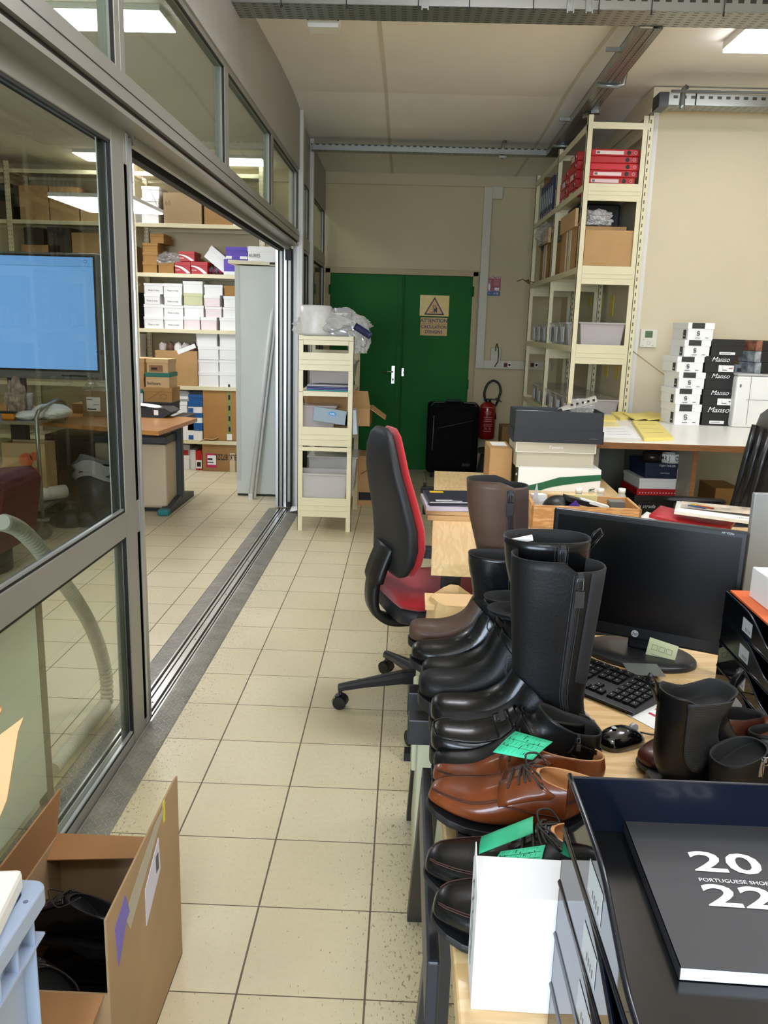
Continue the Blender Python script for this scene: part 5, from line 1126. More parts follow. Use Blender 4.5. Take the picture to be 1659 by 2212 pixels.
# yellow slips on the wall behind
for i, (px0, px1, py0, py1) in enumerate(((1296, 1304, 632, 676), (1317, 1329, 638, 683), (1271, 1279, 640, 662), (1282, 1290, 788, 808), (1306, 1315, 785, 814), (1330, 1338, 790, 820))):
    a = at((px0+px1)/2, py0, 0, 1.615); b = at((px0+px1)/2, py1, 0, 1.615); hw = abs(at(px0, py0, 0, 1.615).y-at(px1, py0, 0, 1.615).y)/2
    mb = MB(); mb.box(-.004, 0, -min(hw, .06), min(hw, .06), 0, a.z-b.z); o = mb.build('yellow_slip', mat('yellow_paper', '#e6cf62', .7), None, label='yellow paper slip behind the shelving, %s' % ['middle of the upper row', 'rightmost of the upper row', 'leftmost of the upper row', 'leftmost of the lower row', 'middle of the lower row', 'rightmost of the lower row'][i], cat='paper slip', group='yellow slips behind the shelving'); o.location = (1.617, a.y, b.z)
# socket strip end seen through the shelving; thermostat; brace rod
x0, x1, z0, z1 = rect_y(1382, 1418, 711, 750, 6.098)
t = thing('thermostat', 'white wall thermostat with a green display by the wall corner', 'thermostat', ((x0+x1)/2, 6.1, z0)); w_ = (x1-x0)/2; h = z1-z0
mb = MB(); mb.box(-w_, w_, -.022, 0, 0, h); mb.build('housing', mat('off_white_plastic', '#e9e4d4', .4), t, .003)
mb = MB(); mb.box(-w_*.5, w_*.4, -.024, -.022, h*.53, h*.9); mb.build('display', mat('lcd_green', '#5f7a55', .3), t)
mb = MB(); mb.tube([(-.0+.012*cos(k*pi/6), -.0225, h*.24+.012*sin(k*pi/6)) for k in range(12)], .001, 4, closed=True)
for x_, z_ in ((-w_*.7, h*.1), (w_*.5, h*.1), (-w_*.6, h*.4)): mb.box(x_-.006, x_+.006, -.0225, -.0218, z_-.003, z_+.003)
mb.box(-.014, .014, -.0225, -.0218, h*.955, h*.965); mb.build('buttons', mat('pale_grey_print', '#b9b3a4', .5), t); mb = MB(); mb.cyl((w_*.65, -.024, h*.42), (w_*.65, -.022, h*.42), .005, 10); mb.build('knob', M_white, t)
a = at(1358, 752, 1, 5.95); b = at(1438, 812, 1, 5.75)
mb = MB(); mb.tube([(0, 0, 0), tuple(b-a)], .004, 6); o = mb.build('brace_rod', mat('beige_rod', '#a89a78', .5), None, label='thin beige rod leaning from the shelving post to the white shoe boxes', cat='rod'); o.location = a
# ================================================================ tall white table and what stands on it
ZT = .98
t = thing('white_table', 'high white laminate table with a worn brown edge against the beige wall', 'table', (1.0, 4.34, 0)); WT = 2.6; DT = 1.54
mb = MB(); mb.box(0, WT, 0, DT, ZT-.035, ZT, 0); mb.box(-.001, WT, -.003, .0, ZT-.036, ZT-.003, 1); mb.build('table_top', [M_wtable, M_brown], t, .002)
q = at(1500, 1000, 1, 4.42).x-1.0
mb = MB(); mb.box(q-.01, q+.012, .08, 1.44, 0, ZT-.035, 0); mb.box(q-.011, q+.013, .076, .08, 0, ZT-.035, 1); mb.build('support_panel', [mat('grey_board', '#9a9686', .6), M_brown], t)
mb = MB(); mb.box(.02, .05, .08, 1.44, 0, ZT-.035, 0); mb.build('support_panel', [mat('grey_board', '#9a9686')], t)
mb = MB(); mb.box(.05, WT, 1.44, 1.46, .1, ZT-.035, 0); mb.build('back_panel', [mat('grey_board', '#9a9686')], t)
# white S boxes
M_graph = mat('graphite_patch', '#33332f', .6)
def P2(cx): return 1380+cx/5.946
def Q2(cy_): return 660+cy_/5.946
yS = 5.30
zS = [None]
sb = [(465, 808, 1265, 1475), (466, 806, 1065, 1265), (512, 858, 855, 1065), (492, 842, 650, 850), (585, 928, 430, 645), (630, 975, 205, 428)]   # front faces, bottom to top
zz = ZT
Stxt = ['bottom', 'second from below', 'third from below', 'fourth from below', 'fifth from below', 'top']
def s_logo(mb, x, z, s, m=1, y=-.0028, r=.0024):
    # two interlocking hooks that form an S
    p1 = [(x+s*.42*cos(a), y, z+s*.28+s*.42*sin(a)) for a in [radians(v) for v in range(20, 290, 18)]]
    p2 = [(x-s*.42*cos(a), y, z-s*.28-s*.42*sin(a)) for a in [radians(v) for v in range(20, 290, 18)]]
    mb.tube(p1, r, 6, m); mb.tube(p2, r, 6, m)
for i, (a, b, c, d) in enumerate(sb):
    x0, x1, za_, zb2 = rect_y(P2(a), P2(b), Q2(c), Q2(d), yS)
    h = zb2-za_ if i else at(P2(a), Q2(c), 1, yS).z-ZT
    h = max(h, .095); w_ = (x1-x0)*1.0
    dd = .26; rz = radians(3)
    t = thing('shoe_box', 'white shoe box with an S emblem, %s of six on the white table' % Stxt[i], 'shoe box', (x0, yS, zz), rz, 'white shoe boxes with an S emblem')
    t['_'] = 0; del t['_']
    mb = MB(); mb.box(.003, w_-.003, .003, dd-.003, 0, h-.002); mb.build('base', Mwh, t, .0015)
    lo = MB(); lo.box(-.001, w_+.001, -.001, dd+.001, h*.64, h); l_ = lo.build('lid', Mwh, t, .002)
    lo = MB(); lo.box(w_*.15, w_*.63, -.0025, -.001, h*.66, h-.001); lo.build('dark_patch', M_graph, l_)
    mb = MB(); s_logo(mb, w_*.41, h*.38, h*.17, 0); 
    mb.box(w_*.3, w_*.5, -.001, .002, h*.1, h*.125); mb.box(w_*.7, w_*.82, -.001, .002, h*.12, h*.15); mb.build('emblem', M_graph, t)
    mb = MB(); mb.box(-.001, .002, .03, .07, h*.06, h*.58); mb.build('side_patch', M_graph, t)
    mb = MB(); mb.text('SKA', .026, (-.0018, .05, h*.38), xdir=(0, 0, 1), ydir=(0, 1, 0)) if False else mb.box(-.0018, -.001, .04, .06, h*.2, h*.25); mb.build('side_print', M_inkw, t)
    zz += h+.0005
# black boxes beside them
zz = ZT
M_bk = mat('black_card', '#19191a', .5)
bb = [(808, 1200, 1285, 1490), (812, 1230, 1075, 1285), (845, 1218, 860, 1075), (840, 1230, 648, 860), (925, 1350, 428, 648)]
for i, (a, b, c, d) in enumerate(bb):
    yb = yS+.01
    x0, x1, za_, zb2 = rect_y(P2(a), P2(b), Q2(c), Q2(d), yb)
    h = (zb2-za_) if i else at(P2(a), Q2(c), 1, yb).z-ZT; w_ = x1-x0
    t = thing('shoe_box', ['black shoe box with white script and a narrow label, bottom of the black stack', 'black shoe box with white script and a picture label, second from below', 'black shoe box with white script and no label, middle of the stack', 'black shoe box with white script and a red shoe on its label', 'plain black shoe box on top of the black stack, wider than the rest'][i], 'shoe box', (x0+.004, yb, zz), radians(1), 'black shoe boxes beside the white stack')
    mb = MB(); mb.box(.003, w_-.003, .003, .3, 0, h-.002); mb.build('base', M_bk, t, .0015)
    mb = MB(); mb.box(0, w_, 0, .303, h*.62, h); l_ = mb.build('lid', M_bk, t, .002)
    if i < 4: mb = MB(); mb.text('Manso', h*.40, (w_*.5, -.002, h*.80), shear=.35, sx=1.05, off=-.004); mb.tube([(w_*.33, -.002, h*.70), (w_*.5, -.002, h*.715), (w_*.68, -.002, h*.70)], .0012, 4); mb.build('script', M_inkw, l_)
    mb = MB()
    if i in (1, 3):
        mb.box(w_*.47, w_*.97, -.001, .002, h*.06, h*.46, 0); mb.box(w_*.6, w_*.75, -.002, -.001, h*.14, h*.19, 1); mb.box(w_*.6, w_*.605, -.002, -.001, h*.14, h*.4, 1)
        mb.prism([(w_*.8, h*.25), (w_*.84, h*.33), (w_*.88, h*.27), (w_*.92, h*.36), (w_*.93, h*.25)], -.002, -.001, 1, 2)
    elif i in (0, 4): mb.box(w_*.26, w_*.74, -.001, .002, h*.10, h*.25, 0); mb.box(w_*.3, w_*.6, -.002, -.001, h*.16, h*.19, 1)
    if mb.f: mb.build('label', [Mwh, mat('grey_print', '#6a6262'), mat('red_print', '#8e2f2a', .5) if i == 3 else M_ink], t)
    zz += h+.0005
# brown box behind, grey gadget, camouflage boxes, white machine
def onT(px, py, y): return at(px, py, 1, y)
x0, x1, z0, z1 = rect_y(1588, 1632, 768, 810, 5.75)
carton('carton', 'brown lidded box between the black stack and the patterned boxes', 1580, 1635, 768, 812, 5.72, .14, mat('mid_brown_card', '#7d5f3e', .7), ZT, cat='box', lid=mat('mid_brown_card', '#7d5f3e'))
bpy_last = None
t = thing('appliance', 'white boxy appliance with a dark side slot on the white table', 'appliance', (at(1588, 860, 1, 5.25).x, 5.25, ZT)); h = at(1600, 812, 1, 5.25).z-ZT
mb = MB(); mb.box(0, .55, 0, .42, 0, h); mb.build('body', mat('appliance_white', '#e9e8e2', .35), t, .012)
mb = MB(); mb.box(-.002, .553, -.002, .423, h, h+.014); mb.build('top_cover', mat('appliance_grey', '#b3b2ad', .4), t, .005)
mb = MB(); mb.box(.07, .5, -.002, 0, h*.54, h*.548); mb.box(.02, .03, -.002, 0, h*.78, h*.84); mb.box(.085, .087, -.002, 0, .02, h); mb.build('panel_gap', mat('grey_print', '#6a6262'), t)
hb_ = carton('shoe_box', 'placeholder', 1630, 1750, 779, 811, 5.32, .2, M_bk, ZT+h+.0145, 'patterned boxes on the appliance', cat='shoe box')
zcur = ZT+h+.0145
bpy.data.objects.remove(hb_.children[0]) if hb_.children else None
bpy.data.objects.remove(hb_)
for i, (ya_, yb_) in enumerate(((788, 812), (765, 789), (743, 766))):
    x0, x1, z0, z1 = rect_y(1630 if i < 2 else 1633, 1760, ya_, yb_, 5.34)
    t = thing('shoe_box', 'black box with a patterned edge on the appliance, %s' % ['lowest of three', 'middle of three', 'topmost of three'][i], 'shoe box', (x0, 5.34, zcur), radians(8), 'patterned boxes on the appliance'); h2 = z1-z0
    mb = MB(); mb.box(0, .3, 0, .2, 0, h2); mb.build('body', M_bk, t, .004)
    mb = MB(); mb.box(-.001, .04, -.0015, .201, 0, h2-.001); mb.build('patterned_edge', mat(['camo_grey', 'camo_grey', 'camo_brown'][i], ['#93999b', '#93999b', '#8a5a42'][i], .6, var=.7, vscale=22), t, .003)
    zcur += h2+.0005
t = thing('label_stand', 'small grey plastic stand next to the black stack', 'stand', (at(1585, 800, 1, 5.5).x, 5.5, ZT)); z1 = at(1593, 788, 1, 5.5).z-ZT; mb = MB(); mb.prism([(0, 0), (.085, 0), (.075, z1), (.008, z1)], 0, .05, 1); mb.build('body', mat('mid_grey_plastic', '#8d9094', .4), t, .005); mb = MB(); mb.box(.02, .055, -.002, 0, z1-.06, z1-.02); mb.build('window', M_graph, t)
# yellow pads and papers
M_yp = mat('yellow_pad', '#ead77a', .7); M_yp2 = mat('pale_yellow_pad', '#efe2a0', .7)
def pad(name, label, corners, z, th, m, lines=True, cat='papers', group=None, tilt=0):
    P = [at(px, py, 2, z+th) for px, py in corners]; c = sum(P, Vector())/4
    mb = MB(); mb.prism([(p.x-c.x, p.y-c.y) for p in P], 0, th, 2, 0)
    if lines:
        for k in range(3):
            f = .25+.25*k; a = P[0].lerp(P[3], f)-c; b = P[1].lerp(P[2], f)-c; a.z = b.z = th+.0003; mb.tube([a.lerp(b, .12), a.lerp(b, .8)], .0007, 3, 1)
    o = mb.build(name, [m, mat('grey_print', '#6a6262')], None, label=label, cat=cat, group=group); o.location = (c.x, c.y, z); return o
pad('order_pad', 'thick yellow order pad lying near the front edge of the white table', [(1366, 908), (1420, 910), (1455, 944), (1392, 946)], ZT+.0005, .018, M_yp, cat='paper pad')
pad('order_slip', 'yellow slips at the back left of the table, next to the dark shoe box', [(1280, 896), (1326, 898), (1332, 908), (1285, 908)], ZT+.0005, .012, M_yp, False, cat='paper pad')
pad('order_slip', 'yellow pad lying right behind the thin slips, left of the middle', [(1320, 890), (1345, 889), (1375, 899), (1340, 903)], ZT+.0005, .016, M_yp, False, cat='paper pad')
pad('order_slip', 'yellow pad in the middle of the back row on the table', [(1345, 891), (1378, 893), (1400, 902), (1372, 905)], ZT+.0180, .008, M_yp, False, cat='paper pad')
pad('order_slip', 'yellow pad in front of the white S boxes, rightmost of the back row', [(1398, 889), (1425, 893), (1455, 903), (1425, 905)], ZT+.0005, .014, M_yp, False, cat='paper pad')
pad('order_slip', 'yellow pad between the middle pad and the rightmost one', [(1372, 893), (1400, 890), (1428, 903), (1400, 906)], ZT+.0145, .007, M_yp, False, cat='paper pad')
pad('paper_sheet', 'white form sheet lying by the front edge of the white table', [(1302, 922), (1355, 920), (1385, 946), (1302, 944)], ZT+.0004, .001, M_paper, True, cat='paper')
pad('paper_sheet', 'pale yellow sheet beside the white form on the table', [(1290, 910), (1330, 909), (1338, 921), (1300, 922)], ZT+.0016, .002, M_yp2, True, cat='paper')
# stack under the table
t = thing('low_cabinet', 'grey low cabinet under the white table carrying the boxes', 'cabinet', (at(1435, 1100, 1, 4.7).x, 4.62, 0)); zc0 = at(1430, 1118, 1, 4.62).z
mb = MB(); mb.box(-.22, .16, 0, .45, 0, zc0-.005); mb.build('body', mat('dark_grey_board', '#44423d', .6), t, .004)
items = [(1363, 1490, 1066, 1112, M_bk, 'black shoe box with white script, lowest of the pile under the table'), (1374, 1484, 1052, 1068, Mred, 'red shoe box with white dots in the pile under the white table'), (1378, 1484, 1034, 1060, Mwh, 'white shoe box in the pile under the white table'), (1392, 1500, 1003, 1044, mat('navy_shoe_box', '#1c2740', .45), 'dark blue shoe box carrying the tape rolls under the table')]
items = [(1367, 1480, 1071, 1117, M_bk, items[0][5]), (1374, 1486, 1057, 1071, Mred, items[1][5]), (1379, 1484, 1034, 1057, Mwh, items[2][5]), (1392, 1496, 1001, 1035, items[3][4], items[3][5])]
zz = zc0-.004
for i, (a, b, c, d, m, lb) in enumerate(items):
    t = carton('shoe_box', lb, a, b, c, d, 4.64, .28, m, zz, 'shoe boxes under the white table', lid=m if i in (0, 2, 3) else None, cat='shoe box', rz=radians(4)); zz = t.location.z+t['_h']+.0005; w_, h = t['_w'], t['_h']
    if i == 3:
        sticker(t, .05, w_*.5-.002, .004, h*.62, Mwh, 'handwritten_label', -.002, extra=((.06, .1, h*.25, h*.27), (.065, .095, h*.4, h*.42)))
        lettering(t, 'TOM TAILOR', .016, -.01, h*.83, M_inkw, y=-.002); lettering(t, 'TOM TAILOR', .009, -.02, h*.35, M_inkw, y=-.002)
    if i == 1:
        mb = MB()
        for k in range(16): mb.box(-w_*.45+k*w_*.058, -w_*.45+k*w_*.058+.005, -.002, 0, h*.35, h*.35+.005)
        mb.build('dots', M_inkw, t)
    if i == 0: lettering(t, 'la strada', .03, -w_*.25, h*.5, M_inkw, y=-.002, shear=.3)
def tape_roll(label, px, py, y, z, r, h, m, wr=None):
    t = thing('tape_roll', label, 'tape roll', (at(px, py, 1, y).x, y, z), 0, 'tape rolls'); mb = MB(); mb.lathe([(r*.72, 0), (r, 0), (r, h), (r*.72, h), (r*.72, 0)], 28, cap=False); mb.build('roll', m, t)
    return t
zt3 = zz
tape_roll('brown packing tape roll at the front left on the dark blue box', 1407, 1005, 4.70, zt3, .055, .052, mat('dark_tape', '#262019', .3)); tape_roll('dark packing tape roll behind, in the middle on the dark blue box', 1422, 995, 4.84, zt3, .05, .05, mat('dark_tape', '#262019')); tape_roll('brown tape roll at the back right on the dark blue box', 1453, 995, 4.84, zt3, .055, .05, mat('brown_tape', '#4a3826', .3))
t = tape_roll('white tape roll with black printed letters on the dark blue box', 1446, 1005, 4.69, zt3, .055, .05, M_white); mb = MB()
txt = '+MRJ CHAU'
for k, ch in enumerate(txt):
    an = radians(-90+(k-4)*21); 
    if ch != ' ': mb.text(ch, .036, (.0555*cos(an), .0555*sin(an), .025), xdir=(-sin(an), cos(an), 0), sx=.72, off=.012)
mb.build('print', M_ink, t)
carton('carton', 'brown carton on the floor under the table behind the black chair', 1543, 1600, 1055, 1110, 5.2, .3, M_kraftd, None, cat='carton')
t_ = [o for o in bpy.data.objects if o.get('label', '').startswith('brown carton on the floor under the table')][0]; hz = t_.location.z; t_.location.z = 0; b_ = t_.children[0]; b_.scale.z = (hz+t_['_h'])/t_['_h']

# ================================================================ far desk (pine board) and the things on it
M_pine = wood_mat('pine_desk', '#eccf9c', '#d6b078', (2.2, 22, 22))
M_pinef = wood_mat('pine_desk_far', '#f0d6a6', '#dfbd86', (22, 2.2, 22))
M_frame = mat('black_steel_frame', '#141518', .45); M_navyf = mat('navy_steel_frame', '#141a26', .38)
ZF = .755
tf = thing('desk', 'far pine desk on a black steel frame behind the boots', 'desk', (.109, 2.70, 0), radians(-2.2))
mb = MB(); mb.prism([(0, 0), (1.45, 0), (1.45, .76), (.915, .76), (.915, 1.88), (0, 1.88)], ZF-.042, ZF, 2); mb.build('desk_top', M_pinef, tf, .003)
def lpt(v): return tf.matrix_world
for yy, x0_, px in ((.38, -.055, 0), (1.15, -.05, 0), (1.62, -.07, 0)):
    mb = MB(); mb.box(x0_, .6, yy-.022, yy+.022, ZF-.085, ZF-.043); mb.cyl((x0_+.02, yy, ZF-.044), (x0_+.02, yy, ZF-.02), .008, 10); mb.build('cross_bar', M_frame, tf, .003)
mb = MB(); mb.box(.035, .105, .06, .10, .30, ZF-.043); mb.build('leg', M_frame, tf, .004)
mb = MB(); mb.box(.12, .19, 1.6, 1.66, .05, ZF-.043); mb.build('leg', M_frame, tf, .004)
mb = MB(); mb.cyl((.07, .05, ZF-.10), (.07, .085, ZF-.10), .011, 12); mb.cyl((.07, .05, ZF-.20), (.07, .085, ZF-.20), .011, 12); mb.build('bolt', M_galv, tf)
mb = MB(); mb.box(-.045, .75, .02, .10, ZF-.275, ZF-.215); mb.box(-.045, .75, .02, .06, ZF-.33, ZF-.275); mb.build('cable_beam', M_frame, tf, .004)
mb = MB(); mb.box(-.07, .35, .03, .08, .0, .03); mb.tube([(.03, .05, ZF-.3), (.0, .05, .3), (-.03, .05, .03)], .025, 8, flat=.5); mb.build('foot', M_frame, tf)
# paper bag under the front of the far desk
t = thing('paper_bag', 'crumpled brown paper bag with a white label between the two desks', 'paper bag', at(965, 1335, 1, 2.45))
mb = MB()
def f(u, v):
    a = u*2*pi; k = 1+.12*noise.noise(Vector((cos(a)*2, sin(a)*2, v*3))); return (.10*cos(a)*k*(1-.25*v)+.02, .09*sin(a)*k, -.10+.17*v+.02*noise.noise(Vector((u*6, v*4, 1))))
mb.grid(f, 20, 8, smooth=False); mb.prism([(-.09, -.09), (.1, -.09), (.1, .09), (-.09, .09)], -.10, -.09, 2); mb.prism([(-.07, -.06), (.09, -.06), (.09, .06), (-.07, .06)], .045, .06, 2); mb.build('bag', mat('light_brown_paper', '#dcb985', .75, bump=.4, bscale=40), t)
mb = MB(); mb.T = Matrix.Rotation(radians(12), 4, 'Y'); mb.box(.0, .07, -.108, -.106, -.05, .05, 0); mb.box(.012, .018, -.11, -.108, .0, .03, 1); mb.box(.024, .03, -.11, -.108, .0, .03, 1); mb.build('label', [M_paper, M_ink], t)
# red and white brochure pile on far desk, near left edge
p0 = at(975, 1125, 2, ZF); yb0 = 3.36
zz = ZF
for k, (m, lb, th, dx, rz) in enumerate(((M_kraftl, 'padded brown envelope at the bottom of the brochure pile', .022, .0, 2), (M_kraftl, 'second padded brown envelope in the brochure pile', .018, .006, -3), (mat('lilac_paper', '#c3bed0', .6), 'pile of lilac printed sheets on the brown envelopes', .022, -.012, 4), (mat('grey_catalogue', '#50535a', .35), 'dark glossy leaflet curling out of the brochure pile', .006, .02, -6), (mat('navy_catalogue', '#1f2236', .35), 'navy catalogue with a yellow sticker on top of the brochure pile', .010, .0, 5))):
    t = thing('catalogue' if k > 1 else 'envelope', lb, 'catalogue' if k > 1 else 'envelope', (.245+dx, yb0+.14, zz), radians(rz))
    mb = MB(); mb.box(-.14, .14, -.15, .12, 0, th-.001); mb.build('cover' if k > 1 else 'body', m, t, .002)
    if k == 4:
        mb = MB(); mb.box(-.115, -.055, .06, .095, th-.001, th, 0); mb.build('yellow_sticker', mat('sign_yellow', '#dcb62c'), t); mb = MB(); mb.text('NUANCE', .022, (-.06, -.10, th-.0006), ydir=(0, 1, 0)) if False else mb.box(-.11, -.04, -.10, -.093, th-.001, th-.0004); mb.box(-.11, -.0, -.118, -.111, th-.001, th-.0004)
        mb.box(-.139, .06, -.149, -.143, th-.001, th-.0003); mb.box(.055, .062, -.149, .119, th-.001, th-.0003); mb.build('white_print', M_inkw, t)
        mb = MB(); mb.box(.062, .139, -.14, .119, th-.001, th-.0005); mb.build('pale_panel', mat('pale_lilac_print', '#d8d3dc', .5), t)
    zz += th
# box stack on far desk
yk = 4.08
stack = [(1118, 1297, 1012, 1077, Mwh, 'white and green shoe box at the bottom of the stack on the far desk'), (1115, 1287, 955, 1011, mat('greige_card', '#bdb8a4', .6), 'greige shoe box with pale edges, middle of the stack on the far desk'), (1112, 1303, 893, 962, mat('black_blue_card', '#1d2126', .5), 'open black shoe box turned over its lid, on top of the stack')]
zz = ZF
t = None
for i, (a, b, c, d, m, lb) in enumerate(stack):
    x0, x1, za_, zb2 = rect_y(a, b, c, d, yk+.0)
    if i == 0: h = (at((a+b)/2, 1012, 1, yk).z)-ZF
    elif i == 1: h = at(1200, 958, 1, yk).z-at(1200, 1012, 1, yk).z
    else: h = at(1200, 890, 1, yk).z-at(1200, 958, 1, yk).z
    w_ = x1-x0
    t = thing('shoe_box', lb, 'shoe box', (x0, yk+(.0 if i == 0 else .01), zz), radians([0, 1, -1][i]), 'big shoe boxes on the far desk')
    D = .24
    if i == 0:
        mb = MB(); mb.box(0, w_, 0, D, 0, h-.001); mb.build('body', m, t, .002)
        lo = [(w_*u, h*(.04+.62*(u**.55 if u < .35 else .56+.44*((u-.35)/.65)**.8)*.9)) for u in [k/14 for k in range(15)]]
        hi = [(0, h*.03)]+[(w_*u, h*(.05+.50*min(1, (u/.5))**.8+.24*max(0, (u-.3)/.7)**1.0)) for u in [k/14 for k in range(1, 15)]]
        lw_ = [(w_*u, h*(.03 if u < .30 else .03+.50*((u-.30)/.70)**.65)) for u in [k/14 for k in range(15)]]
        mb = MB(); mb.prism(hi+[(w_, h*.56)]+lw_[::-1], -.0015, 0, 1); mb.build('green_swoosh', mat('deep_green_print', '#0d5f3b', .5), t)
        mb = MB(); mb.prism([(w_*.86, h*.10), (w_*.885, h*.16), (w_*.91, h*.15), (w_*.94, h*.2), (w_*.925, h*.13), (w_*.90, h*.11), (w_*.885, h*.06), (w_*.88, h*.1)], -.002, 0, 1); mb.text('PUMA', h*.10, (w_*.90, -.0015, h*.0+.006)); mb.build('emblem', mat('deep_green_print', '#0d5f3b'), t)
        mb = MB(); mb.box(-.0015, 0, 0, D, 0, h-.002); mb.build('green_side', mat('dark_olive_green', '#31412f', .5), t)
        mb = MB(); mb.tube([(-.002, .03, h*.62), (-.004, .03, h*.7), (-.006, .035, h*.66), (-.003, .035, h*.6)], .003, 5); mb.build('cord', M_white, t)
    elif i == 1:
        mb = MB(); mb.box(.004, w_-.004, .004, D, 0, h-.003); mb.build('base', m, t, .0015)
        mb = MB(); mb.box(-.001, w_+.001, -.001, D+.004, h*.62, h); mb.build('lid', m, t, .002)
        pe = mat('pale_edge', '#e9e6d8', .5); mb = MB()
        for (q0, q1, q2, q3) in ((-.003, w_+.003, h*.60, h*.625), (-.003, w_+.003, h-.003, h+.0005), (.002, w_-.002, 0, .003)): mb.box(q0, q1, -.003, -.0005, q2, q3)
        mb.box(-.003, .001, -.003, .0, h*.6, h); mb.box(w_-.001, w_+.003, -.003, 0, h*.6, h); mb.build('pale_edges', pe, t)
        lettering(t, 'Tamaris', .022, w_*.5, h*.82, M_inkw, y=-.003)
    else:
        wl = .003; mb = MB()
        mb.box(0, w_, 0, wl, 0, h); mb.box(0, w_, D, D+wl, 0, h); mb.box(0, wl, 0, D, 0, h); mb.box(w_-wl, w_, 0, D, 0, h); mb.box(0, w_, 0, D, 0, .003); mb.build('base', m, t)
        mb = MB(); e = .006; mb.box(-e, w_+e, -e, 0, -.0, h*.40); mb.box(-e, 0, -e, D+e, 0, h*.40); mb.box(w_, w_+e, -e, D+e, 0, h*.4); mb.box(-e, w_+e, D+wl, D+e, 0, h*.4); mb.build('lid', m, t, .001)
        mb = MB(); mb.sheet(lambda u, v: (.008+(w_-.016)*u, .008+(D-.016)*v, h-.02+.006*sin(u*7)*cos(v*5)), 8, 6, .001); mb.build('tissue_paper', M_white, t)
        bx_t = t.location.copy(); bx_w = w_; bx_h = h
        mb = MB(); mb.box(w_*.85, w_*.95, -.0075, -.006, h*.16, h*.18); mb.build('small_print', mat('grey_print', '#6a6262'), t)
    zz += h+.0005
t = thing('sandal', 'pale metallic shoe with punched holes lying in the open black box', 'shoe', (bx_t.x+bx_w*.73, bx_t.y+.10, bx_t.z+bx_h-.01), radians(18))
mb = MB()
def f(u, v): 
    x = -.09+.19*u; wv = .028+.012*sin(u*pi); z = .01+.045*u+.03*sin(v*pi)*(.5+.5*u); return (x, (v-.5)*2*wv, z)
mb.grid(f, 14, 8); mb.build('upper', mat('silver_leather', '#a9a59a', .4, .3), t)
mb = MB()
for k in range(5): mb.box(-.05+.03*k, -.04+.03*k, -.037, -.030, .035+.006*k, .045+.006*k)
mb.build('punched_holes', M_rub, t); crumple('plastic_film', 'clear film around the pale shoe in the open black box', (bx_t.x+bx_w*.8, bx_t.y+.12, bx_t.z+bx_h-.01), (.06, .05, .035), 21)
# cardboard box left of the stack
x0, x1, z0, z1 = rect_y(1056, 1106, 968, 1058, 4.2)
t = thing('carton', 'small brown cardboard box left of the white and green shoe box', 'carton', (x0, 4.19, ZF)); mb = MB(); mb.box(0, x1-x0-.004, 0, .28, 0, at(1080, 968, 1, 4.2).z-ZF); mb.build('body', M_kraft, t, .003); mb = MB(); mb.box(.02, x1-x0-.02, .1, .24, at(1080, 968, 1, 4.2).z-ZF, at(1080, 968, 1, 4.2).z-ZF+.001); mb.build('label', M_paper, t)
t = None
# wooden crate with odds and ends
q0, q1, q2, q3 = at(1147, 1138, 2, ZF), at(1385, 1128, 2, ZF), at(1352, 1090, 2, ZF), at(1160, 1085, 2, ZF)
M_olive = wood_mat('olive_wood', '#e6bd8b', '#bd8a54', (3, 3, 26), .5, 1.6)
M_lwood = wood_mat('light_crate_wood', '#dfb177', '#c48f52', (3, 3, 26), .5, 1.2)
cw = .44; cdp = .25
t = thing('wooden_crate', 'low wooden crate with a hand hole, filled with odds and ends', 'crate', (.522, 3.27, ZF), radians(-2)); e = .012; h = .095
mb = MB(); mb.box(0, cw, 0, e, 0, h); mb.build('front_board', M_olive, t, .002)
mb = MB(); mb.box(0, cw, cdp-e, cdp, 0, h); mb.build('back_board', M_lwood, t, .002)
mb = MB(); mb.box(cw-e, cw, 0, cdp, 0, h); mb.build('end_board', M_lwood, t, .002)
mb = MB(); mb.box(0, e, 0, cdp, 0, .028); mb.box(0, e, 0, cdp, .065, h+.01); mb.box(0, e, 0, .08, .02, .07); mb.box(0, e, .17, cdp, .02, .07); mb.build('end_board', M_lwood, t)
mb = MB(); mb.box(0, cw, 0, cdp, 0, .006); mb.build('base_board', M_lwood, t)
cl = t.location
def inC(name, label, cat, dx, dy, dz, build, m, rz=0):
    mb = MB(); build(mb); o = mb.build(name, m, None, label=label, cat=cat); o.location = (cl.x+dx, cl.y+dy, cl.z+dz); o.rotation_euler = (0, 0, rz); return o
inC('hat_like_lid', 'black rounded pouch in the wooden crate', 'pouch', .13, .12, .06, lambda b: b.grid(lambda u, v: (.065*cos(u*2*pi)*sin(v*pi/2), .06*sin(u*2*pi)*sin(v*pi/2), .055*cos(v*pi/2)), 20, 8), M_black)
inC('black_case', 'long black case lying slanted in the wooden crate', 'case', .22, .10, .085, lambda b: (setattr(b, 'T', Matrix.Rotation(radians(14), 4, 'Y')), b.box(-.07, .12, -.035, .04, 0, .02)), M_black, .2)
inC('notepad', 'cream paper pad standing out of the wooden crate', 'notepad', .25, .20, .004, lambda b: b.box(-.08, .06, 0, .01, 0, .10), M_yp2)
inC('notepad', 'white folded card at the front of the wooden crate', 'card', .26, .07, .09, lambda b: (setattr(b, 'T', Matrix.Rotation(radians(14), 4, 'Y')), b.box(-.05, .07, 0, .03, 0, .012)), M_paper)
inC('purple_clip', 'purple plastic triangle in the wooden crate', 'set square', .185, .05, .075, lambda b: b.prism([(-.035, 0), (.03, 0), (.005, .035)], 0, .01, 1), mat('purple_plastic', '#5a3a9c', .4))
inC('clear_case', 'clear plastic case at the right end of the wooden crate', 'case', .37, .09, .05, lambda b: b.box(-.03, .03, 0, .06, 0, .05), mat('grey_clear', '#6d6f6c', .3))
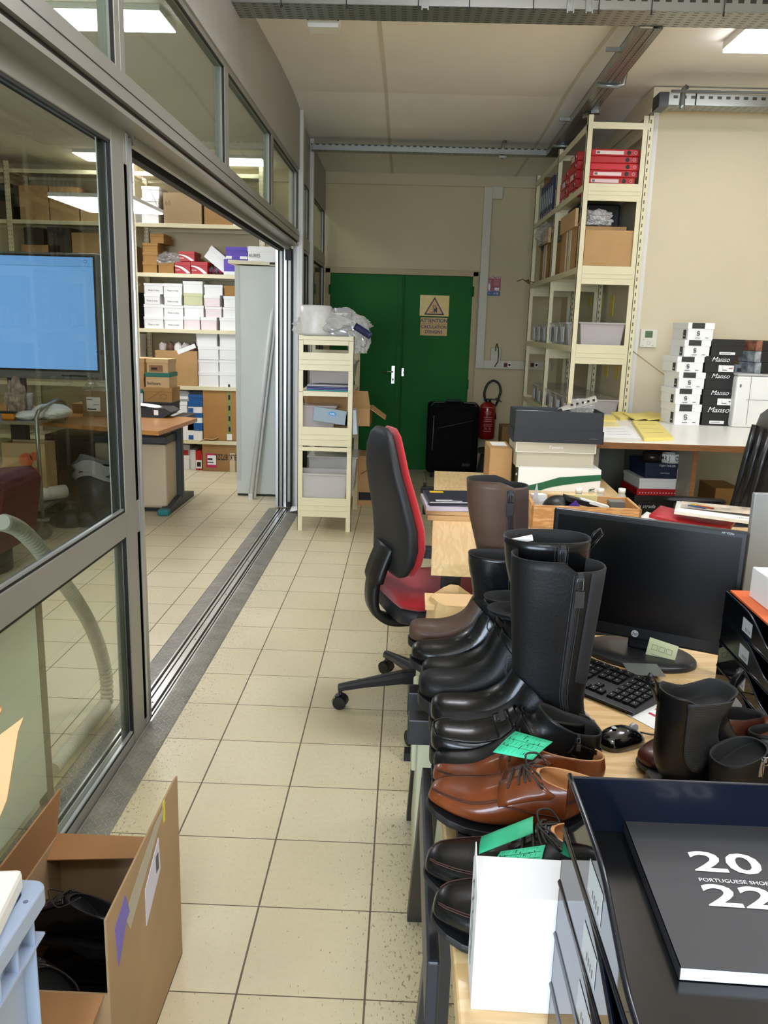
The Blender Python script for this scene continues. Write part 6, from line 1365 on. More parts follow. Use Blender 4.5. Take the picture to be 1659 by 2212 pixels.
inC('paper_scrap', 'white paper scraps at the left end of the wooden crate', 'paper', .06, .14, .05, lambda b: b.box(-.03, .03, 0, .04, 0, .06), M_paper, .3)
inC('plastic_sleeve', 'pointed clear sleeve standing at the left end of the crate', 'sleeve', .03, .1, .04, lambda b: b.prism([(-.02, 0), (.025, 0), (.005, .13)], 0, .004, 1), mat('clear_white', '#c9cccf', .3))
# water bottles behind the crate
M_bott = glass_mat('bottle_plastic', '#e9eef0', 1.5, .10, .05, haze=.5)
for k, px in enumerate((1247, 1294, 1340)):
    o_ = thing('plastic_bottle', 'clear plastic bottle with a white cap behind the crate, %s of three' % ['left', 'middle', 'right'][k], 'bottle', (at(px, 1100, 1, 3.72).x, 3.72, ZF), 0, 'bottles behind the wooden crate'); zt_ = at(px, 1055, 1, 3.72).z-ZF
    mb = MB(); mb.lathe([(.0, 0), (.03, 0), (.033, .01), (.033, zt_-.07), (.03, zt_-.055), (.016, zt_-.028), (.0135, zt_-.022), (.0135, zt_-.012)], 24, cap=False); mb.build('body', M_bott, o_)
    mb = MB(); mb.cyl((0, 0, zt_-.02), (0, 0, zt_), .016, 20); mb.build('cap', mat('white_cap', '#efefe9', .4), o_)
# white-blue slip left, magazines pile right
zz = ZF
t = thing('magazine', 'curled white magazine under the red folder at the right end of the far desk', 'magazine', (at(1440, 1130, 2, ZF).x, 3.30, zz), radians(-28)); mb = MB(); mb.sheet(lambda u, v: (-.15+.3*u, -.11+.22*v, .012+.03*(1-u)**2), 8, 4, .008); mb.build('pages', M_paper, t)
t2_ = thing('folder', 'red folder under the interior magazine on the far desk', 'folder', (t.location.x+.05, 3.28, zz+.045), radians(-28)); mb = MB(); mb.sheet(lambda u, v: (-.15+.3*u, -.11+.22*v, .01+.02*(1-u)**2), 8, 4, .012); mb.build('cover', mat('folder_red', '#b32030', .45), t2_)
M_mag = mat('magazine_print', '#b9ac9a', .35, var=.55, vscale=14)
t3_ = thing('magazine', 'magazine with an interior photo and the words welcome office, on the red folder', 'magazine', (t.location.x+.12, 3.24, zz+.085), radians(-20)); mb = MB(); mb.sheet(lambda u, v: (-.15+.32*u, -.12+.22*v, .012+.012*(1-u)), 6, 4, .012); mb.build('pages', M_white, t3_)
mb = MB(); mb.box(-.13, .16, -.04, .098, .0245, .0255); mb.build('cover_photo', M_mag, t3_)
mb = MB(); mb.text('welcome Office', .03, (.03, -.085, .0155), xdir=(-1, 0, 0), ydir=(0, -1, 0)); mb.build('title', mat('grey_print', '#6a6262'), t3_)
mb = MB()
for dx, dy, m_ in ((-.06, .02, 0), (-.04, .0, 1), (-.07, -.01, 2)): mb.T = Matrix.Translation((dx, dy, .027)) @ Matrix.Rotation(radians(-20), 4, 'Z'); mb.box(-.035, .035, -.004, .004, 0, .004, m_)
mb.build('marker_print', [mat('yellow_print', '#e0bb22', .5), mat('red_print2', '#b0302a', .5), mat('blue_print', '#3b5f8a', .5)], t3_)

# ================================================================ near desk
ZD = .76
td = thing('desk', 'near pine desk carrying the boots, monitor and letter trays', 'desk', (.085, 0.0, 0))
mb = MB(); mb.box(0, 1.6, .2, 2.06, ZD-.04, ZD); mb.build('desk_top', M_pine, td, .003)
mb = MB(); mb.box(-.03, -.012, .95, 1.42, ZD-.16, ZD-.055); mb.build('side_beam', M_navyf, td, .004)
for yy in (1.62, 1.755): mb = MB(); mb.box(-.055, .5, yy, yy+.05, ZD-.10, ZD-.042); mb.build('cross_bar', M_frame, td, .003)
mb = MB(); mb.box(.0, 1.2, .62, .68, ZD-.1, ZD-.042); mb.build('cross_bar', M_frame, td, .003)
def leg(y, name='leg', x=-.03, w_=.07):
    mb = MB(); mb.prism([(y-.035, ZD-.05), (y+.035, ZD-.05), (y+.045, .03), (y-.045, .03)], x, x+.035, 0); mb.build(name, M_navyf, td, .003)
    mb = MB(); mb.box(x-.06, x+.65, y-.045, y+.045, 0, .035); mb.build('foot', M_frame, td, .004)
# big flat legs of dark steel that slant to the left
def slab(p, th, m=M_navyf, name='leg', ylo=0):
    """p: four (px,py) corners on plane x=const"""
    return
def slant(x0a, x1a, ya, za, x0b, x1b, yb, zb, th, m, name='leg'):
    mb = MB(); mb.loft([[(x-.085, y+dy, z) for x, dy in ((x0, 0), (x1, 0), (x1, th), (x0, th))] for x0, x1, y, z in ((x0a, x1a, ya, za), (x0b, x1b, yb, zb))], smooth=False); return mb.build(name, m, td, .002)
slant(.072, .105, 1.14, .70, .058, .130, 1.42, .0, .04, M_navyf)
slant(.058, .095, 1.42, .70, .052, .10, 1.90, .0, .04, M_frame)
slant(.058, .090, 1.86, .70, .050, .09, 2.36, .0, .04, M_frame)
# pale pedestal under the desk
t = thing('drawer_pedestal', 'pale green-grey drawer pedestal under the near desk edge', 'drawers', (.085, 1.98, 0)); mb = MB(); mb.box(-.022, .35, 0, .42, .05, ZD-.13); mb.build('body', mat('pale_green_grey', '#b4b59a', .45), t, .008); mb = MB(); mb.box(-.036, -.021, .02, .10, .38, ZD-.14); mb.build('handle', mat('pale_green_grey', '#b4b59a'), t, .006); mb = MB(); mb.box(-.026, -.021, .10, .12, .42, ZD-.16); mb.build('recess', M_rub, t)
# ---- monitor
M_mon = mat('monitor_black', '#101113', .38)
cen = Vector((.60, 1.97, 0)); 
t = thing('computer_monitor', 'black computer monitor switched off, seen from the front', 'monitor', (.590, 1.915, ZD), radians(-27))
mb = MB(); mb.grid(lambda u, v: ((.135-.0*v)*cos(u*2*pi)*v*.98, .09*sin(u*2*pi)*v, .012), 40, 2); mb.lathe([(.001, 0), (.001, .001)], 3)
mb = MB(); mb.loft([[(.135*cos(k*pi/20)*s_, .095*sin(k*pi/20)*s_+.01, z) for k in range(40)] for z, s_ in ((0, 1), (.008, 1), (.013, .96), (.014, .5))], cap0=True); mb.build('stand_base', mat('stand_grey', '#26262a', .35), t)
mb = MB(); mb.box(-.032, .032, .02, .045, .012, .25); mb.build('stand_neck', M_mon, t, .006)
mW, mH = .226, .300; zb0 = .043
mb = MB(); T0 = Matrix.Translation((-.012, 0, zb0)) @ Matrix.Rotation(radians(-1.5), 4, 'X'); mb.T = T0
mb.box(-mW, mW, 0, .018, 0, mH, 0); mb.prism([(-mW+.03, .03), (mW-.03, .03), (mW-.05, mH-.03), (-mW+.05, mH-.03)], .018, .045, 1); h_ = mb.build('housing', M_mon, t, .006)
mb = MB(); mb.T = T0; mb.box(-mW+.014, mW-.014, -.0012, .0005, .032, mH-.014); mb.build('screen', mat('screen_off', '#060607', .25), t)
mb = MB(); mb.T = T0; mb.cyl((0-.0, -.0015, .016), (0, .0005, .016), .0085, 20, 0); 
mb.text('hp', .013, (0, -.0022, .0165), m=1, shear=.3, ext=.0002); mb.text('HP V220e', .0065, (mW-.045, -.0018, mH-.0075), m=0); mb.build('logo', [mat('silver_print', '#b9bcc0', .4), M_ink], t)
mb = MB(); mb.T = T0 @ Matrix.Translation((.066, -.004, -.022)) @ Matrix.Rotation(radians(8), 4, 'Y'); mb.box(-.034, .034, -.0005, .0005, -.015, .033, 0)
for k in range(3): mb.tube([(-.024+k*.017, -.001, .018), (-.011+k*.017, -.001, .018), (-.011+k*.017, -.001, .006), (-.024+k*.017, -.001, .006)], .0006, 4, 1, closed=True)
mb.tube([(-.022, -.001, -.006), (.01, -.001, -.006)], .0005, 4, 1)
o = mb.build('sticky_note', [mat('sticky_yellow', '#dfe0b0', .7), mat('pencil', '#7d7d6c', .8)], t)
# ---- keyboard
t = thing('keyboard', 'black keyboard on the near desk between boot and papers', 'keyboard', (.515, 1.745, ZD), radians(-52))
ks = (at(1241, 1499, 2, ZD), at(1366, 1550, 2, ZD), at(1438, 1508, 2, ZD), at(1275, 1415, 2, ZD))
ed = (ks[1]-ks[0]); ang = math.atan2(ed.y, ed.x)
t.rotation_euler = (0, 0, ang); t.location = (ks[1].x, ks[1].y, ZD)
kw, kd = .43, .155
mb = MB(); mb.prism([(0, .004), (0, .010), (kd, .024), (kd, .0)], -kw, 0, 0); mb.build('case', M_black, t, .003)
# keys: local x from -kw to 0, local y 0..kd
M_key = mat('key_black', '#0d0d0e', .5, spec=.3)
sl = .014/kd
def key(x, y, wx, wy=.0182, dot=True):
    mb = MB(); z = .0115+y*sl
    mb.loft([[(x+e, y+e, z), (x+wx-e, y+e, z), (x+wx-e, y+wy-e, z+wy*sl), (x+e, y+wy-e, z+wy*sl)] for z, e in ((z-.002, 0), (z+.004, .0015))], smooth=False)
    if dot: mb.box(x+wx*.32, x+wx*.42, y+wy*.5, y+wy*.62, z+.0045, z+.0052, 1)
    mb.build('key', [M_key, M_inkw], t)
u = .0185
for r in range(6):
    y = .020+r*.0205+(.004 if r == 5 else 0)
    xs_ = -.003
    for c in range(4):                                   # numeric pad
        if r == 5 and c == 3: pass
        key(-.004-(c+1)*u, y, u-.002)
    for c in range(3):
        if r == 2 or (r == 1 and c != 1): continue
        key(-.086-(c+1)*u, y, u-.002)
    if r == 0: key(-.30, y, .10, dot=False); [key(-.195+k*.024, y, .022) for k in range(2)]; [key(-.425+k*.03, y, .028) for k in range(4)]
    else:
        for c in range(14): 
            key(-.148-(c+1)*.0196, y, .0184)
mb = MB(); pth = [Vector((ks[2].x+.0, ks[2].y, .012)), Vector((ks[2].x+.06, ks[2].y+.05, .006)), Vector((ks[2].x+.15, ks[2].y+.03, .006)), Vector((ks[2].x+.22, ks[2].y-.02, .006))]
mb.tube([p-pth[0] for p in catm(pth, 6)], .003, 6); o = mb.build('cable', M_black, None, label='black cable curling behind the ankle boot on the near desk', cat='cable'); o.location = (pth[0].x, pth[0].y, ZD+.004)
# ---- mouse
mp = at(1340, 1605, 2, ZD)
t = thing('computer_mouse', 'black computer mouse with a small round logo on the pine desk', 'mouse', (mp.x, mp.y, ZD), radians(-62))
mb = MB(); R = []
for k in range(15):
    u_ = k/14; y = -.052+.104*u_; wv = .031*(max(0, 1-abs(2*u_-1)**3.2))**.5*(1-.1*u_)+.002; hh = .036*(max(0.02, sin(pi*min(1, u_*.78+.16))))**.8
    R.append([(wv*cos(a)*(1 if sin(a) >= 0 else 1), y, max(0, hh*sin(a)) if sin(a) > 0 else .001) for a in [2*pi*j/20 for j in range(20)]])
mb.loft(R); mb.build('body', M_blackg, t)
mb = MB(); mb.prism([(.005*cos(k*pi/8), -.02+.005*sin(k*pi/8)) for k in range(16)], .0362, .0368, 2); mb.build('logo', mat('silver_print', '#b9bcc0'), t)
mb = MB(); mb.cyl((-.004, .03, .026), (.004, .03, .026), .009, 14); mb.build('wheel', mat('silver_print', '#b9bcc0'), t)
mb = MB(); mb.tube([(.0, .05, .012), (.004, .075, .004), (.02, .12, .003), (.05, .16, .003), (.09, .18, .003), (.12, .21, .003)], .0018, 6); mb.build('cable', mat('grey_black_cable', '#3a3a3a', .5), t)
# ---- pen
a = at(1240, 1522, 2, ZD+.005); b = at(1291, 1568, 2, ZD+.005); L_ = (b-a).length
t = thing('ballpoint_pen', 'clear ballpoint pen lying on the desk beside the tall boot', 'pen', (a.x, a.y, ZD+.0055), math.atan2((b-a).y, (b-a).x))
mb = MB(); mb.cyl((0, 0, 0), (L_*.82, 0, 0), .0045, 8); mb.build('barrel', glass_mat('pen_plastic', '#d9d5c8', 1.5, .1, .05, .25), t); mb = MB(); mb.cyl((L_*.82, 0, 0), (L_*.97, 0, 0), .004, 8, 0, .0012); mb.cyl((L_*.97, 0, 0), (L_, 0, 0), .0011, 6); mb.build('tip', mat('grey_tip', '#5b564b', .4), t); mb = MB(); mb.cyl((.0, 0, 0), (L_*.8, 0, 0), .0015, 6); mb.build('refill', M_ink, t)
# ---- paper sheets with red lines
c4 = [at(1355, 1545, 2, ZD), at(1430, 1497, 2, ZD), at(1625, 1572, 2, ZD), at(1560, 1640, 2, ZD)]
pc = (c4[0]+c4[2])/2
fc = [at(1355, 1545, 2, ZD), at(1437, 1496, 2, ZD), at(1640, 1578, 2, ZD), at(1560, 1655, 2, ZD)]
t = thing('printed_form', 'white printed form with red lines lying between keyboard and mouse', 'paper', (fc[0].x, fc[0].y, ZD+.0005))
def fp(u, v, z=0): 
    q = (fc[0]*(1-u)+fc[3]*u)*(1-v)+(fc[1]*(1-u)+fc[2]*u)*v-fc[0]; return Vector((q.x, q.y, z))
mb = MB(); mb.prism([tuple(fp(*k))[:2] for k in ((0, 0), (1, 0), (1, 1), (0, 1))], 0, .001, 2, 0)
def fq(u0, u1, v0, v1, m): mb.prism([tuple(fp(*k))[:2] for k in ((u0, v0), (u1, v0), (u1, v1), (u0, v1))], .001, .0014, 2, m)
for r in range(3): fq(.12+.10*r*0, .24, .26+.17*r, .31+.17*r, 1); fq(.27, .40, .26+.17*r, .29+.17*r, 2)
mb.tube([fp(.14, .74, .0012), fp(.36, .74, .0012), fp(.36, .93, .0012), fp(.14, .93, .0012)], .0005, 4, 2, closed=True); fq(.66, .78, .6, .68, 1)
mb.build('sheet', [M_paper, mat('red_line', '#c2455a', .7), mat('grey_print', '#6a6262')], t)
t = None
mb = MB(); mb.box(-.05, .03, -.03, .04, 0, .001); o = mb.build('plastic_card', mat('grey_clear', '#9a9c9c'), None, label='clear grey card lying behind the keyboard under the monitor', cat='card'); q = at(1400, 1462, 2, ZD); o.location = (q.x, q.y, ZD+.015)

# ================================================================ red and black swivel chair
M_red = mat('red_chair_fabric', '#ab1820', .85, bump=.3, bscale=260, sheen=.25); M_shell = mat('chair_shell', '#1b1d22', .55, bump=.15, bscale=350)
ch = thing('swivel_chair', 'red and black swivel chair facing the far desk', 'chair', (.122, 3.206, 0), radians(20))
def ring(cx_, cz, hw, hx, tilt=0, n=28, e=.75, sg=1):
    out = []
    for k in range(n):
        a = 2*pi*k/n; c, s = cos(a), sin(a)
        x = hx*math.copysign(abs(c)**e, c); y = hw*math.copysign(abs(s)**e, s)
        out.append((cx_+x*cos(tilt), y, cz+x*sin(tilt)))
    return out
pr = [(.60, -.150, .13, .02), (.615, -.150, .165, .034), (.66, -.140, .195, .044), (.72, -.133, .208, .05), (.80, -.14, .212, .048), (.90, -.165, .20, .042), (1.0, -.19, .175, .036), (1.08, -.20, .145, .03), (1.135, -.20, .105, .022), (1.16, -.198, .055, .010)]
mb = MB(); mb.loft([ring(x+.020, z, w_, t_*.62) for z, x, w_, t_ in pr]); mb.build('back_cushion', M_red, ch)
mb = MB(); mb.loft([ring(x-.018, z+.0, w_*1.02, t_*.62+.006, e=.6) for z, x, w_, t_ in pr]); mb.build('back_shell', M_shell, ch)
st_ = [(-.20, .12, .02), (-.19, .18, .035), (-.14, .215, .045), (0, .235, .05), (.15, .235, .048), (.24, .21, .04), (.275, .15, .025)]
def sring(x, hw, hz, zc, n=28, e=.7): return [(x, hw*math.copysign(abs(cos(2*pi*k/n))**e, cos(2*pi*k/n)), zc+hz*math.copysign(abs(sin(2*pi*k/n))**e, sin(2*pi*k/n))) for k in range(n)]
mb = MB(); mb.loft([sring(x+.02, hw, hz*.8, .505+.02*(x > .2)*-1) for x, hw, hz in st_]); mb.build('seat_cushion', M_red, ch)
mb = MB(); mb.loft([sring(x+.02, hw*.99, hz*1.1, .452) for x, hw, hz in st_]); mb.build('seat_shell', M_shell, ch)
mb = MB(); pth = [(-.185, 0, .70), (-.225, 0, .60), (-.24, 0, .52), (-.235, 0, .45), (-.20, 0, .405), (-.13, 0, .385), (.05, 0, .385)]
for s in (1,): mb.tube(catm([Vector(p) for p in pth], 5), .02, 10, flat=1); 
mb2 = MB(); cc = catm([Vector(p) for p in pth], 5); R = []
for i, p in enumerate(cc):
    tt = (cc[min(i+1, len(cc)-1)]-cc[max(0, i-1)]).normalized(); nn = Vector((-tt.z, 0, tt.x)); hw = .05+.03*(i < 8); R.append([tuple(p+nn*a+Vector((0, b, 0))) for a, b in ((-.014, -hw), (.014, -hw), (.018, 0), (.014, hw), (-.014, hw), (-.018, 0))])
mb2.loft(R); mb2.build('back_bracket', M_black, ch)
mb = MB(); mb.cyl((0, 0, .12), (0, 0, .40), .028, 16); mb.cyl((0, 0, .10), (0, 0, .24), .04, 16, 0, .034); mb.box(-.1, .1, -.08, .08, .38, .41); mb.build('gas_lift', M_black, ch)
base_ang = math.atan2(3.145-3.206, -.222-.122)-radians(20)
for k in range(5):
    a = base_ang+k*2*pi/5; d = Vector((cos(a), sin(a), 0)); s_ = Vector((-sin(a), cos(a), 0)); mb = MB(); R = []
    for r_, z, hw, hz in ((.02, .125, .035, .03), (.1, .125, .03, .026), (.25, .105, .02, .018), (.335, .092, .016, .016), (.36, .085, .014, .018)): R.append([tuple(d*r_+s_*(hw*c1)+Vector((0, 0, z+hz*c2))) for c1, c2 in ((-1, -.8), (1, -.8), (1, .3), (.5, 1), (-.5, 1), (-1, .3))])
    mb.loft(R, smooth=False); mb.build('base_arm', M_black, ch, .003)
    c_ = d*.35; ca = a+radians(70)+k; e_ = Vector((cos(ca), sin(ca), 0)); f_ = Vector((-sin(ca), cos(ca), 0)); c_ = c_
    mb = MB()
    for sg in (-1, 1): mb.cyl(c_+e_*sg*.008+Vector((0, 0, .027)), c_+e_*sg*.024+Vector((0, 0, .027)), .027, 20)
    mb.cyl(c_+Vector((0, 0, .03)), c_+Vector((0, 0, .075)), .007, 8)
    mb.grid(lambda u, v: tuple(c_+e_*(-.02+.04*v)+f_*(.032*cos(pi*u))+Vector((0, 0, .027+.032*sin(pi*u)))), 10, 3)
    mb.build('castor', M_black, ch)
# ================================================================ black leather chair at right
M_leath = mat('black_leather', '#141414', .32, bump=.15, bscale=120, spec=.6)
lc = thing('leather_chair', 'black padded leather office chair at the right edge', 'chair', (1.47, 3.95, 0), radians(172))
pr2 = [(.52, -.20, .15, .03), (.56, -.215, .22, .05), (.68, -.23, .24, .06), (.85, -.26, .245, .058), (1.0, -.29, .24, .055), (1.10, -.30, .225, .055), (1.17, -.305, .20, .045), (1.205, -.305, .13, .02)]
mb = MB(); mb.loft([ring(x+.03, z, w_, t_, e=.6) for z, x, w_, t_ in pr2]); mb.build('backrest', M_leath, lc)
for k in range(3): mb = MB(); x_ = -.16+.1*k; mb.loft([ring(-.20-.05*(q/5), .62+.1*q, .23, .012+.05*sin(pi*(q+.5)/6), e=.6) for q in range(6)]); 
mb = MB()
for y_ in (-.13, 0, .13): mb.tube([(-.15, y_, .6), (-.165, y_, .75), (-.19, y_, .95), (-.215, y_, 1.12)], .018, 8)
mb.build('padding_roll', M_leath, lc)
mb = MB(); mb.loft([sring(x+.02, hw, hz, .50) for x, hw, hz in st_]); mb.build('seat', M_leath, lc)
for s in (1, -1):
    mb = MB(); mb.loft([[(x, s*.30+hw*cos(2*pi*k/16), .70+hz*sin(2*pi*k/16)) for k in range(16)] for x, hw, hz in ((-.16, .02, .008), (-.14, .035, .016), (.0, .04, .018), (.12, .038, .016), (.15, .02, .008))]); ap = mb.build('armrest', M_black, lc)
    mb = MB(); mb.tube([(-.05, s*.30, .69), (-.04, s*.30, .55), (-.02, s*.22, .46)], .018, 8); mb.build('arm_support', M_black, ap)
mb = MB(); mb.cyl((0, 0, .08), (0, 0, .48), .03, 14); mb.build('gas_lift', M_black, lc)
for k in range(5):
    a = k*2*pi/5+.3; d = Vector((cos(a), sin(a), 0)); mb = MB(); mb.tube([d*.02+Vector((0, 0, .12)), d*.3+Vector((0, 0, .08))], .022, 8); mb.cyl(d*.3+Vector((-.02, 0, .028)), d*.3+Vector((.02, 0, .028)), .028, 14); mb.build('base_arm', M_black, lc)
# ================================================================ footwear
def lea(name, hexc, rough=.3, coat=.35, bump=.12, bs=160, var=.08):
    return mat(name, hexc, rough, 0, var=var, vscale=25, bump=bump, bscale=bs, coat=coat*.55, spec=.28)
L_blk = lea('black_box_leather', '#0b0b0c', .27, .2); L_matte = lea('black_matte_leather', '#090a0c', .55, .05, .25, 220)
L_soft = lea('black_soft_leather', '#0a0b0c', .4, .12, .3, 90); L_brn = lea('dark_brown_leather', '#4f3a2c', .55, .1, .2)
L_tan = lea('tan_brown_leather', '#6b3417', .28, .5, .08, 120, .18); L_pink = lea('light_brown_leather', '#98583a', .3, .4)
L_wine = lea('reddish_brown_leather', '#4a241b', .4, .2)
M_sole = mat('black_rubber_sole', '#151517', .5); M_lin = mat('black_lining', '#1b1b1c', .8); M_lint = mat('tan_lining', '#c08c5b', .7)
M_zip = mat('dark_zip', '#4a4a4d', .3, .8); M_lace = mat('dark_lace', '#27211b', .7); M_thread = mat('stitch_thread', '#3d3d40', .7)

class Last:
    """foot-shaped surface made of rings; each ring spans a front/top point F and a back/bottom point B and a half width"""
    def __init__(s, prof, L, ts=.012, hh=.03, wide=1.0, spring=.012):
        k = L/.28; s.k = k; s.L = L; s.ts = ts; s.hh = hh; s.spring = spring
        s.R = []
        for (fx, fz, bx, bz, w_) in prof:
            zb = s.soletop(bx*k) if bx >= 0 else s.soletop(0)
            zf = s.soletop(fx*k) if fz < .10 else s.soletop(.09*k)
            if bz > .02: zb = hh
            s.R.append((Vector((fx*k, 0, fz*k+zf)), Vector((bx*k, 0, bz*k+zb)), w_*k*wide))
        s.n = 28
    def soletop(s, x):
        u = max(0, min(1, x/s.L)); z = s.hh if u < .26 else (s.ts if u > .52 else s.hh+(s.ts-s.hh)*(.5-.5*cos(pi*(u-.26)/.26)))
        return z+s.spring*max(0, (u-.72)/.28)**1.6
    def P(s, u, th, off=0.0):
        i = int(min(max(u, 0), len(s.R)-1.0001)); f = u-i
        def cr(a, b, c, d, t): return .5*((2*b)+(c-a)*t+(2*a-5*b+4*c-d)*t*t+(3*b-a-3*c+d)*t**3)
        g = lambda j: s.R[min(max(j, 0), len(s.R)-1)]
        F = cr(g(i-1)[0], g(i)[0], g(i+1)[0], g(i+2)[0], f); B = cr(g(i-1)[1], g(i)[1], g(i+1)[1], g(i+2)[1], f); w_ = cr(g(i-1)[2], g(i)[2], g(i+1)[2], g(i+2)[2], f)
        c = (F+B)/2; d = (F-B)/2; ln = max(d.length, 1e-5); d = d*((ln+off)/ln); w_ = max(w_+off, .001)
        cc, ss = cos(th), sin(th); e = .86
        p = c+d*math.copysign(abs(cc)**e, cc); p.y = w_*math.copysign(abs(ss)**e, ss); return p
    def upper(s, mb, u0=0, u1=None, lin_depth=2.0, sub=3, th=.003, top=None, m=0, ml=1, creases=None):
        u1 = u1 if u1 is not None else len(s.R)-1
        N = int((u1-u0)*sub)+1; n = s.n; rings = []
        for k in range(N):
            u = u0+(u1-u0)*k/(N-1); r = []
            for q in range(n):
                a = 2*pi*q/n; o = creases(u, a) if creases else 0
                p = s.P(u, a, o)
                if top: p.z += top(a)*max(0, (u-(u1-1.2))/1.2)
                r.append(p)
            rings.append(r)
        no = len(rings)
        for k in range(6):
            u = u1-lin_depth*max(0, k-.0)/5; r = []
            for q in range(n):
                a = 2*pi*q/n; p = s.P(u, a, -th-.0005*k)
                if top: p.z += top(a)*max(0, (u-(u1-1.2))/1.2)
                r.append(p)
            rings.append(r)
        mb.loft(rings, matfn=lambda i, q: m if i < no-1 else ml)
    def sole(s, mb, wide=1.0, lip=.003, m=0, heel=True, cleat=False):
        prof = [(-.012, .35), (0.0, .62), (.04, .80), (.1, .88), (.2, .86), (.3, .80), (.45, .82), (.55, .92), (.66, 1.0), (.76, 1.0), (.86, .90), (.93, .72), (.975, .48), (1.0, .25), (1.008, .08)]
        R = []
        for u, w_ in prof:
            x = u*s.L; hw = .047*s.k*w_*wide+lip; zt = s.soletop(x)+.001; zb = 0.0
            if u > .75: zb = s.spring*max(0, (u-.75)/.25)**1.8
            if heel and .285 < u < .52: zb = max(0, zt-s.ts-.002)*(1 if u < .46 else .45)
            R.append([(x, -hw, zb), (x, -hw*.5, zb), (x, hw*.5, zb), (x, hw, zb), (x, hw+.0008, (zb+zt)/2), (x, hw, zt), (x, hw*.4, zt), (x, -hw*.4, zt), (x, -hw, zt), (x, -hw-.0008, (zb+zt)/2)])
        # extra stations so the heel breast is steep
        out = []
        for i, r in enumerate(R):
            out.append(r)
        mb.loft(out, m, smooth=False)
    def strip(s, mb, u0, u1, a0, a1, off=.0015, th=.0015, m=0, nu=8, na=10):
        mb.sheet(lambda p, q: tuple(s.P(u0+(u1-u0)*p, a0+(a1-a0)*q, off)), nu, na, th, m)
    def line(s, mb, pts, r=.0009, off=.0006, m=0, n=6):
        P = []
        for (u0, a0), (u1, a1) in zip(pts, pts[1:]):
            for k in range(n): P.append(s.P(u0+(u1-u0)*k/n, a0+(a1-a0)*k/n, off))
        P.append(s.P(*pts[-1], off)); mb.tube(P, r, 5, m)

FOOT = [(.279, .012, .277, .002, .010), (.276, .026, .270, .0, .024), (.262, .038, .254, .0, .036), (.235, .046, .225, .0, .045), (.205, .053, .190, .0, .048), (.172, .066, .150, .0, .045), (.146, .086, .105, .0, .040), (.130, .106, .060, .0, .037), (.120, .124, .020, .002, .036)]
ROUND = [(.280, .018, .278, .002, .014), (.277, .034, .271, .0, .030), (.264, .046, .256, .0, .041), (.238, .052, .228, .0, .048), (.205, .057, .190, .0, .049), (.172, .068, .150, .0, .045), (.146, .088, .105, .0, .040), (.130, .106, .060, .0, .037), (.120, .124, .020, .002, .036)]
def shaft(h, fr=.155, bk=-.002, wt=.052, n=4, anf=.112, ba=-.002):
    out = [(anf, .140, ba*.5, .04, .036), (anf+.002, .158, ba, .085, .037)]
    for k in range(1, n+1):
        t = k/n; s_ = t*t*(3-2*t); out.append((anf+.004+(fr-anf-.004)*s_, .158+(h-.158)*t, ba+(bk-ba)*t, .10+(h-.10)*t, .037+(wt-.037)*s_))
    return out
def place(name, label, cat, toe, toe_y, L, rz=180, group='sample boots and shoes on the near desk', z=None, ref=None):
    """toe: world x of the toe; toe_y: world y of the shoe's middle line at the toe"""
    a = radians(rz); d = Vector((cos(a), sin(a), 0)); o = Vector((toe, toe_y, 0))-d*L
    return thing(name, label, cat, (o.x, o.y, ZD if z is None else z), a, group)
def pull(mb, last, u, a, s=1.0, m=0):
    p = last.P(u, a, .004); q = last.P(u-.25, a, .004); n = Vector((0, 1, 0)); 
    mb.cbox(p, (.007*s, .005, .010*s), m)
    mb.tube([p+Vector((-.004*s, .003, -.002)), p+Vector((-.004*s, .004, -.016*s)), p+Vector((.004*s, .004, -.016*s)), p+Vector((.004*s, .003, -.002))], .0012, 6, m, closed=True)
    mb.cbox(p+Vector((0, .005, -.028*s)), (.012*s, .0035, .022*s), m)
NS = pi/2      # side of the shoe that faces the camera (local +y)
def zipper(t, last, u0, u1, a, w_=.09):
    mb = MB(); last.strip(mb, u0, u1, a-w_, a+w_, .0008, .0008, 0, 16, 3); mb.build('zip_tape', M_lin, t)
    mb = MB(); last.line(mb, [(u0, a), (u1, a)], .0017, .0016, 0, 20); mb.build('zip_teeth', M_zip, t)
    mb = MB()
    for e in (-w_*1.5, w_*1.5): last.line(mb, [(u0, a+e), (u1, a+e)], .0005, .0006, 0, 20)
    mb.build('stitching', M_thread, t)
    mb = MB(); pull(mb, last, u1-.06, a, 1.35); mb.build('zip_pull', M_zip, t)

# 1 brown knee boot -------------------------------------------------
def boot_parts(t, last, leather, lining=M_lin, top=None, creases=None, wide=1.08, lip=.003, u1=None, cl=2.0):
    mb = MB(); last.sole(mb, wide, lip); mb.build('sole', M_sole, t, .0015)
    mb = MB(); last.upper(mb, top=top, creases=creases, u1=u1, lin_depth=cl); return mb.build('upper', [leather, lining], t)
la = Last(ROUND+shaft(.385, .158, .012, .050), .28, .016, .032)
t = place('knee_boot', 'dark brown knee boot, farthest of the row of boots', 'boot', .030, 1.925, .28)
top1 = lambda a: .014*(1 if (a < 1.75 or a > 4.6) else (0 if a > 1.95 and a < 4.4 else .5))
boot_parts(t, la, L_brn, top=top1)
zipper(t, la, 9.0, 13.85, 1.85)
mb = MB(); la.strip(mb, 7.7, 8.3, -.9, 1.5, .002, .002); mb.build('ankle_strap', L_brn, t)
mb = MB(); la.strip(mb, 10.2, 13.9, 2.05, 3.14, .0004, .0006, 0, 10, 8); mb.build('stretch_panel', mat('brown_stretch_fabric', '#33241e', .8), t)
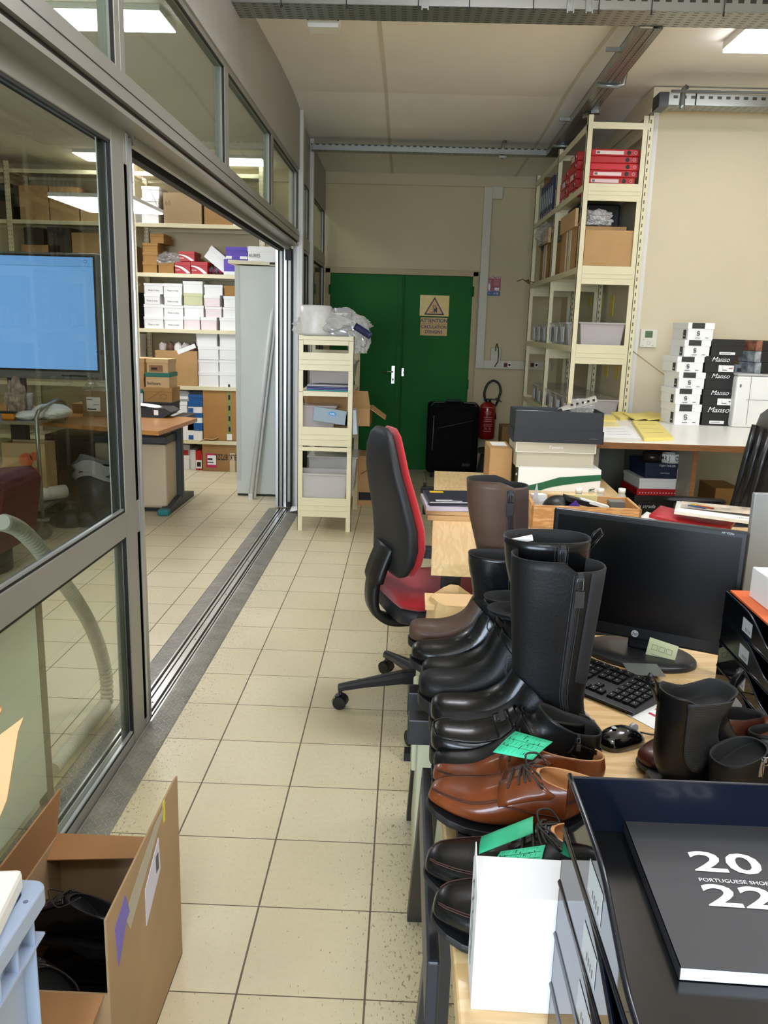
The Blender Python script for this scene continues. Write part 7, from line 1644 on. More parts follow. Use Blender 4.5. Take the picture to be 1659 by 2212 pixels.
# 2 slouchy mid boot ------------------------------------------------
la = Last(FOOT+shaft(.250, .160, .0, .050, anf=.142), .28, .016, .03)
t = place('mid_boot', 'glossy black mid-calf boot with a wrinkled shaft and side zip, second from far', 'boot', .034, 1.80, .28)
cr = lambda u, a: .0035*sin(u*9+2.2*sin(a*2+u))*max(0, 1-abs(u-9.6)/1.9)+.0012*noise.noise(Vector((u*2, a*2, 0)))
boot_parts(t, la, lea('black_glossy_nappa', '#0e0f11', .26, .4, .2, 70), top=lambda a: .004*cos(a), creases=cr)
zipper(t, la, 9.4, 13.85, 1.75)
mb = MB(); la.line(mb, [(8.4, .8), (7.7, .75), (7.2, 1.0), (7.1, 1.4)], .0016, .001); mb.build('seam', M_thread, t)
# 3 black boot with narrow straps -----------------------------------
la = Last(FOOT+shaft(.190, .150, .01, .046, anf=.116), .275, .014, .028)
t = place('ankle_boot', 'black ankle boot with narrow buckled straps, third from far', 'boot', .056, 1.705, .275)
boot_parts(t, la, L_soft)
for k, (u0, u1) in enumerate(((7.6, 8.2), (8.6, 9.3), (9.6, 10.2))): mb = MB(); la.strip(mb, u0, u1, -1.2, 1.8, .002+.001*(k % 2), .002); mb.build('strap', L_blk, t)
mb = MB(); la.strip(mb, 11.0, 12.9, -1.0, 1.2, .002, .002); mb.build('cuff', L_soft, t)
# 4 fur lined biker boot --------------------------------------------
la = Last(ROUND+shaft(.182, .152, .0, .047, anf=.116), .285, .024, .04)
t = place('biker_boot', 'black fur-lined biker boot with a wide strap over the instep, fourth from far', 'boot', .050, 1.595, .285)
boot_parts(t, la, L_matte, lining=mat('black_fur', '#161617', .95, bump=1.0, bscale=350), wide=1.12, lip=.004)
mb = MB(); la.strip(mb, 7.9, 8.9, -1.3, 1.7, .0025, .0025); mb.build('strap', L_soft, t)
mb = MB()
for e in (0, .12): la.line(mb, [(8.0, 1.1+e), (7.3, .95+e), (6.8, 1.15+e), (6.5, 1.6+e), (6.3, 2.0+e)], .0012, .001)
mb.build('stitching', M_thread, t)
mb = MB(); mb.grid(lambda u, v: tuple(la.P(12.95, u*2*pi, -.002+.004*v)+Vector((0, 0, .006*noise.noise(Vector((u*40, v*3, 0)))+.003*sin(v*pi)))), 60, 4); mb.build('fur_trim', _mc['black_fur'], t)
# 5 tall boot with a loop -------------------------------------------
la = Last(ROUND+shaft(.372, .160, -.0, .056), .28, .022, .032)
t = place('knee_boot', 'tall glossy black boot with a back loop and a white tag inside', 'boot', .070, 1.485, .28)
boot_parts(t, la, L_blk, wide=1.12, lip=.004)
mb = MB(); la.line(mb, [(8.6, -1.0), (8.9, 0), (8.6, 1.0), (8.3, 1.9)], .0012, .0006); mb.build('seam', M_thread, t)
zipper(t, la, 9.2, 14.8 if len(la.R) > 15 else len(la.R)-1.15, 1.75)
q = la.P(len(la.R)-1, pi, 0); mb = MB(); mb.tube([q+Vector((.004, 0, -.02)), q+Vector((-.006, 0, .008)), q+Vector((-.016, 0, .016)), q+Vector((-.022, 0, .006)), q+Vector((-.012, 0, -.008)), q+Vector((-.0, 0, -.022))], .0045, 8, flat=.5); mb.build('pull_loop', L_blk, t)
mb = MB(); q = la.P(len(la.R)-1, .0, 0); mb.T = Matrix.Translation(q+Vector((-.030, .018, -.004))) @ Matrix.Rotation(radians(14), 4, 'Y'); mb.box(-.022, .022, -.006, .0, -.006, .004); mb.build('size_tag', M_paper, t)
# 6 tall matte boot, nearest ----------------------------------------
la = Last(ROUND+shaft(.341, .166, .000, .056, anf=.150, ba=.018), .28, .018, .032)
t = place('knee_boot', 'tall matte black knee boot with a side zip, nearest of the tall boots', 'boot', .082, 1.41, .28)
top6 = lambda a: .017*(1 if (a < 1.62 or a > 5.2) else (0 if (a > 1.80) else 1-(a-1.62)/.18))
boot_parts(t, la, L_matte, top=top6)
zipper(t, la, 8.7, len(la.R)-1.12, 1.85, .07)
mb = MB(); la.strip(mb, 10.5, len(la.R)-1.05, 2.15, 3.14, .0004, .0006, 0, 12, 8); mb.build('stretch_panel', mat('black_stretch_fabric', '#15171a', .8), t)
# 7 loafer -----------------------------------------------------------
LOW = [(.281, .018, .279, .002, .014), (.278, .034, .272, .0, .030), (.264, .045, .256, .0, .041), (.238, .050, .228, .0, .048), (.205, .054, .188, .0, .049), (.172, .064, .150, .0, .045), (.148, .077, .110, .0, .041), (.138, .084, .060, .0, .037), (.134, .087, .018, .0, .034), (.130, .088, -.001, .030, .031), (.126, .086, .002, .060, .028)]
la = Last(LOW, .285, .026, .038)
t = place('loafer', 'glossy black penny loafer with a chunky sole, before the tall boots', 'shoe', .068, 1.365, .285)
boot_parts(t, la, L_blk, wide=1.14, lip=.004, cl=2.5)
mb = MB(); apr = [(1.3, -1.15), (1.05, -.6), (1.0, 0), (1.05, .6), (1.3, 1.15)]; la.line(mb, [(6.0, 1.05), (4.5, 1.0), (3.0, .95), (2.0, .95), (1.4, .85), (1.15, .45), (1.1, 0), (1.15, -.45), (1.4, -.85), (2.0, -.95), (3.0, -.95), (6, -1.05)], .0022, .0012); mb.build('apron_seam', L_blk, t)
mb = MB(); la.strip(mb, 5.0, 6.0, -1.5, 1.5, .0022, .002); mb.build('penny_strap', L_blk, t)
mb = MB(); la.strip(mb, 5.4, 5.75, -.35, .35, .0042, .0015); mb.build('slot', M_lin, t)
mb = MB(); la.strip(mb, 6.1, 7.3, -.8, .8, .003, .002); mb.build('tongue', L_blk, t)
# 8 ankle boot with straps and green tag ------------------------------
ANK = FOOT[:7]+[(.130, .100, .060, .0, .037), (.124, .102, .020, .002, .036), (.118, .100, -.002, .03, .036), (.108, .104, -.005, .055, .038), (.103, .106, -.006, .080, .040)]
la = Last(ANK, .28, .010, .026)
t = place('ankle_boot', 'black ankle boot with crossed heel straps and a green paper tag', 'boot', .070, 1.315, .28)
top8 = lambda a: (.016*cos(a) if a < 1.5 or a > 4.8 else 0)
boot_parts(t, la, L_soft, cl=2.2, top=top8)
mb = MB(); la.strip(mb, 6.3, 7.1, -1.4, 1.6, .002, .002); mb.build('strap', L_blk, t)
for k, (u0, u1, a0, a1) in enumerate(((8.4, 9.0, 1.7, 4.0), (9.4, 9.8, 1.6, 4.2))): mb = MB(); mb.sheet(lambda p, q: tuple(la.P(u0+(u1-u0)*p+(.5-q)*.5*(1 if k else -1), a0+(a1-a0)*q, .002+.001*k)), 4, 12, .002); mb.build('heel_strap', L_blk, t)
mb = MB(); la.line(mb, [(8.6, 1.65), (len(la.R)-1.05, 1.65)], .0022, .0012); pull(mb, la, len(la.R)-1.2, 1.65, .6); mb.build('zip', M_zip, t)
# green swing tags
M_green_tag = mat('mint_green_card', '#35c595', .6); M_greenp = mat('plain_green_card', '#2fb07f', .6)
def tag_card(label, pts, m, lines=True):
    """pts: 3-D corners in order"""
    c = sum(pts, Vector())/4; t = thing('swing_tag', label, 'tag', c)
    P = [p-c for p in pts]; nrm = (P[1]-P[0]).cross(P[3]-P[0]).normalized()
    if nrm.z < 0: nrm = -nrm
    mb = MB()
    def f(u, v): return tuple((P[0]*(1-u)+P[1]*u)*(1-v)+(P[3]*(1-u)+P[2]*u)*v+nrm*.002*sin(u*3.1))
    mb.sheet(f, 6, 4, .0008, 0); mb.build('card', m, t)
    if lines:
        mb = MB()
        def g(u, v): return Vector(f(u, v))+nrm*.0009
        for k in range(1, 9): mb.tube([g(.08, k/9.5), g(.5, k/9.5), g(.93, k/9.5)], .00025, 3)
        for k in (.33, .62): mb.tube([g(k, .05), g(k, .95)], .00035, 3)
        rr = random.Random(3)
        for k in range(16):
            u, v = .1+.75*rr.random(), (int(rr.random()*8)+.6)/9.5; mb.tube([g(u, v), g(u+.09, v)], .0007, 3)
        mb.build('print', mat('dark_green_ink', '#0f4a38', .7), t)
    return t
def ap(px, py, y): return at(px, py, 1, y)
tag_card('mint green printed tag lying across the ankle boot above the brown shoe', [ap(1065, 1625, 1.215), ap(1113, 1580, 1.265), ap(1194, 1603, 1.25), ap(1150, 1642, 1.20)], M_green_tag)
tag_card('plain bright green card below the brown shoe', [ap(1035, 1845, 1.0), ap(1040, 1808, 1.03), ap(1152, 1764, 1.04), ap(1152, 1800, 1.01)], M_greenp, False)
tag_card('mint green printed tag lying on the black lace-up above the white carton', [ap(1058, 1880, .955), ap(1082, 1840, .985), ap(1178, 1826, .99), ap(1168, 1868, .96)], M_green_tag)
# 9-10 tan oxfords ------------------------------------------------------
OXF = [(.300, .010, .299, .002, .010), (.296, .020, .293, .0, .020), (.282, .030, .277, .0, .030), (.255, .038, .247, .0, .040), (.222, .046, .208, .0, .046), (.188, .060, .170, .0, .044), (.160, .074, .125, .0, .040), (.146, .082, .070, .0, .037), (.140, .086, .020, .0, .034), (.134, .086, -.001, .030, .031), (.128, .082, .002, .058, .028)]
OXF = [(a*.933, b, c*.933, d, e) for a, b, c, d, e in OXF]
def oxford(label, toe, ty, leather, rz, lace=True, lining=M_lint, L=.30, z=None, ts=.009, roll=0, laced=True, group='lace-up shoes on the near desk', pitch=0, flipseam=True):
    la = Last(OXF, L, ts, .024, 1.08, .012)
    t = place('lace_up_shoe', label, 'shoe', toe, ty, L, rz, group, z)
    t.rotation_mode = 'XYZ'; t.rotation_euler = (radians(roll), radians(pitch), radians(rz))
    mb = MB(); la.sole(mb, 1.0, .0035); mb.build('sole', M_sole, t, .001)
    mb = MB(); la.upper(mb, lin_depth=2.6); mb.build('upper', [leather, lining], t)
    mb = MB()
    for e in (0, .10):
        la.line(mb, [(5.4, 1.05-e), (4.2, .98-e), (3.0, .92-e), (2.0, .82-e), (1.3, .60-e)], .0008, .0006)
        la.line(mb, [(5.4, -1.05+e), (4.2, -.98+e), (3.0, -.92+e), (2.0, -.82+e), (1.3, -.60+e)], .0008, .0006)
    mb.build('toe_stitching', mat('dark_stitch', '#3a1f12', .7), t)
    if laced:
        for s in (1, -1):
            mb = MB(); la.strip(mb, 5.1, 8.6, s*.18, s*1.25, .0022, .002, 0, 8, 6); mb.build('facing', leather, t)
            mb = MB(); la.line(mb, [(5.15, s*.25), (5.15, s*1.2), (6.5, s*1.6), (8.5, s*1.9)], .0008, .0026); mb.build('stitching', mat('dark_stitch', '#3a1f12'), t)
        mb = MB(); la.strip(mb, 5.2, 8.9, -.32, .32, .0005, .002, 0, 8, 6); mb.build('tongue', leather, t)
        for k in range(4):
            mb = MB(); u = 5.6+k*.7; la.line(mb, [(u, .62), (u+.12, .3), (u+.15, 0), (u+.12, -.3), (u, -.62)], .0019, .0048, 0, 4); mb.build('lace', M_lace, t)
        mb = MB(); q = la.P(8.0, 0, .006); [mb.tube(catm([q, q+Vector((.004, s*.018, .010)), q+Vector((-.014, s*.036, .004)), q+Vector((-.028, s*.034, -.012)), q+Vector((-.02, s*.014, -.004)), q+Vector((.002, 0, .001))], 5), .0016, 6) for s in (1, -1)]; mb.build('lace_bow', M_lace, t)
    return t, la
oxford('tan brown lace-up shoe, rear one of the pair, with its tag above', .070, 1.288, L_tan, 180-4, L=.285)
t, la = oxford('tan brown lace-up shoe, front one of the pair', .060, 1.185, L_tan, 180-15, z=ZD+.022, ts=.010, pitch=-1, L=.285)
mb = MB(); q = la.P(7.6, .2, .006)
t2_ = thing('tag_string', 'clear plastic tag string tied to the laces of the rear brown shoe', 'string', ap(1165, 1635, 1.27)); mb = MB(); mb.tube(catm([Vector(v) for v in ((0, 0, .0), (.02, .0, -.02), (.035, -.01, -.005), (.03, -.01, -.03), (.01, -.01, -.02))], 6), .0006, 5); mb.build('string', mat('clear_string', '#c9c6bb', .3), t2_); mb = MB(); mb.cbox((.028, -.01, -.018), (.012, .003, .004)); mb.build('tie_end', M_white, t2_)
# small dark box with a white letter below the front brown shoe
b0 = at(985, 1818, 2, ZD+.02); t = thing('shoe_box', 'flat dark box with a white letter S under the front brown shoe', 'shoe box', (.108, 1.075, ZD), radians(0)); mb = MB(); mb.box(-.005, .16, -.02, .16, 0, .021); mb.build('body', Mdark, t, .001); mb = MB(); mb.text('S', .04, (.018, .03, .0212), ydir=(0, 1, 0)); mb.build('letter', M_inkw, t)
# 11-12 black shoes
oxford('plain black lace-up shoe beneath the green cards', .052, 1.045, L_blk, 180-8, lining=M_lint, z=ZD+.001)
t, la = oxford('plain black shoe beside the white carton, nearest of the row', .060, .955, L_blk, 180-8, laced=False, lining=M_lin, z=ZD+.001)
# ---- shoes at the right
CH = ROUND[:8]+[(.125, .118, .018, .002, .036), (.118, .128, -.004, .04, .037), (.118, .15, -.006, .09, .040), (.122, .155, -.006, .12, .044), (.127, .168, -.005, .155, .046), (.131, .176, -.006, .174, .048)]
la = Last(CH, .27, .016, .022, 1.02)
c0 = at(1497, 1668, 2, ZD)
t = thing('elastic_sided_boot', 'black elastic-sided ankle boot with two pull tabs, beside the mouse', 'boot', (.520, 1.45, ZD), radians(8), 'sample boots and shoes on the near desk')
# seen from its outer side: toe away to the right, camera side is -y of the shoe
topc = lambda a: -.016*max(0, 1-abs(abs(math.remainder(a, 2*pi))-pi/2)/.7)
boot_parts(t, la, L_soft, top=topc, cl=2.6)
t.rotation_euler[2] = radians(12); t.location = (.452, 1.300, ZD)
NSx = -pi/2
mb = MB(); mb.sheet(lambda p, q: tuple(la.P(7.7+(len(la.R)-1.25-7.7)*p, NSx+(.62-.25*(1-p))*(2*q-1), .0015)+Vector((0, 0, -.004*p))), 14, 8, .001)
Mgore = bpy.data.materials.new('ribbed_elastic'); Mgore.use_nodes = True; g = NG(Mgore); b = g.nt.nodes['Principled BSDF']; tc = g.n('ShaderNodeTexCoord'); v = g.mapv(tc.outputs['Object'], (420, 1, 420)); sp = g.n('ShaderNodeSeparateXYZ'); g.l(tc.outputs['Object'], sp.inputs[0])
w1 = g.m('MULTIPLY', g.m('SINE', g.m('MULTIPLY', g.m('ADD', sp.outputs[0], g.m('MULTIPLY', sp.outputs[2], .45)), 2200.0)), g.m('SINE', g.m('MULTIPLY', g.m('SUBTRACT', sp.outputs[0], g.m('MULTIPLY', sp.outputs[2], .45)), 2200.0)))
g.l(g.mix(g.m('GREATER_THAN', w1, .1), lin('#0e0f11'), lin('#34383c')), b.inputs['Base Color']); b.inputs['Roughness'].default_value = .6
mb.build('elastic_panel', Mgore, t)
for a_ in (0.15, pi-.15):
    q = la.P(len(la.R)-1, a_, 0); sx = 1 if a_ < 1 else -1; mb = MB(); mb.tube([q+Vector((0, 0, -.025)), q+Vector((sx*.006, 0, .008)), q+Vector((sx*.018, 0, .026)), q+Vector((sx*.024, 0, .014)), q+Vector((sx*.012, 0, -.002)), q+Vector((sx*.003, 0, -.022))], .0075, 8, flat=.22); mb.build('pull_tab', L_soft, t)
mb = MB(); la.line(mb, [(5.6, NSx-.3), (6.2, NSx), (6.9, NSx+.35)], .0008, .0008); mb.build('stitching', mat('grey_stitch', '#77777a', .7), t)
t, la2 = oxford('reddish brown plain shoe whose toe shows left of the elastic-sided boot', .445, 1.355, L_wine, 180+24, laced=False, lining=M_lin, L=.27, group='sample boots and shoes on the near desk')
# zip ankle boots
for k, (x_, y_, rz, lb) in enumerate(((.575, 1.235, 20, 'small black ankle boot with its zip open, behind the top letter tray'), (.70, 1.22, 12, 'black ankle boot with a ring on its zip at the right edge'))):
    AB = [(a*.9, b, c*.9, d, e) for a, b, c, d, e in ANK]; la = Last(AB, .26, .012, .026)
    t = thing('ankle_boot', lb, 'boot', (x_-.05, y_, ZD), radians(rz), 'sample boots and shoes on the near desk')
    boot_parts(t, la, L_matte, cl=2.0)
    mb = MB(); la.line(mb, [(8.2, -1.5), (len(la.R)-1.02, -1.3)], .003, .0012); pull(mb, la, len(la.R)-1.2, -1.3, .8); mb.tube([la.P(10.6, -1.3, .008)+Vector((.007*cos(j*pi/6), 0, .007*sin(j*pi/6))) for j in range(12)], .0014, 5, closed=True); mb.build('zip', mat('steel_zip', '#8a8c90', .25, .9), t)
# crossed black sandal pile and brown loafer at the right edge
t, la = oxford('light tan shoe lying behind the black boots at the right edge', .58, 1.46, L_tan, 180-8, laced=False, lining=M_lint, L=.28, group='sample boots and shoes on the near desk')
la = Last(LOW, .26, .010, .02)
t = thing('slip_on_shoe', 'black slip-on shoe with a wide band between the boots and the tan shoe', 'shoe', (.64, 1.395, ZD), radians(-6), 'sample boots and shoes on the near desk')
boot_parts(t, la, L_soft, cl=2.5); mb = MB(); la.strip(mb, 5.5, 7.5, -1.6, 1.6, .003, .003); mb.build('band', L_blk, t)
# ================================================================ stacked letter trays
M_tray = mat('tray_black_glossy', '#080f1c', .22, coat=.15); M_smoke = glass_mat('smoked_plastic', '#77797b', 1.5, .06, .03)
M_traysm = mat('tray_black_satin', '#0a0b0d', .2)
def tray(name_label, x0, x1, y0, y1, z, h, opaque, labels=True, group='letter trays of the front stack', smoke=True, lab_side=-1):
    """tray with high back (y1), side walls that dip towards the front (y0)"""
    t = thing('letter_tray', name_label, 'letter tray', (x0, y0, z), 0, group); W = x1-x0; D = y1-y0; th = .0025
    mb = MB(); mb.box(.004, W-.004, .0, D-.004, .0, .003); mb.build('base', M_traysm, t, .001)
    mb = MB(); mb.box(0, W, D-.004, D, 0, h); mb.build('back_wall', M_tray, t, .0012)
    side = [(0, 0), (D, 0), (D, h), (D*.72, h), (D*.55, h*.93), (D*.40, h*.62), (D*.28, h*.38), (D*.1, h*.3), (0, h*.26)]
    for i, x in enumerate((0, W-th)):
        mb = MB(); mb.prism(side, x, x+th, 0); mb.build('side_wall', M_smoke if smoke else M_traysm, t, .0006)
        mb = MB(); pts = [Vector((x+th/2, a, b)) for a, b in side[2:]]; mb.tube(catm(pts, 4), .0028, 6); mb.tube([(x+th/2, 0, .002), (x+th/2, D, .002)], .0035, 6); mb.build('side_rim', M_tray, t)
    mb = MB(); mb.box(0, W*.3, -.002, .001, 0, h*.28); mb.box(W*.7, W, -.002, .001, 0, h*.28); mb.box(W*.3, W*.7, -.002, .001, 0, .008); mb.build('front_lip', M_tray, t, .001)
    if labels:
        xx = -.0006 if lab_side < 0 else W+.0006
        mb = MB(); mb.box(min(xx, xx+.0003), max(xx, xx+.0003), D*.52, D*.52+.05, h*.22, h*.72, 0)
        for k in range(4): mb.box(xx-.0004, xx-.0001, D*.52+.008+.007*k, D*.52+.0105+.007*k, h*.30, h*.42, 1)
        mb.build('barcode_label', [mat('grey_white_label', '#b9bdc0', .5), mat('grey_print', '#6a6262')], t)
    return t
TX0, TX1, TY0, TY1 = .183, .445, .445, .785
hT = .062; zt_ = ZD
words = ['lowest', 'second from below', 'third from below', 'fourth from below', 'topmost']
for k in range(5):
    tray('black letter tray, %s of the stack in the front right corner' % words[k], TX0, TX1, TY0, TY1-.0, ZD+.0005+k*.0642, .0635, k == 4)
ztop = ZD+.0005+4*.0642
# catalogue on the top tray
zc = ztop+.0035
c = at(1345, 1773, 2, zc+.008)
t = thing('catalogue', 'black square catalogue reading 2022 PORTUGUESE SHOES in the top letter tray', 'catalogue', (c.x, c.y, zc), radians(-2))
cat_w, cat_h = .20, .21
mb = MB(); mb.box(.0008, cat_w+.0008, -cat_h-.0002, -.0008, .0006, .0112); mb.build('pages', mat('bright_pages', '#f5f6f7', .7), t)
mb = MB(); mb.box(0, cat_w+.0005, -cat_h, 0, .0112, .0120); mb.box(0, cat_w, -cat_h, 0, 0, .0006); mb.box(0, .0008, -cat_h, 0, 0, .012); mb.build('cover', mat('charcoal_cover', '#37373a', .55), t)
mb = MB()
def loc_(px, py): q = at(px, py, 2, zc+.012)-t.location; an = radians(2); return (q.x*cos(an)-q.y*sin(an), q.x*sin(an)+q.y*cos(an), .0122)
mb.text('20', .043, loc_(1568, 1867), ydir=(0, 1, 0), sx=1.58, off=.02); mb.text('22', .042, loc_(1600, 1941), ydir=(0, 1, 0), sx=1.58, off=.02)
mb.text('PORTUGUESE SHOES', .0072, loc_(1509, 1901), ydir=(.03, 1, 0), sx=1.0, off=.008, align='LEFT'); mb.build('lettering', M_inkw, t)
# second stack at the right, with labels and an orange folder
SX0, SY0 = .775, 1.50
for k in range(4):
    tt = tray('black letter tray, %s of the stack at the right behind the monitor' % ['lowest', 'second from below', 'third from below', 'topmost'][k], 0, .26, 0, .34, ZD+.0005+k*.0572, .0565, False, True, 'letter trays of the right stack', smoke=(k < 2))
    tt.location = (.70, 1.40, ZD+.0005+k*.0572); tt.rotation_euler = (0, 0, radians(-2))
mb = MB(); mb.box(0, .24, 0, .32, 0, .004); o = mb.build('orange_folder', mat('orange_card', '#d5622a', .6), None, label='orange folder on the right stack of letter trays', cat='folder'); o.location = (.71, 1.42, ZD+.2295); o.rotation_euler = (0, 0, radians(-2))
q = at(1650, 1300, 2, ZD+.24)
t = thing('small_white_box', 'small white box standing on the orange folder at the right edge', 'box', (.745, 1.58, ZD+.234), radians(0)); mb = MB(); mb.box(0, .12, 0, .12, 0, .065); mb.build('body', M_white, t, .002); mb = MB(); mb.box(.05, .11, .02, .1, .065, .068); mb.build('dark_device', M_graph, t, .001)
# grey panel behind it
gp0 = at(1600, 1257, 1, 2.3)
t = thing('divider_panel', 'plain grey metal panel standing upright behind the trays at the right edge', 'panel', (gp0.x, 2.28, ZD), radians(0)); mb = MB(); mb.box(0, .40, 0, .02, 0, at(1605, 1065, 1, 2.28).z-ZD); mb.build('panel', mat('grey_metal_sheet', '#8f9292', .5, .2), t, .003)
mb = MB(); mb.box(-.05, .4, -.05, .0, 0, .035); mb.build('foot_rail', M_black, t, .003)
# white upright carton
wb0 = at(1020, 2179, 2, ZD); 
t = thing('white_carton', 'white upright carton with handwriting on its left side, beside the letter trays', 'carton', (.100, .815, ZD), radians(-1.5)); w_ = .135; h = .150
mb = MB(); mb.box(0, w_, 0, .075, 0, h); mb.build('body', mat('bright_white_card', '#e2e2e3', .6), t, .0015)
mb = MB(); mb.T = Matrix.Translation((0, 0, h)) @ Matrix.Rotation(radians(-28), 4, 'X'); mb.prism([(.002, .002), (w_-.002, .002), (w_-.004, .062), (.004, .062)], 0, .001, 2)
mb.T = Matrix.Identity(4); mb.prism([(0, h), (.066, h), (.06, h+.028)], .0, .001, 0); mb.build('top_flap', mat('bright_white_card', '#e2e2e3'), t)
mb = MB()
for k, (s_, sz) in enumerate((('C', .03), ('O', .026), ('N', .026), ('N', .026), ('E', .03))): mb.text(s_, sz, (-.0006, .04, h*.86-k*.0225), xdir=(0, -1, 0), ydir=(0, 0, 1), off=.004)
mb.build('handwriting', M_ink, t)
# ================================================================ cardboard box with shoes at the lower left
bx1, by0, by1 = -.505, 1.28, 1.755; bx0 = -.80; zo = .318
t = thing('carton', 'open cardboard box with raised flaps on the floor at the lower left', 'carton', ((bx0+bx1)/2, by0, 0)); w2 = (bx1-bx0)/2; D = by1-by0; e = .004
M_flute = mat('corrugated_edge', '#a88a63', .85, bump=1, bscale=200); M_kbox = mat('box_kraft', '#a98c68', .8, var=.08, vscale=6, bump=.15, bscale=30); M_kin = mat('box_inside', '#a87b50', .85, var=.06)
mb = MB(); mb.box(-w2, w2, 0, e, 0, zo, 0); mb.box(-w2, w2, D-e, D, 0, zo, 0); mb.box(-w2, -w2+e, e, D-e, 0, zo, 0); mb.box(w2-e, w2, e, D-e, 0, zo, 0); mb.box(-w2, w2, 0, D, 0, e, 0); mb.build('body', [M_kbox], t)
mb = MB(); zr_ = .485; mb.prism([(.0, zo), (D, zo), (D, zr_+.0), (D-.03, zr_+.005), (.0, zr_-.01)], w2-e, w2, 0, 0); f1 = mb.build('right_flap', M_kbox, t)
mb = MB(); mb.box(w2-e-.0006, w2-e+.0, .03, .22, zo+.05, zr_-.0, 0); mb.prism([(.01, .46), (.06, .475), (.12, .41), (.05, .38)], w2, w2+.001, 0, 0)
mb2 = MB(); mb2.prism([(.04, zr_-.06), (.10, zr_-.035), (.12, zr_-.085), (.10, zr_-.09), (.05, zr_-.15)], w2, w2+.0012, 0); mb2.build('purple_tape', mat('violet_tape', '#6a5bc0', .4), f1)
mb2 = MB(); mb2.prism([(.09, .41), (.30, .475), (.38, .478), (.12, .36)], w2, w2+.0008, 0); mb2.build('clear_tape', mat('clear_tape_grey', '#a9a092', .2), f1)
mb2 = MB(); mb2.prism([(.215, .375), (.315, .43), (.32, .35), (.215, .29)], w2, w2+.0013, 0, 0)
for k in range(5): mb2.prism([(.29+.004*k, .36), (.2915+.004*k, .36), (.2915+.004*k, .40), (.29+.004*k, .40)], w2+.0013, w2+.0018, 0, 1)
mb2.build('address_label', [mat('lilac_white_label', '#d4d2e6', .5), M_ink], f1)
mb2 = MB(); mb2.prism([(.355, .44), (.367, .44), (.367, .49), (.355, .49)], w2, w2+.0014, 0); mb2.build('yellow_strip', mat('lemon_strip', '#d7d23c', .5), f1)
mb = MB(); mb.T = Matrix.Translation((0, D, zo)) @ Matrix.Rotation(radians(18), 4, 'X'); mb.prism([(-w2+.0, 0), (w2-.012, 0), (w2-.03, -.055), (-w2-.01, -.075)], 0, e, 2)
mb.T = Matrix.Identity(4); mb.build('back_flap', M_kin, t)
mb = MB(); mb.T = Matrix.Translation((-w2, 0, zo)) @ Matrix.Rotation(radians(8), 4, 'Y'); mb.prism([(.02, 0), (D, 0), (D-.005, .125), (.05, .13)], -e, 0, 0); mb.T = Matrix.Identity(4); mb.build('left_flap', M_kin, t)
mb = MB(); mb.T = Matrix.Translation((0, 0, zo)) @ Matrix.Rotation(radians(25), 4, 'X'); mb.prism([(-w2, 0), (w2-.01, 0), (w2-.03, -.15), (-w2+.03, -.15)], -e, 0, 2); mb.T = Matrix.Identity(4); mb.build('front_flap', M_kin, t)
cb = t.location.copy()
def boxshoe(label, x, y, z, rz, rx, leather, laces):
    la = Last(OXF, .28, .012, .022, 1.12, .008)
    t = thing('lace_up_shoe', label, 'shoe', (x, y, z), radians(rz), 'shoes heaped in the cardboard box'); t.rotation_euler = (radians(rx), 0, radians(rz))
    mb = MB(); la.sole(mb, 1.05, .003); mb.build('sole', M_sole, t)
    mb = MB(); la.upper(mb, lin_depth=2.5); mb.build('upper', [leather, M_lin], t)
    if laces:
        for s in (1, -1):
            mb = MB(); la.strip(mb, 5.0, 8.4, s*.2, s*.75, .0022, .002, 0, 8, 5); f_ = mb.build('facing', mat('facing_dark', '#1d1820', .4), t)
            mb = MB()
            for k in range(4): p = la.P(5.4+.75*k, s*.48, .0052); mb.tube([p+Vector((.0035*cos(j*pi/4), .0035*sin(j*pi/4), 0)) for j in range(8)], .0012, 5, closed=True)
            mb.build('eyelet', mat('dull_eyelet', '#5c5a5e', .3, .8), f_)
        for k in range(4): mb = MB(); la.line(mb, [(5.4+.75*k, .5), (5.5+.75*k, 0), (5.4+.75*k, -.5)], .0018, .005, 0, 5); mb.build('lace', M_lace, t)
        mb = MB(); q = la.P(7.6, 0, .008); mb.tube(catm([q, q+Vector((.01, .04, .02)), q+Vector((-.03, .06, .0)), q+Vector((-.06, .02, .01))], 5), .0016, 5); mb.build('lace_end', M_lace, t)
    return t
L_ox = lea('oxblood_leather', '#241214', .25, .5)
boxshoe('dark oxblood lace-up shoe with metal eyelets on top in the cardboard box', -.575, 1.33, .185, 150, -14, L_ox, True)
boxshoe('dark lace-up shoe at the back of the cardboard box', -.60, 1.56, .17, 165, 10, L_blk, True)
boxshoe('black shoe lying low in the cardboard box, under the others', -.58, 1.40, .03, 170, 0, L_blk, False)
boxshoe('black shoe at the bottom back of the cardboard box', -.58, 1.60, .03, 172, 0, L_blk, False)
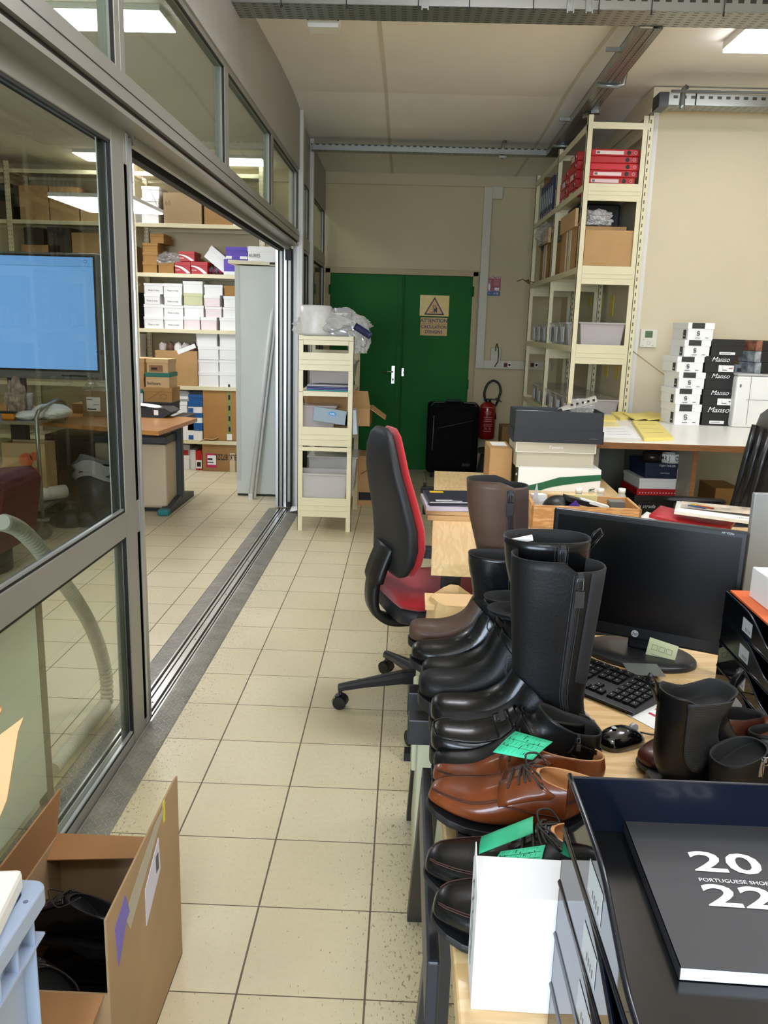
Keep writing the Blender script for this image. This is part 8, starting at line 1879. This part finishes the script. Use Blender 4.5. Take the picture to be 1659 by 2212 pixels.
# other box flaps at the far left edge
t = thing('carton', 'second cardboard box at the left edge, only its raised flap tips showing', 'carton', (-1.15+.28, 1.05, 0))
p1, p2, p3, p4 = at(52, 1548, 1, 1.12), at(0, 1612, 1, 1.12), at(0, 1700, 1, 1.12), at(40, 1580, 1, 1.12)
t.location = (p2.x-.12, 1.13, 0)
mb = MB(); mb.box(-.24, .0, 0, .14, 0, .50); mb.build('body', M_kbox, t, .002)
lp = [(p.x-t.location.x, p.z) for p in (p1, p2)]
mb = MB(); mb.prism([(-.22, .50), (-.01, .50), (p3.x-t.location.x+.01, p3.z-.02), (p4.x-t.location.x, p4.z), (lp[0][0], lp[0][1]), (lp[1][0]-.06, lp[1][1]-.03)], -.012, -.008, 1); mb.build('raised_flap', M_kraftl, t)
p5 = at(8, 1500, 1, 1.12)
mb = MB(); mb.prism([(-.12, .6), (-.03, .6), (p5.x-t.location.x, p5.z-.02), (p5.x-t.location.x-.02, p5.z+.015), (-.12, p5.z)], -.02, -.016, 1); mb.build('raised_flap', M_kraft, t)
# ================================================================ grey-blue crate with white foam
M_crate = mat('grey_blue_crate', '#a9b9d2', .4)
def crate(label, z0, h, top):
    t = thing('plastic_crate', label, 'crate', (-.515, 1.09, z0), 0, 'grey-blue crates at the lower left'); W = .30; D = .42; w1 = .022
    mb = MB(); th = .004
    mb.box(-th-w1, -w1, -D+w1, -w1, 0, h-.012); mb.box(-W+w1, -W+w1+th, -D+w1, -w1, 0, h-.012); mb.box(-W+w1, -w1, -w1-th, -w1, 0, h-.012); mb.box(-W+w1, -w1, -D+w1, -D+w1+th, 0, h-.012); mb.box(-W+w1, -w1, -D+w1, -w1, 0, .004); mb.build('body', M_crate, t, .001)
    mb = MB(); r = .018
    def rr_(e, z): 
        o = []
        for cx_, cy_, a0 in ((-e-r, -e-r, 0), (-W+e+r, -e-r, 90), (-W+e+r, -D+e+r, 180), (-e-r, -D+e+r, 270)):
            for k in range(5): a = radians(a0+k*22.5); o.append((cx_+r*cos(a), cy_+r*sin(a), z))
        return o
    mb.loft([rr_(0, h-.03), rr_(0, h-.003), rr_(.002, h), rr_(.024, h), rr_(.024, h-.03)], cap0=False, cap1=False, smooth=False); mb.build('rim', M_crate, t, .001)
    for k in range(7):
        y = -.05-.052*k; mb = MB(); mb.box(-w1, -.003, y, y+.003, .02 if k % 3 == 0 else h-.075, h-.02); mb.build('rib', M_crate, t)
    mb = MB(); mb.box(-w1, -.001, -D+.02, -.02, h-.078, h-.074); mb.box(-w1, -.001, -D+.02, -.02, .02, .024); mb.build('rail', M_crate, t)
    for k in range(4): mb = MB(); y = -.05-.09*k; mb.cyl((-.012, y, h-.001), (-.012, y, h+.0004), .004, 8); mb.build('rim_hole', mat('crate_shadow', '#66718a', .6), t)
    return t
crate('grey-blue plastic crate at the lower left corner, the lower of two', 0.0, .345, False)
crate('grey-blue plastic crate with white foam, stacked at the lower left corner', .346, .352, True)
t = thing('foam_block', 'white foam sheet lying in the grey-blue crate', 'foam', (-.560, 1.075, .699)); mb = MB(); mb.T = Matrix.Rotation(radians(8), 4, 'Z') @ Matrix.Rotation(radians(0), 4, 'Y'); mb.box(-.24, .018, -.26, -.01, .0, .035); mb.build('foam', M_white, t, .008)
